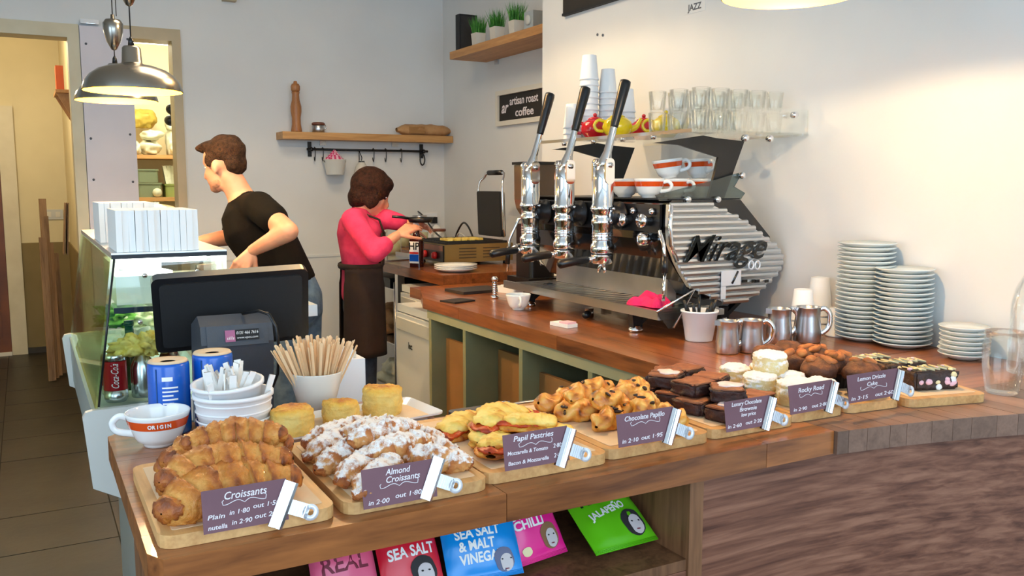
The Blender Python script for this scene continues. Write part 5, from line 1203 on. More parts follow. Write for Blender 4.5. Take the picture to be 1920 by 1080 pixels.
ALW = ['whose tip sticks out behind the price card', 'second behind the price card on the croissant side', 'third behind the price card on the croissant side', 'fourth behind the price card on the croissant side', 'furthest back on the croissant side, by the scone plate',
       'beside the clip of its price card', 'second behind the clip on the savoury side', 'third behind the clip on the savoury side', 'furthest back on the savoury side', 'lying on top right behind the card', 'lying on top toward the scone plate', 'crowning the heap in the middle']
for i, (x, y, z, rz) in enumerate(ALP):
    put('almond_croissant', AL[i % 3], (x, y, ZB+z), (.05*(i % 3-1), -.12 if x < .48 else .12 if x > .52 else 0, rz), 'sugar dusted almond croissant '+ALW[i], 'croissant', 'almond croissants on the second board')
# scones on the white plate
pa, pb_, = onz(502, 842, ZC), onz(808, 788, ZC); ang = math.atan2(pb_.y-pa.y, pb_.x-pa.x)
pl = thing('long_plate', 'long white rectangular plate of scones behind the boards', 'plate', ((pa.x+pb_.x)/2+.004, (pa.y+pb_.y)/2+.054, ZC+.0004), ang)
def plate(u, v): return None
MB().prism(rrect(-.155, .155, -.06, .06, .02), 0, .006, bev=.002).build('foot', 'porcelain', pl, False)
mb = MB(); o_ = rrect(-.178, .178, -.078, .078, .018, 5); i_ = rrect(-.155, .155, -.06, .06, .02, 5); n = len(o_)
mb.add([(x, y, .0062) for x, y in i_]+[(x, y, .016) for x, y in o_]+[(x, y, .0195) for x, y in o_]+[(x, y, .0095) for x, y in i_], [[k*n+i, k*n+(i+1) % n, (k+1)*n+(i+1) % n, (k+1)*n+i] for k in range(3) for i in range(n)]+[[3*n+i for i in range(n)]], False)
mb.build('dish', 'porcelain', pl, False)
c, s_ = math.cos(ang), math.sin(ang)
def onplate(u, v): return (pl.location.x+u*c-v*s_, pl.location.y+u*s_+v*c)
x, y = onplate(.01, 0); o = MB().prism(rrect(-.15, .15, -.057, .057, .003, 2), 0, .0008).build('plate_liner', 'baking_paper', world=False, loc=(x, y, ZC+.0101), rot=(0, 0, ang)); tag(o, 'baking paper strip lining the white scone plate', 'paper')
def scone(seed, r, h, m='scone_crust', top=.9):
    mb = MB(); nu, nv = 36, 48
    def pos(u, v):
        t = 2*PI*v; ph = u
        if ph < .5: z = h*ph/.5*.72; rr = r*(.94+.06*math.sin(PI*ph/.5))
        else: q = (ph-.5)/.5; z = h*(.72+.28*math.sin(q*PI/2)); rr = r*math.cos(q*PI/2)**.7*.96+.0003
        p = Vector((rr*math.cos(t), rr*math.sin(t), z)); k = noise.noise(p*38+Vector((seed*4.1, 3, seed)))+.5*noise.noise(p*110+Vector((seed, 1, 2)))
        k2 = noise.noise(p*240+Vector((seed, 5, 5))); d = Vector((p.x, p.y, 0)); p += d*(.13*k+.04*k2); p.z *= 1+.09*k+.03*k2
        return p, k, ph
    mb.quadgrid(lambda u, v: pos(u, v)[0], nu, nv, tonef=lambda u, v: (lambda g: min(1, max(0, (.18 if g[2] < .5 else .18+top*(g[2]-.5)*1.5)+.28*g[1])))(pos(u, v)))
    mb.add([(0, 0, 0)], [], True)
    return mb
for i, (px, u, v, r, h, lab) in enumerate([(535, -.115, -.012, .040, .050, 'golden scone leaning at the croissant end of the white plate'), (628, -.012, .0, .036, .046, 'golden brown scone in the middle of the white plate'), (722, .085, .018, .040, .057, 'tall golden scone at the free end of the white plate')]):
    x, y = onplate(u, v); put('scone', scone(i+1, r, h).mesh('scone', 'scone_crust'), (x, y, ZC+.0112), (.0, .0, i), lab, 'scone', 'scones on the white plate')
# savoury pastries: browned base, tomato layer showing at the edges, puffed cheesy fold over the middle
def lump(seed, L, W, H, rag, f=45, bias=.3, mname='fold', m='cheese_pastry'):
    def pos(u, v):
        s = (u-.5)*2; t = 2*PI*v; e = max(0, 1-abs(s)**4)**.5
        p = Vector((s*L/2, W/2*math.cos(t)*(.25+.75*e)*(1+.18*s), H/2*math.sin(t)*(.2+.8*e)))
        k = noise.noise(p*f+Vector((seed*3.3, 1, seed)))+.6*noise.noise(p*f*2.4+Vector((seed, 2, 1)))+.3*noise.noise(p*f*6+Vector((1, seed, 1)))
        p += Vector((s*.3, math.cos(t), .9*math.sin(t)))*(rag*k); p.z = max(p.z, -H*.45); return p, k, s, t
    return MB().quadgrid(lambda u, v: pos(u, v)[0], 34, 26, tonef=lambda u, v: (lambda g: min(1, max(0, bias+.42*g[1]+.3*abs(g[2])**6)))(pos(u, v))).mesh(mname, m)
SVB = [lump(40+i, .108, .070, .016, .0045, 45, .55, 'pastry_base') for i in range(3)]; SVT = [lump(50+i, .094, .054, .013, .005, 60, .5, 'filling', 'tomato_filling') for i in range(3)]; SVC = [lump(60+i, .098, .060, .021, .0065, 55, .24, 'cheese_fold') for i in range(3)]
def savoury(x, y, z, rx, ry, rz, i, grp, lab):
    t = thing('savoury_pastry', lab, 'pastry', (x, y, z), 0, grp); t.rotation_euler = (rx, ry, rz)
    for nme, me, zz, dx, r in (('pastry_base', SVB[i % 3], -.003, 0, 0), ('filling', SVT[(i+1) % 3], .004, .010 if i % 2 else -.010, .06), ('cheese_fold', SVC[(i*2) % 3], .010, -.008 if i % 2 else .008, -.05)):
        a = bpy.data.objects.new(nme, me); COL.objects.link(a); a.parent = t; a.location = (dx, .003*(i % 3-1), zz); a.rotation_euler = (0, 0, r)
SVW = ['next to its price card on the almond side', 'second from the card on the almond side', 'at the back corner beside the scone plate', 'right behind its price card', 'behind the clip of its price card', 'in the middle of the twist side', 'at the very back beside the tongs', 'at the back corner beside the chocolate twists', 'on top toward the almond croissants', 'on top toward the tongs', 'on top nearest the price card']
for i, (x, y, z, rz) in enumerate([(.668, 1.275, .010, .9), (.690, 1.345, .010, .8), (.660, 1.43, .010, .55), (.735, 1.255, .010, .6), (.775, 1.305, .010, -.5), (.765, 1.385, .010, -.6), (.725, 1.470, .010, .15), (.785, 1.455, .010, -.3), (.705, 1.375, .032, .7), (.745, 1.420, .032, .2), (.750, 1.330, .030, -.4)]):
    savoury(x, 1.25+(y-1.25)*(.84 if z < .02 else .78), ZB+z*.95, .1*math.sin(i), .1*math.cos(i*2), rz, i, 'savoury pastries, upper layer' if z > .02 else 'savoury pastries, bottom layer', 'cheesy folded pastry with tomato filling '+SVW[i])
# chocolate twists
def twist(seed, L=.088, R=.023):
    def pos(u, v):
        s = (u-.5)*2; t = 2*PI*v; r = R*(max(0, 1-abs(s)**3)**.5*.9+.1)*(1+.16*math.sin(3*t+6*s+seed))
        p = Vector((s*L/2, r*math.cos(t), r*math.sin(t)*.85)); k = noise.noise(p*70+Vector((seed*2.1, seed, 0)))+.6*noise.noise(p*160+Vector((2, seed, 0)))
        p += Vector((0, math.cos(t), math.sin(t)))*k*R*.2; p.z = max(p.z, -R*.7); return p, k, s, t
    return MB().quadgrid(lambda u, v: pos(u, v)[0], 26, 24, tonef=lambda u, v: (lambda g: min(1, max(0, .42+.45*g[1]-.22*math.sin(3*g[3]+6*g[2]+seed))))(pos(u, v))).mesh('pastry_twist', 'twist_pastry')
TW = [twist(70+i) for i in range(4)]; CH = MB().ball((0, 0, 0), (.008, .006, .004), 10, 6, amp=.3, freq=90, seed=2).mesh('chocolate_chip', 'coffee_beans')
def ctwist(x, y, z, rz, i):
    up = z > .03; t = thing('chocolate_twist', 'golden chocolate twist '+('piled on the heap' if up else 'lying on the baking paper'), 'pastry', (x, y, ZB+z), 0, 'chocolate twists, upper layers' if up else 'chocolate twists, bottom layer')
    t.rotation_euler = (.25*math.sin(i*1.7), .2*math.cos(i*2.1), rz); a = bpy.data.objects.new('pastry_twist', TW[i % 4]); COL.objects.link(a); a.parent = t
    rn = random.Random(i*7)
    for q in range(3):
        an = rn.uniform(-1.1, 1.1); b = bpy.data.objects.new('chocolate_chip', CH); COL.objects.link(b); b.parent = t; b.location = (rn.uniform(-.03, .03), .0215*math.sin(an), .0185*math.cos(an)); b.rotation_euler = (-an, 0, rn.uniform(0, 3)); b.scale = (rn.uniform(.5, 1.1), rn.uniform(.5, 1), .7)
for i, (x, y, z, rz) in enumerate([(.895, 1.455, .017, .3), (.905, 1.385, .017, -.4), (.925, 1.310, .017, .5), (.965, 1.255, .017, .9), (.985, 1.33, .017, -.2), (.975, 1.41, .017, .6), (.965, 1.485, .017, .0), (1.03, 1.46, .017, -.5), (1.035, 1.385, .017, .4), (1.035, 1.305, .017, -.6), (1.01, 1.235, .017, .2),
                                   (.935, 1.42, .040, .6), (.955, 1.345, .040, .1), (.995, 1.29, .040, .8), (1.01, 1.36, .042, -.4), (.990, 1.435, .042, .4), (1.045, 1.40, .040, .2)]): ctwist(x, y, z, rz, i)
# brownies
def slabcake(seed, sx, sy, sz, m):
    bm = bmesh.new(); bmesh.ops.create_cube(bm, size=1); bmesh.ops.bevel(bm, geom=bm.edges[:], offset=.06, segments=2, affect='EDGES'); bmesh.ops.subdivide_edges(bm, edges=bm.edges[:], cuts=5, use_grid_fill=True)
    vs = []; tn = []
    for v in bm.verts:
        p = Vector((v.co.x*sx, v.co.y*sy, (v.co.z+.5)*sz)); k = noise.noise(p*70+Vector((seed*3, 1, seed)))+.6*noise.noise(p*180+Vector((seed, 0, 4)))
        vs.append(p+Vector((v.co.x*.012, v.co.y*.012, min(.004, sz*.3)))*k); tn.append(min(1, max(0, .5+.4*k)))
    bm.verts.index_update(); fs = [[q.index for q in f.verts] for f in bm.faces]; bm.free(); return MB().add(vs, fs, True, tone=tn).mesh('cake', m)
BRM = [slabcake(90+i, .070, .064, .024, 'brownie_cake') for i in range(3)]
BRT = [slabcake(95+i, .066, .060, .0035, 'brownie_top') for i in range(2)]; BRI = MB().ball((0, 0, .001), (.026, .022, .0035), 22, 8, amp=.55, freq=70, seed=9).mesh('icing', 'icing_sugar')
def brownie(x, y, z, rz, i, icing=False, tilt=0):
    up = z > .02; lab = ('sugar dusted ' if icing else 'cocoa topped ')+'chocolate brownie '+('stacked on others' if up else 'on the baking paper')
    t = thing('brownie', lab, 'brownie', (x, y, ZB+z), 0, lab.replace('chocolate ', '')+' group'); t.rotation_euler = (tilt, tilt*.5, rz)
    for n_, me, zz in (('cake', BRM[i % 3], 0), ('crust', BRT[i % 2], .0238)): a = bpy.data.objects.new(n_, me); COL.objects.link(a); a.parent = t; a.location = (0, 0, zz)
    if icing: a = bpy.data.objects.new('icing', BRI); COL.objects.link(a); a.parent = t; a.location = (.006, -.004, .0268); a.rotation_euler = (0, 0, i)
for i, (x, y, z, rz, ic) in enumerate([(1.145, 1.475, 0, .35, 0), (1.155, 1.40, 0, .5, 0), (1.150, 1.325, 0, .3, 0), (1.165, 1.250, 0, .2, 1), (1.225, 1.275, 0, .6, 0), (1.225, 1.345, 0, .2, 0), (1.225, 1.42, 0, .4, 0), (1.225, 1.49, 0, .1, 0), (1.285, 1.30, 0, .3, 0), (1.28, 1.38, 0, .7, 0),
                                       (1.165, 1.44, .0280, .6, 1), (1.17, 1.355, .0280, .15, 0), (1.235, 1.38, .0280, .5, 0), (1.24, 1.47, .0280, .2, 0), (1.195, 1.285, .0280, .9, 1), (1.19, 1.465, .0280, .65, 0)]): brownie(x, y, z, rz, i, ic)
# sugared scones
SS = [scone(110+i, .036, .050, top=.5).mesh('sugared_scone', 'sugared_scone') for i in range(3)]
for i, (x, y, z, lab) in enumerate([(1.372, 1.275, 0, 'tall sugared scone standing behind the brownie price card'), (1.425, 1.262, 0, 'sugared scone beside the rocky road price card'), (1.355, 1.36, 0, 'sugared scone beside the brownies'), (1.425, 1.345, 0, 'sugared scone in the middle of the scone board'), (1.375, 1.455, 0, 'sugared scone at the back of its board'), (1.445, 1.43, 0, 'sugared scone beside the dark muffins'), (1.40, 1.375, .040, 'sugared scone on top of the heap')]):
    put('sugared_scone', SS[i % 3], (x, y, ZB+z), (0, 0, i*1.3), lab, 'scone', 'sugared scones', 1.02 if i else 1.08)
# muffins
mtop = [MB().ball((0, 0, .048), (.040, .040, .026), 24, 16, amp=.18, freq=60, seed=130+i, tonef=lambda n, q: .45+.5*q).mesh('muffin_top', 'muffin_top') for i in range(2)]
mcase = MB(); n = 40
mcase.add([((r*(1+(.035 if j % 2 else -.02)))*math.cos(2*PI*j/n), (r*(1+(.035 if j % 2 else -.02)))*math.sin(2*PI*j/n), z) for r, z in ((.026, 0), (.035, .046)) for j in range(n)]+[(0, 0, 0)], [[j, (j+1) % n, n+(j+1) % n, n+j] for j in range(n)]+[[2*n, (j+1) % n, j] for j in range(n)], False); mcase = mcase.mesh('paper_case', 'muffin_case')
nut = [MB().ball((0, 0, 0), (.017, .012, .008), 12, 8, amp=.5, freq=80, seed=140+i).mesh('nut_topping', 'nut_topping') for i in range(3)]
for i, (x, y, nuts, lab) in enumerate([(1.60, 1.515, 0, 'plain dark muffin at the back of the muffin board'), (1.522, 1.50, 0, 'dark muffin beside the sugared scones'), (1.595, 1.43, 3, 'nut topped dark muffin in the middle of the board'), (1.515, 1.415, 2, 'nut topped dark muffin beside the sugared scones'), (1.575, 1.345, 4, 'heavily nut topped muffin behind the drizzle cake card'), (1.502, 1.33, 3, 'nut topped muffin behind the rocky road card'), (1.555, 1.262, 2, 'muffin right behind the lemon cake card'), (1.665, 1.49, 1, 'dark muffin overhanging toward the saucers')]):
    t = thing('muffin', lab, 'muffin', (x, y, ZB if i < 7 else ZC+.0006), i, 'dark muffins'); 
    for n_, me in (('paper_case', mcase), ('muffin_top', mtop[i % 2])): a = bpy.data.objects.new(n_, me); COL.objects.link(a); a.parent = t
    for q in range(nuts): a = bpy.data.objects.new('nut_topping', nut[q % 3]); COL.objects.link(a); a.parent = t; a.location = (.018*math.cos(q*1.9), .018*math.sin(q*1.9), .070); a.rotation_euler = (.3, .2, q)
# rocky road slices
RR = [slabcake(150+i, .11, .055, .042, 'rocky_choc') for i in range(2)]
def rocky(x, y, z, rz, i, lab):
    t = thing('rocky_road', lab, 'cake', (x, y, z), rz, 'rocky road slices')
    a = bpy.data.objects.new('slice', RR[i % 2]); COL.objects.link(a); a.parent = t
    rnd = random.Random(i)
    for q in range(12):
        m = ('marshmallow_pink', 'white_choc', 'marshmallow_pink', 'porcelain')[q % 4]; r = rnd.uniform(.004, .008)
        MB().ball((rnd.uniform(-.05, .05), -.027, rnd.uniform(.007, .034)), (r*1.2, .005, r), 10, 7, amp=.3, freq=120, seed=q).build('marshmallow', m, t, False)
    for q in range(9):
        m = ('white_choc', 'marshmallow_pink', 'white_choc')[q % 3]; r = rnd.uniform(.004, .008); MB().ball((rnd.uniform(-.048, .048), rnd.uniform(-.022, .024), .043), (r, r, .004), 10, 7, amp=.3, freq=120, seed=q).build('chunk', m, t, False)
    MB().tube([(-.052+.0087*k, (-.024 if k % 2 else .022)+.004*math.sin(k), .0445+.001*(k % 2)) for k in range(13)], .0022, 6).build('drizzle', 'white_choc', t, False)
rocky(1.742, 1.235, ZB, -.30, 0, 'rocky road slice at the front of its board showing pink marshmallow'); rocky(1.755, 1.318, ZB, -.22, 1, 'rocky road slice behind the front one'); rocky(1.725, 1.388, ZB, -.15, 2, 'rocky road slice at the back of its board')
# tongs
tg = thing('serving_tongs', 'steel tongs with dark grip lying behind the savoury pastries', 'tongs', (.85, 1.575, ZC+.0004), .0)
MB().prism(rrect(-.125, .0, -.016, .016, .0155, 6), 0, .014, bev=.004).build('grip', 'charcoal_plastic', tg, False)
for s in (-1, 1): MB().tube([(-.005, s*.006, .008), (.05, s*.012, .010), (.12, s*.014, .008), (.16, s*.008, .006)], [.004, .005, .005, .007], 8, flat=.5).build('arm', 'steel', tg, False)
MB().tube([(-.012, 0, .016), (.0, 0, .018), (.012, 0, .016)], .004, 8).build('joint', 'chrome', tg, False)
# ================================================================== far counter: grill, bottle, plates, appliances
gr = thing('contact_grill', 'steel contact grill with red knobs and open black lid', 'grill', (2.08, 4.34, ZF))
GX0, GX1, GY0, GY1 = 1.89, 2.29, 4.14, 4.53
MB().box(GX0, GX1, GY0, GY1, ZF+.018, ZF+.112, bev=.004).build('housing', 'olive_steel', gr)
MB().box(GX0-.008, GX0-.0005, GY0+.01, GY1-.01, ZF+.022, ZF+.108, bev=.002).build('control_panel', 'black_plastic', gr)
MB().box(GX0-.0085, GX0-.004, GY0+.012, GY1-.012, ZF+.078, ZF+.106).build('name_strip', 'enamel_lid', gr)
for y in (4.24, 4.37): MB().lathe([(.019, 0), (.019, .012), (.014, .022), (0, .022)], 18, TR(GX0-.0085, y, ZF+.052) @ ROT(-PI/2, 4, 'Y')).build('knob', 'red_plastic', gr)
for x in (GX0+.03, GX1-.03):
    for y in (GY0+.03, GY1-.03): MB().lathe([(.014, ZF+.0005), (.012, ZF+.018)], 12, TR(x, y, 0)).build('foot', 'black_plastic', gr)
for i in range(4):
    for j in range(2): MB().box(GX0+.08+j*.14, GX0+.18+j*.14, GY0-.0016, GY0-.0002, ZF+.04+i*.016, ZF+.044+i*.016).build('vent_slot', 'sign_black', gr)
MB().box(GX0+.005, GX1-.03, GY0+.008, GY1-.008, ZF+.1125, ZF+.124, bev=.002).build('lower_plate', 'black_soft', gr)
for i in range(16): MB().box(GX0+.02, GX1-.05, GY0+.022+.0225*i, GY0+.033+.0225*i, ZF+.1242, ZF+.128).build('plate_ridge', 'black_soft', gr)
lid = frame(Vector((2.262, 4.33, ZF+.14)), (0, -1, 0), Vector((-.04, 0, 1)))
MB().prism(rrect(-.135, .135, 0, .245, .012), -.016, .016, M=lid, bev=.004).build('lid', 'black_soft', gr)
MB().box(-.12, .12, .01, .235, -.0175, -.0162, M=lid).build('lid_plate', 'slate_black', gr)
MB().tube([lid @ Vector(p) for p in ((-.142, .0, 0), (-.142, .26, 0), (-.115, .325, -.03), (-.08, .345, -.035), (.08, .345, -.035), (.115, .325, -.03), (.142, .26, 0), (.142, 0, 0))], .008, 10, sub=4).build('handle_loop', 'chrome', gr)
MB().tube([lid @ Vector(p) for p in ((-.075, .346, -.035), (.075, .346, -.035))], .014, 12).build('handle_grip', 'black_plastic', gr)
for i in range(5):
    p = ony(842+i*14, 443, 4.2); o = MB().box(-.014, .014, -.05, .05, 0, .012, bev=.004).build('halloumi_strip', 'pasta_yellow', world=False, loc=(min(max(p.x, GX0+.03), GX1-.06), 4.235, ZF+.1285), rot=(0, 0, .08*math.sin(i*2)))
    tag(o, 'pale yellow slice cooking on the grill plate', 'slice', 'slices on the grill')
# cables behind the grill
cb_ = thing('power_cable', 'looped black and grey power cable behind the grill', 'cable', (2.3, 4.75, ZF))
MB().tube([(2.28, 4.56, ZF+.006), (2.30, 4.62, ZF+.08), (2.30, 4.70, ZF+.17), (2.32, 4.82, ZF+.19), (2.33, 4.93, ZF+.12), (2.33, 4.98, ZF+.05), (2.36, 5.3, ZF+.10), (2.38, 5.55, ZF+.2), (2.39, YB-.022, ZF+.235)], .006, 8, sub=6).build('cord', 'black_plastic', cb_)
MB().tube([(2.26, 4.56, ZF+.006), (2.27, 4.66, ZF+.10), (2.27, 4.78, ZF+.13), (2.29, 4.86, ZF+.03), (2.31, 4.95, ZF+.01)], .005, 8, sub=6).build('cord', 'socket_grey', cb_)
p = ony(800, 412, YB); so = thing('wall_socket', 'white twin power socket on the back wall above the worktop', 'socket', (p.x, YB, p.z))
MB().box(p.x-.075, p.x+.075, YB-.014, YB-.0005, p.z-.045, p.z+.045, bev=.003).build('plate', 'white_plastic', so)
for s in (-.037, .037): MB().box(p.x+s-.022, p.x+s+.022, YB-.017, YB-.0142, p.z-.02, p.z+.022, bev=.001).build('outlet', 'off_white', so)
MB().box(p.x+.02, p.x+.06, YB-.05, YB-.0175, p.z-.025, p.z+.02, bev=.005).build('plug', 'black_plastic', so)
# brown sauce bottle
t = thing('sauce_bottle', 'brown sauce bottle with white cap standing before the grill', 'bottle', (1.756, 4.20, ZF+.0004), 2.2)
MB().prism(rrect(-.033, .033, -.024, .024, .012, 4), 0, .145, bev=.003).build('body', 'cola_dark', t, False)
MB().lathe([(.026, .145), (.017, .172), (.014, .19), (.014, .205), (0, .205)], 20).build('neck', 'cola_dark', t, False)
MB().lathe([(.017, .205), (.017, .225), (.014, .23), (0, .23)], 18).build('cap', 'white_plastic', t, False)
for s in (-1, 1):
    MB().box(-.028, .028, s*.0242-.0004, s*.0242+.0004, .02, .132).build('front_label', 'paper_white', t, False)
    MB().box(-.027, .027, s*.0249-.0003, s*.0249+.0003, .03, .066).build('label_panel', 'blue_pack', t, False)
    MB().box(-.027, .027, s*.0249-.0003, s*.0249+.0003, .068, .078).build('label_stripe', 'red_plastic', t, False)
    text('HP', .052, 'ink_black', t, frame(Vector((0, s*.0252, .106)), (-s, 0, 0) if s > 0 else (1, 0, 0), (0, 0, 1)), bold=.001)
# stacked plates, black pan, glass jars
pm_ = MB().lathe([(0, .002), (.06, .002), (.062, 0), (.066, .002), (.085, .008), (.105, .016), (.106, .019), (.084, .0115), (.062, .006), (0, .006)], 36).mesh('dinner_plate', 'porcelain')
for i in range(3):
    o = bpy.data.objects.new('dinner_plate', pm_); COL.objects.link(o); o.location = (1.83, 3.885, ZF+.0004+.009*i); tag(o, ('topmost' if i == 2 else 'middle' if i == 1 else 'lowest')+' white plate of the short stack in front of the grill', 'plate', 'white plates before the grill')
t = thing('frying_pan', 'small black pan held over the worktop by the woman', 'pan', (0, 0, 0))
pp = atk(788, 417, 4.46); t.location = pp
MB().lathe([(0, 0), (.055, 0), (.068, .026), (.066, .026), (.054, .003), (0, .003)], 26).build('pan', 'black_plastic', t, False)
MB().tube([(-.066, 0, .022), (-.10, -.0, .028), (-.15, -.0, .032)], .007, 8).build('handle', 'black_plastic', t, False)
def gjar(x, y, h, r, lab, lid='steel'):
    t = thing('storage_jar', lab, 'jar', (x, y, ZF+.0004), 0, 'glass jars by the back wall'); MB().lathe([(0, 0), (r, 0), (r, h*.8), (r*.8, h*.9), (r*.8, h)], 22).build('jar_wall', 'clear_glass', t, False); MB().lathe([(r*.86, h), (r*.86, h+.015), (0, h+.017)], 20).build('lid', lid, t, False)
    MB().lathe([(0, .004), (r*.93, .004), (r*.93, h*.55), (0, h*.57)], 20).build('contents', 'salad_pale', t, False)
gjar(1.93, 4.98, .17, .05, 'glass storage jar with steel lid nearest the woman'); gjar(2.22, 5.25, .21, .055, 'tall glass storage jar by the back wall'); gjar(2.27, 5.06, .13, .05, 'short glass storage jar near the corner', 'enamel_lid'); gjar(2.24, 5.60, .19, .05, 'glass storage jar tucked against the back wall')
sack('paper_parcel', 'small white crumpled packet by the wall socket', 2.50, 5.62, ZF+.0004, (.055, .05, .07), 'paper_white', 31, 'packet')
# steel tray on the worktop edge in front of the woman
t = thing('steel_tray', 'shallow steel tray on the far worktop near the woman', 'tray', (1.82, 4.72, ZF+.0004), .1)
MB().prism(rrect(-.09, .09, -.13, .13, .02), 0, .006, bev=.001).build('base', 'steel', t, False)
for a in ((-.09, -.086, -.12, .12), (.086, .09, -.12, .12)): MB().box(a[0], a[1], a[2], a[3], .0062, .03).build('rim', 'steel', t, False)
# ------------------------------------------------------------------ fridges under the far worktop
def fridge(x0, y0, y1, h, lab, logo):
    t = thing('small_fridge', lab, 'fridge', (x0+.28, (y0+y1)/2, 0))
    MB().box(x0+.05, x0+.58, y0, y1, .02, h-.035, bev=.006).build('cabinet', 'off_white', t)
    MB().box(x0+.01, x0+.58, y0-.004, y1+.004, h-.034, h, bev=.012).build('worktop', 'white_enamel', t)
    d = MB().box(x0, x0+.046, y0+.003, y1-.003, .06, h-.04, bev=.010).build('door', 'white_enamel', t)
    MB().box(x0-.006, x0+.004, y0+.02, y1-.02, h-.115, h-.06, bev=.004).build('handle_strip', 'off_white', d)
    for y in (y0+.06, y1-.06): MB().box(x0+.06, x0+.10, y-.02, y+.02, 0, .0195).build('foot', 'black_plastic', t)
    if logo:
        o = text(logo, .042, 'ink_black', None, frame(Vector((x0-.0008, (y0+y1)/2+.06, h-.18)), (0, -1, 0), (0, 0, 1)), bold=.001); org = parent_org(d); o.data.transform(TR(-org.x, -org.y, -org.z)); o.parent = d
fridge(1.53, 3.45, 3.925, .872, 'white under-counter fridge beside the green cabinet', 'lec'); fridge(1.66, 3.955, 4.19, .93, 'white under-counter fridge beneath the raised worktop', None)
rk = thing('wire_rack', 'steel wire rack under the far worktop behind the woman', 'rack', (1.95, 4.75, 0))
for x in (1.775, 2.2):
    for y in (4.56, 5.12): MB().tube([(x, y, 0), (x, y, .90)], .009, 8).build('upright', 'steel', rk)
for z in (.25, .55, .86):
    MB().box(1.768, 2.205, 4.55, 5.13, z-.006, z, bev=.001).build('shelf', 'steel', rk)
for i, (x, y, z, r, m, lab) in enumerate([(1.86, 4.72, .2505, (.11, .14, .10), 'bag_white', 'crumpled pale bag on the low shelf of the wire rack'), (1.92, 4.95, .5505, (.12, .13, .09), 'bread_bag', 'brown paper sack on the middle shelf of the rack'), (1.60, 4.62, 0, (.09, .11, .09), 'bag_white', 'crumpled pale bag on the floor beside the rack'), (1.62, 4.28+.55, 0, (.08, .09, .13), 'bread_bag', 'brown paper sack standing on the floor by the rack')]):
    sack('floor_bag', lab, x, y, z, r, m, 40+i)
t = thing('baking_tin', 'dark baking tin on top of the wire rack', 'tin', (1.93, 4.82, .8605)); MB().box(-.16, .16, -.2, .2, 0, .05, bev=.008).build('tin', 'dark_metal', t, False); MB().box(-.165, .165, -.205, .205, .05, .055, bev=.001).build('rim', 'dark_metal', t, False)
# ================================================================== people
def joinmesh(o, other):
    bm = bmesh.new(); bm.from_mesh(o.data); bm.from_mesh(other.data); bm.to_mesh(o.data); bm.free()
    me = other.data; bpy.data.objects.remove(other); bpy.data.meshes.remove(me)
    for p in o.data.polygons: p.use_smooth = True
def headframe(c, fwd, up=(0, 0, 1)):
    f = Vector(fwd).normalized(); u = Vector(up); u = (u - f*u.dot(f)).normalized(); l = u.cross(f)
    return Matrix(((f.x, l.x, u.x, c[0]), (f.y, l.y, u.y, c[1]), (f.z, l.z, u.z, c[2]), (0, 0, 0, 1)))
def add_head(mb, H):
    mb.ball((-.012, 0, .040), (.096, .076, .088), 22, 16, M=H); mb.ball((.028, 0, -.035), (.060, .056, .072), 20, 14, M=H)
    mb.ball((.060, 0, -.088), (.024, .026, .020), 12, 8, M=H); mb.ball((.02, 0, -.075), (.052, .048, .03), 14, 10, M=H)
    a, b = H @ Vector((.080, 0, .012)), H @ Vector((.100, 0, -.030)); mb.cap(a, b, .010, .0145, 10)
    mb.ball((.072, 0, .032), (.020, .046, .012), 14, 8, M=H); mb.ball((.078, 0, -.060), (.012, .022, .008), 12, 8, M=H); mb.ball((.076, 0, -.071), (.011, .020, .007), 12, 8, M=H)
    for s in (-1, 1):
        mb.ball((-.008, s*.076, -.008), (.019, .010, .032), 12, 10, M=H); mb.ball((.052, s*.034, -.022), (.026, .022, .026), 12, 8, M=H)
def hand(wrist, tip, palm_n, size=1.0, curl=.5, side=1):
    """palm with five separate bent fingers; palm_n is the direction the palm faces, side chooses the thumb side"""
    mb = MB(); w_ = Vector(wrist); d = (Vector(tip)-w_).normalized(); n = Vector(palm_n); n = (n - d*n.dot(d)).normalized(); x = d.cross(n)*side; S = size
    for q in range(4): a = w_ + x*((q-1.5)*.019*S); mb.cap(a*.25+w_*.75+d*.005, a + d*.082*S, .017*S, .0125*S, 10)
    for q, (L, o) in enumerate(((.068, .078), (.080, .086), (.075, .084), (.058, .074))):
        p = w_ + x*((q-1.5)*.0195*S) + d*o*S; dd = d.copy(); ang = curl*(.35+.06*q)
        for sgm, r in ((.45, .0088), (.32, .0080), (.26, .0070)):
            dd = (dd*math.cos(ang) + n*math.sin(ang)).normalized(); e = p + dd*(L*sgm*S); mb.cap(p, e, r*S, (r-.0006)*S, 9); p = e; n2 = n
            ang = curl*.75
    p = w_ - x*.026*S + d*.022*S; td = (d*.72 - x*.60 + n*.32).normalized()
    for L, r in ((.040, .0125), (.032, .0100), (.026, .0088)): e = p + td*(L*S); mb.cap(p, e, r*S, (r-.001)*S, 10); p = e; td = (td*.9 + d*.35 + n*.2).normalized()
    return mb
FW = Vector((math.sin(YAW), math.cos(YAW), 0)); RT = Vector(_R)
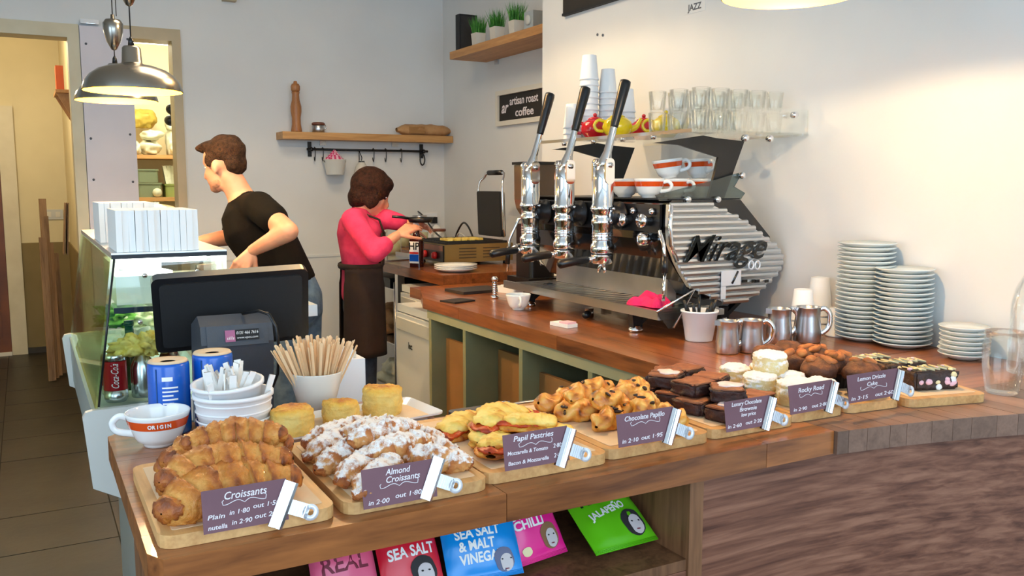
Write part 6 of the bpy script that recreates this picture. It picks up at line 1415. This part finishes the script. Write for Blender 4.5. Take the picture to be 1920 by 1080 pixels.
# ------------------------------------------------------------------ man in black T-shirt
f_m = (-RT*.93 + FW*.30).normalized(); side_m = Vector((0, 0, 1)).cross(f_m)
hm = atk(418, 313, 4.0); Hm = headframe(hm, f_m + Vector((0, 0, -.18)), Vector((0, 0, 1)))
sh_n = atk(486, 388, 3.86); el_n = atk(541, 434, 3.66); wr_n = atk(473, 470, 3.74); tp_n = atk(452, 500, 3.72)
sh_f = atk(452, 396, 4.17); el_f = atk(436, 444, 4.22); wr_f = atk(366, 455, 4.06); tp_f = atk(330, 452, 4.0)
neck = atk(450, 366, 4.02); chest = atk(482, 428, 4.02); waist = atk(524, 500, 4.03); pel = atk(548, 560, 4.05)
man = thing('person', 'man in black T-shirt and jeans leaning over behind the till', 'person', (pel.x, pel.y, 0))
def torso_frames(pts, f):
    out = []
    for i, p in enumerate(pts):
        a = pts[max(i-1, 0)]; b = pts[min(i+1, len(pts)-1)]; out.append(headframe(p, f - (b-a).normalized()*f.dot((b-a).normalized()), (b-a)))
    return out
def torso(mb, pts, rads, f):
    """loft of ellipses (front-back, side) along the spine"""
    fr = torso_frames(pts, f); n = 24; vs = []
    for M_, (rf, rs) in zip(fr, rads):
        for j in range(n): t = 2*PI*j/n; vs.append(M_ @ Vector((rf*math.cos(t), rs*math.sin(t), 0)))
    fs = [[i*n+j, i*n+(j+1) % n, (i+1)*n+(j+1) % n, (i+1)*n+j] for i in range(len(pts)-1) for j in range(n)] + [list(range(n))[::-1], [(len(pts)-1)*n+j for j in range(n)]]
    mb.add(vs, fs, True); mb.ball(pts[0], (rads[0][0]*.9, rads[0][0]*.9, rads[0][0]*.6), 14, 8); mb.ball(pts[-1], rads[-1][0]*.9, 14, 8)
upn = (neck*.55+chest*.45); sp_m = [pel, waist, (waist+chest)/2, chest, upn, neck]
hipL = pel + side_m*.085 + Vector((0, 0, -.02)); hipR = pel - side_m*.085 + Vector((0, 0, -.02))
def legs(mb, hips, rt, rk, ra, shift=(0, 0, 0)):
    for i, h in enumerate(hips):
        k = Vector((h.x, h.y, .47)) + Vector(shift)*.5; a = Vector((h.x, h.y, .10)) + Vector(shift); mb.cap(h, k, rt, rk); mb.cap(k, a, rk*.98, ra)
bodym = MB(); add_head(bodym, Hm); bodym.cap(Hm @ Vector((-.028, 0, -.045)), neck, .054, .060)
torso(bodym, sp_m, [(.10, .15), (.095, .135), (.105, .145), (.115, .16), (.09, .13), (.055, .06)], f_m)
for a, b, c, r in ((sh_n, el_n, wr_n, 1), (sh_f, el_f, wr_f, 1)): bodym.cap(a, b, .052, .043); bodym.cap(b, b*.45+c*.55, .044, .036); bodym.cap(b*.45+c*.55, c, .036, .027)
bodym.cap(sh_n, upn, .05, .07); bodym.cap(sh_f, upn, .05, .07); legs(bodym, (hipL, hipR), .075, .052, .04)
body = fuse(bodym, 'body', 'skin', .0095, 7, man)
hn = fuse(hand(wr_n, tp_n, f_m*.2+FW*.9, 1.0, .55, -1), 'hand_tmp', 'skin', .0048, 3, man); joinmesh(body, hn)
hf = fuse(hand(wr_f, tp_f, Vector((0, 0, -1)), 1.0, .35, 1), 'hand_tmp', 'skin', .0048, 3, man); joinmesh(body, hf)
ts = MB(); torso(ts, [pel+(waist-pel)*.35]+sp_m[1:5]+[neck+(upn-neck)*.25], [(.122, .172), (.118, .16), (.126, .17), (.135, .185), (.112, .15), (.070, .078)], f_m)
e1 = sh_n.lerp(el_n, .50); ts.cap(upn.lerp(sh_n, .4), sh_n, .075, .072); ts.cap(sh_n, e1, .070, .066)
e2 = sh_f.lerp(el_f, .7); ts.cap(upn.lerp(sh_f, .4), sh_f, .075, .070); ts.cap(sh_f, e2, .066, .062)
fuse(ts, 't_shirt', 'shirt_black', .012, 5, man)
je = MB(); torso(je, [pel+Vector((0, 0, -.08)), pel, pel+(waist-pel)*.45], [(.125, .17), (.125, .172), (.116, .165)], f_m); legs(je, (hipL, hipR), .095, .073, .066)
fuse(je, 'jeans', 'denim', .014, 5, man)
hb = MB()
hb.ball((-.028, 0, .062), (.094, .082, .082), 22, 14, M=Hm, amp=.10, freq=45, seed=3); hb.ball((.045, 0, .098), (.050, .062, .030), 16, 10, M=Hm, amp=.25, freq=50, seed=5)
hb.ball((.082, .01, .100), (.026, .042, .020), 12, 8, M=Hm, amp=.3, freq=60, seed=8); hb.ball((-.070, 0, .010), (.042, .066, .062), 16, 10, M=Hm, amp=.12, freq=50, seed=6)
for s in (-1, 1): hb.ball((.012, s*.072, .030), (.030, .010, .034), 10, 8, M=Hm)
fuse(hb, 'hair', 'hair_brown', .007, 2, man)
bd = MB(); bd.ball((.022, 0, -.066), (.056, .0545, .036), 18, 12, M=Hm); bd.ball((.055, 0, -.086), (.030, .031, .024), 12, 8, M=Hm); fuse(bd, 'beard', 'stubble', .008, 3, man)
for s in (-1, 1): MB().ball((.062, s*.030, .008), (.011, .013, .006), 12, 8, M=Hm).build('eye', 'porcelain', man); MB().ball((.0708, s*.030, .008), (.003, .005, .005), 8, 6, M=Hm).build('iris', 'ink_black', man)
for h in (hipL, hipR): MB().prism(rrect(-.09, .16, -.045, .045, .04, 5), 0, .085, M=headframe((h.x, h.y, 0), f_m), bev=.015).build('shoe', 'shoe_dark', man)
# ------------------------------------------------------------------ woman in pink top and brown apron
f_w = (RT*.92 + FW*.30).normalized(); side_w = Vector((0, 0, 1)).cross(f_w)      # her left side, away from the viewer
hw = atk(697, 363, 4.53); Hw = headframe(hw, f_w + Vector((0, 0, -.42)), Vector((0, 0, 1)))
neck = atk(678, 398, 4.53); upn = atk(672, 415, 4.53); chest = atk(674, 436, 4.53); waist = atk(676, 496, 4.53); pel = atk(677, 550, 4.54)
sh_n = atk(662, 413, 4.37); el_n = atk(703, 474, 4.25); wr_n = atk(745, 441, 4.31); tp_n = atk(779, 421, 4.36)
sh_f = atk(694, 405, 4.69); el_f = atk(730, 412, 4.53); wr_f = atk(764, 420, 4.55); tp_f = atk(790, 421, 4.53)
wom = thing('person', 'woman in pink top and brown apron working at the grill worktop', 'person', (pel.x, pel.y, 0))
hipR = pel - side_w*.08; hipL = pel + side_w*.08
bodyw = MB(); add_head(bodyw, Hw @ Matrix.Scale(.96, 4)); bodyw.cap(Hw @ Vector((-.03, 0, -.05)), neck, .045, .052)
sp_w = [pel, waist, (waist+chest)/2, chest, upn, neck]
torso(bodyw, sp_w, [(.085, .135), (.075, .115), (.082, .12), (.092, .135), (.078, .11), (.05, .055)], f_w)
for a, b, c in ((sh_n, el_n, wr_n), (sh_f, el_f, wr_f)): bodyw.cap(a, b, .044, .038); bodyw.cap(b, c, .037, .025)
bodyw.cap(sh_n, upn, .045, .06); bodyw.cap(sh_f, upn, .045, .06); legs(bodyw, (hipL, hipR), .075, .050, .036)
body = fuse(bodyw, 'body', 'skin_warm', .0095, 7, wom)
hn = fuse(hand(wr_n, tp_n, FW*.6+Vector((0, 0, -.7)), .92, .6, 1), 'hand_tmp', 'skin_warm', .0046, 3, wom); joinmesh(body, hn)
hf = fuse(hand(wr_f, tp_f, -FW*.6+Vector((0, 0, -.7)), .92, .6, -1), 'hand_tmp', 'skin_warm', .0046, 3, wom); joinmesh(body, hf)
tp = MB(); torso(tp, [pel+Vector((0, 0, -.03))]+sp_w[:5]+[neck+(upn-neck)*.2], [(.098, .150), (.100, .152), (.094, .138), (.104, .146), (.116, .160), (.098, .132), (.066, .072)], f_w)
for a, b, c, q in ((sh_n, el_n, wr_n, .42), (sh_f, el_f, wr_f, .55)): tp.cap(upn.lerp(a, .4), a, .066, .062); tp.cap(a, b, .060, .052); tp.cap(b, b.lerp(c, q), .052, .046)
fuse(tp, 'pink_top', 'pink_knit', .011, 5, wom)
je = MB(); torso(je, [pel+Vector((0, 0, -.10)), pel+Vector((0, 0, -.01))], [(.094, .146), (.093, .144)], f_w); legs(je, (hipL, hipR), .078, .062, .055); fuse(je, 'jeans', 'denim_dark', .014, 5, wom)
hb = MB(); hb.ball((-.020, 0, .036), (.106, .090, .100), 22, 16, M=Hw, amp=.05, freq=40, seed=2); hb.ball((.040, 0, .070), (.052, .070, .046), 16, 10, M=Hw, amp=.08, freq=40, seed=4); hb.ball((-.055, 0, -.035), (.058, .076, .070), 16, 12, M=Hw, amp=.10, freq=40, seed=5)
for s in (-1, 1): hb.ball((.002, s*.066, -.020), (.042, .022, .062), 12, 10, M=Hw, amp=.1, freq=40, seed=6)
fuse(hb, 'hair', 'hair_dark', .0075, 6, wom)
for s in (-1, 1): MB().ball((.065, s*.029, .008), (.011, .013, .006), 12, 8, M=Hw).build('eye', 'porcelain', wom); MB().ball((.0735, s*.029, .008), (.003, .005, .005), 8, 6, M=Hw).build('iris', 'ink_black', wom)
# apron: skirt round front and sides, bib and tie
ap = MB(); zwa = waist.z-.005; zbot = atk(690, 664, 4.51).z
def skirt(u, v):
    t = -2.55 + 5.1*u; z = zwa + (zbot-zwa)*v; k = 1+.10*v+.035*math.sin(7*t)*v; c = pel if v > .3 else waist.lerp(pel, v/.3); M_ = headframe((c.x, c.y, z), f_w); off = .0
    return M_ @ Vector(((.114 if v > .2 else .108)*k*math.cos(t)+off, (.166 if v > .2 else .158)*k*math.sin(t), 0))
ap.quadgrid(skirt, 44, 14)
def bib(u, v):
    t = -.75+1.5*u; c = chest.lerp(waist, v) if v >= 0 else chest; M_ = headframe(c, f_w); return M_ @ Vector(((.130-.014*v)*math.cos(t), .176*math.sin(t)*(.75+.25*v), 0))
ap.quadgrid(bib, 16, 10)
o = ap.build('apron', 'apron_brown', wom); so_ = o.modifiers.new('s', 'SOLIDIFY'); so_.thickness = .004; bake(o)
MB().tube([headframe(waist, f_w) @ Vector((.106*math.cos(t), .154*math.sin(t), -.004)) for t in [i*2*PI/32 for i in range(32)]], .010, 8, closed=True, flat=1.6).build('apron_tie', 'apron_brown', wom)
for s in (-1, 1): MB().tube([headframe(chest, f_w) @ Vector((.112, s*.09, 0)), headframe(upn, f_w) @ Vector((.095, s*.075, .01)), headframe(neck, f_w) @ Vector((.0, s*.075, -.005)), headframe(neck, f_w) @ Vector((-.06, s*.03, -.005))], .006, 8).build('neck_strap', 'apron_brown', wom)
for h in (hipL, hipR): MB().prism(rrect(-.08, .15, -.042, .042, .038, 5), 0, .08, M=headframe((h.x, h.y, 0), f_w), bev=.015).build('shoe', 'shoe_dark', wom)
# ================================================================== price cards and bulldog clips
CH_ = .056
def swash(par, x0, x1, y, Mx):
    n = 20; pts = []
    for i in range(n+1): u = i/n; pts.append((x0+(x1-x0)*u, y+.0022*math.sin(2*PI*abs(u-.5)*1.6)-.002*math.exp(-((u-.5)*14)**2), .0007))
    pts = [(x0+.001, y+.0045, .0007), (x0-.0012, y+.0025, .0007)] + pts + [(x1+.0012, y+.003, .0007), (x1-.0005, y+.0052, .0007)]
    MB().tube(pts, .00055, 5).build('swash', 'chalk_white', par, False)
def pricecard(blx, bly, brx, bry, Y, title, lines, lab, hgt=CH_):
    a = ony(blx, bly, Y); b = ony(brx, bry, Y); a.z = max(a.z, ZC+.006); w_ = (b.x-a.x)+.012
    Mx = frame(Vector((a.x, Y, a.z)), (1, 0, 0), Vector((0, .16, 1)))
    t = thing('price_card', 'mauve handwritten card reading '+lab, 'price card', (0, 0, 0), 0, 'mauve price cards'); t.matrix_world = Mx
    t.location = Mx.to_translation(); t.rotation_euler = Mx.to_euler()
    MB().box(0, w_, 0, hgt, -.0005, .0003).build('card', 'card_mauve', t, False)
    for s, x, y, sz, wd in title: text(s, sz, 'chalk_white', t, TR(x*w_, y*hgt, .0005), shear=.25, ext=.0002, width=wd*w_, bold=.00012)
    for s, x, y, sz, wd in lines: text(s, sz, 'chalk_white', t, TR(x*w_, y*hgt, .0005), shear=.2, ext=.0002, width=wd*w_, bold=.00008)
    # clip gripping the right end
    cl = thing('bulldog_clip', 'shiny steel bulldog clip holding the card reading '+lab, 'clip', (0, 0, 0), 0, 'bulldog clips on the price cards')
    d = Vector((.42, .907, 0)); nrm = Vector((.907, -.42, 0)); L = .064
    lowz = a.z - ZC; c = Vector((w_-.004, hgt*.36, .001))
    low = c.y - L/2*.907 - .006
    if low < -lowz+.002: c.y += -lowz+.002-low
    Mc = Mx @ frame(c, d, -nrm)       # x along the bar, y away from the handle, z out
    cl.location = Mc.to_translation(); cl.rotation_euler = Mc.to_euler()
    MB().box(-L/2, L/2, .002, .0125, .0006, .0022, bev=.0005).build('front_jaw', 'clip_steel', cl, False)
    MB().box(-L/2, L/2, .002, .0125, -.0034, -.0018, bev=.0005).build('rear_jaw', 'clip_steel', cl, False)
    prf = [(-.0085, -.0030), (-.0065, .0042), (-.002, .0066), (.003, .0045), (.0045, .0010)]
    vs = [(x, y, z) for x in (-L/2, L/2) for y, z in prf]; m = len(prf)
    MB().add(vs, [[i, i+1, m+i+1, m+i] for i in range(m-1)]+[list(range(m))[::-1], list(range(m, 2*m)), [m-1, 0, m, 2*m-1]], False).build('spring_bar', 'clip_steel', cl, False)
    hd = MB(); hd.box(-.010, .010, -.034, -.006, .0010, .0026, bev=.0004)
    hd.lathe([(.0045, .0010), (.0045, .0026), (.0115, .0026), (.0115, .0010), (.0045, .0010)], 22, TR(0, -.037, 0), cap=False); h_ = hd.build('handle', 'clip_white', cl, False)
    for i in range(5): MB().box(-.0095, .0095, -.013-.004*i, -.0118-.004*i, .0027, .0036).build('handle_rib', 'clip_steel', h_, False)
pricecard(382, 1003, 525, 978, 1.156, [('Croissants', .50, .80, .014, .50)], [('Plain', .15, .36, .0085, .2), ('in 1·80', .42, .40, .0085, .24), ('out 1·50', .74, .46, .0085, .32), ('nutella', .16, .12, .0085, .22), ('in 2·90', .44, .16, .0085, .24), ('out 2·50', .76, .21, .0085, .34)], 'Croissants')
pricecard(682, 956, 806, 930, 1.156, [('Almond', .48, .84, .0125, .34), ('Croissants', .54, .64, .0125, .46)], [('in 2·00', .20, .13, .0095, .28), ('out 1·80', .60, .20, .0095, .36)], 'Almond Croissants')
pricecard(947, 884, 1056, 868, 1.168, [('Papil Pastries', .46, .84, .012, .62)], [('Mozzarella & Tomato', .36, .46, .0085, .62), ('2·80', .82, .48, .0095, .13), ('Bacon & Mozzarella', .36, .18, .0085, .62), ('2·80', .82, .20, .0095, .13)], 'Papil Pastries')
pricecard(1160, 840, 1256, 828, 1.180, [('Chocolate Papillo', .48, .82, .012, .70)], [('in 2·10', .20, .16, .010, .28), ('out 1·95', .58, .18, .010, .38)], 'Chocolate Papillo')
pricecard(1362, 811, 1438, 800, 1.188, [('Luxury Chocolate', .48, .86, .0105, .66), ('Brownie', .50, .66, .0105, .38), ('low price', .50, .48, .0095, .32)], [('in 2·60', .18, .16, .0095, .30), ('out 2·20', .60, .20, .0095, .36)], 'Luxury Chocolate Brownie')
pricecard(1482, 778, 1556, 768, 1.198, [('Rocky Road', .50, .78, .013, .60)], [('in 2·90', .22, .14, .0095, .30), ('out 2·80', .66, .17, .0095, .36)], 'Rocky Road')
pricecard(1592, 757, 1680, 751, 1.178, [('Lemon Drizzle', .46, .80, .0115, .55), ('Cake', .46, .58, .011, .20)], [('in 3·15', .20, .14, .0105, .32), ('out 2·60', .68, .16, .0105, .36)], 'Lemon Drizzle Cake')
for t in [o for o in bpy.data.objects if o.name.startswith('price_card')]:
    w_ = max(v.co.x for v in t.children[0].data.vertices); k = {'Almond': .49, 'Lemon': .44}.get(next((s for s in ('Almond', 'Lemon') if s in t['label']), ''), .64)
    if 'Luxury' not in t['label']: swash(t, w_*.24, w_*.74, CH_*(k if 'Rocky' not in t['label'] else .58), None)
# ================================================================== crisp packets on the shelf
def packet(bl, br, lean, hgt, m, lab, prints, z0=ZSH, lift=0):
    a = onz(bl[0], bl[1], z0+.001); b = onz(br[0], br[1], z0+.001); u = (b-a); W = u.length; u.normalize(); v = Vector((-u.y*math.sin(lean), u.x*math.sin(lean), math.cos(lean)))
    a.z = b.z = z0+.016*math.sin(lean)+.002+lift
    Mx = frame(a, u, v); t = thing('crisp_packet', lab, 'crisps', (0, 0, 0), 0, 'crisp packets on the shelf'); t.location = Mx.to_translation(); t.rotation_euler = Mx.to_euler()
    def bulge(x, y): e = max(0, min(1, min((y-.010)/.05, (hgt-.010-y)/.05)))**.6; s = max(0, math.sin(PI*min(max(x/W, 0), 1)))**.6; return .019*e*s+.0014*math.sin(46*x+26*y)*e*s+.003*noise.noise(Vector((x*38, y*30, W*90)))*e + .0008
    mb = MB(); nx, ny = 24, 28; mb.quadgrid(lambda p, q: (p*W, q*hgt, bulge(p*W, q*hgt)), nx, ny); mb.quadgrid(lambda p, q: ((1-p)*W, q*hgt, -bulge((1-p)*W, q*hgt)*.8), nx, ny)
    mb.build('bag', m, t, False)
    for y0 in (.0, hgt-.008): 
        c = MB()
        for i in range(4): c.tube([(0.001, y0+.001+.002*i, .0012), (W-.001, y0+.001+.002*i, .0012)], .0005, 5)
        c.build('crimp', m, t, False)
    for kind, *g_ in prints:
        if kind == 't':
            s, x, y, sz, mm, wd, rot = g_; o = text(s, sz, mm, None, TR(x*W, y*hgt, 0) @ ROT(rot, 4, 'Z'), ext=.0001, bold=.0007, width=wd*W if wd else None)
            for q in o.data.vertices: q.co.z += bulge(q.co.x, q.co.y) + .0006
            o.parent = t
        else:
            x, y, rx, ry, mm = g_; nn = 20; d_ = MB(); pts = [(x*W, y*hgt)]+[(x*W+rx*math.cos(2*PI*i/nn)*(1+.08*math.sin(5*i)), y*hgt+ry*math.sin(2*PI*i/nn)*(1+.06*math.cos(7*i))) for i in range(nn)]
            lay = .0008+.0004*kind; d_.add([(p[0], p[1], bulge(*p)+lay) for p in pts], [[0, 1+i, 1+(i+1) % nn] for i in range(nn)], True); d_.build('portrait_print', mm, t, False)
def face(x, y, s, hair): return [(1, x, y, .030*s, .034*s, hair), (2, x+.03, y-.03, .019*s, .024*s, 'photo_skin'), (3, x-.03, y-.0, .003*s, .002*s, 'photo_hair'), (3, x+.09, y, .003*s, .002*s, 'photo_hair'), (3, x+.03, y-.09, .006*s, .0015*s, 'ink_darkred')]
LN = .62; HP_ = .172
packet((592, 1156), (714, 1130), LN, HP_, 'crisps_rose', 'pale rose crisp packet with big dark lettering on the crisp shelf', [('t', 'REAL', .5, .34, .036, 'ink_darkred', .72, .04), ('t', 'HANDCOOKED', .5, .52, .014, 'ink_darkred', .7, .04)])
packet((722, 1135), (835, 1110), LN, HP_, 'crisps_red', 'red salted crisp packet between the rose and blue ones', [('t', 'SEA SALT', .52, .36, .024, 'paper_white', .78, .05), ('t', 'HANDCOOKED', .5, .49, .013, 'ink_darkred', .7, .05)]+face(.68, .17, .75, 'photo_hair'))
packet((842, 1110), (982, 1085), LN, HP_, 'crisps_blue', 'blue sea salt and malt vinegar crisp packet', [('t', 'SEA SALT', .45, .44, .022, 'paper_white', .60, .03), ('t', '& MALT', .42, .32, .022, 'paper_white', .48, .03), ('t', 'VINEGAR', .47, .20, .022, 'paper_white', .60, .03)]+face(.76, .155, .6, 'photo_cap'))
packet((975, 1075), (1064, 1044), LN, HP_*.95, 'crisps_pink', 'bright pink sweet chilli crisp packet', [('t', 'SWEET', .36, .50, .022, 'paper_white', .56, 0), ('t', 'CHILLI', .36, .39, .022, 'paper_white', .56, 0)]+face(.70, .22, .7, 'photo_hair_brown')+[(1, .2, .12, .010, .008, 'white_choc')])
packet((1118, 1057), (1234, 1025), 1.02, .17, 'crisps_green', 'green jalapeno crisp packet slumped at the shelf end', [('t', 'REAL', .40, .60, .030, 'ink_darkgreen', .55, .0), ('t', 'JALAPEÑO', .45, .43, .020, 'paper_white', .60, .18)]+face(.74, .24, .8, 'photo_hair'))
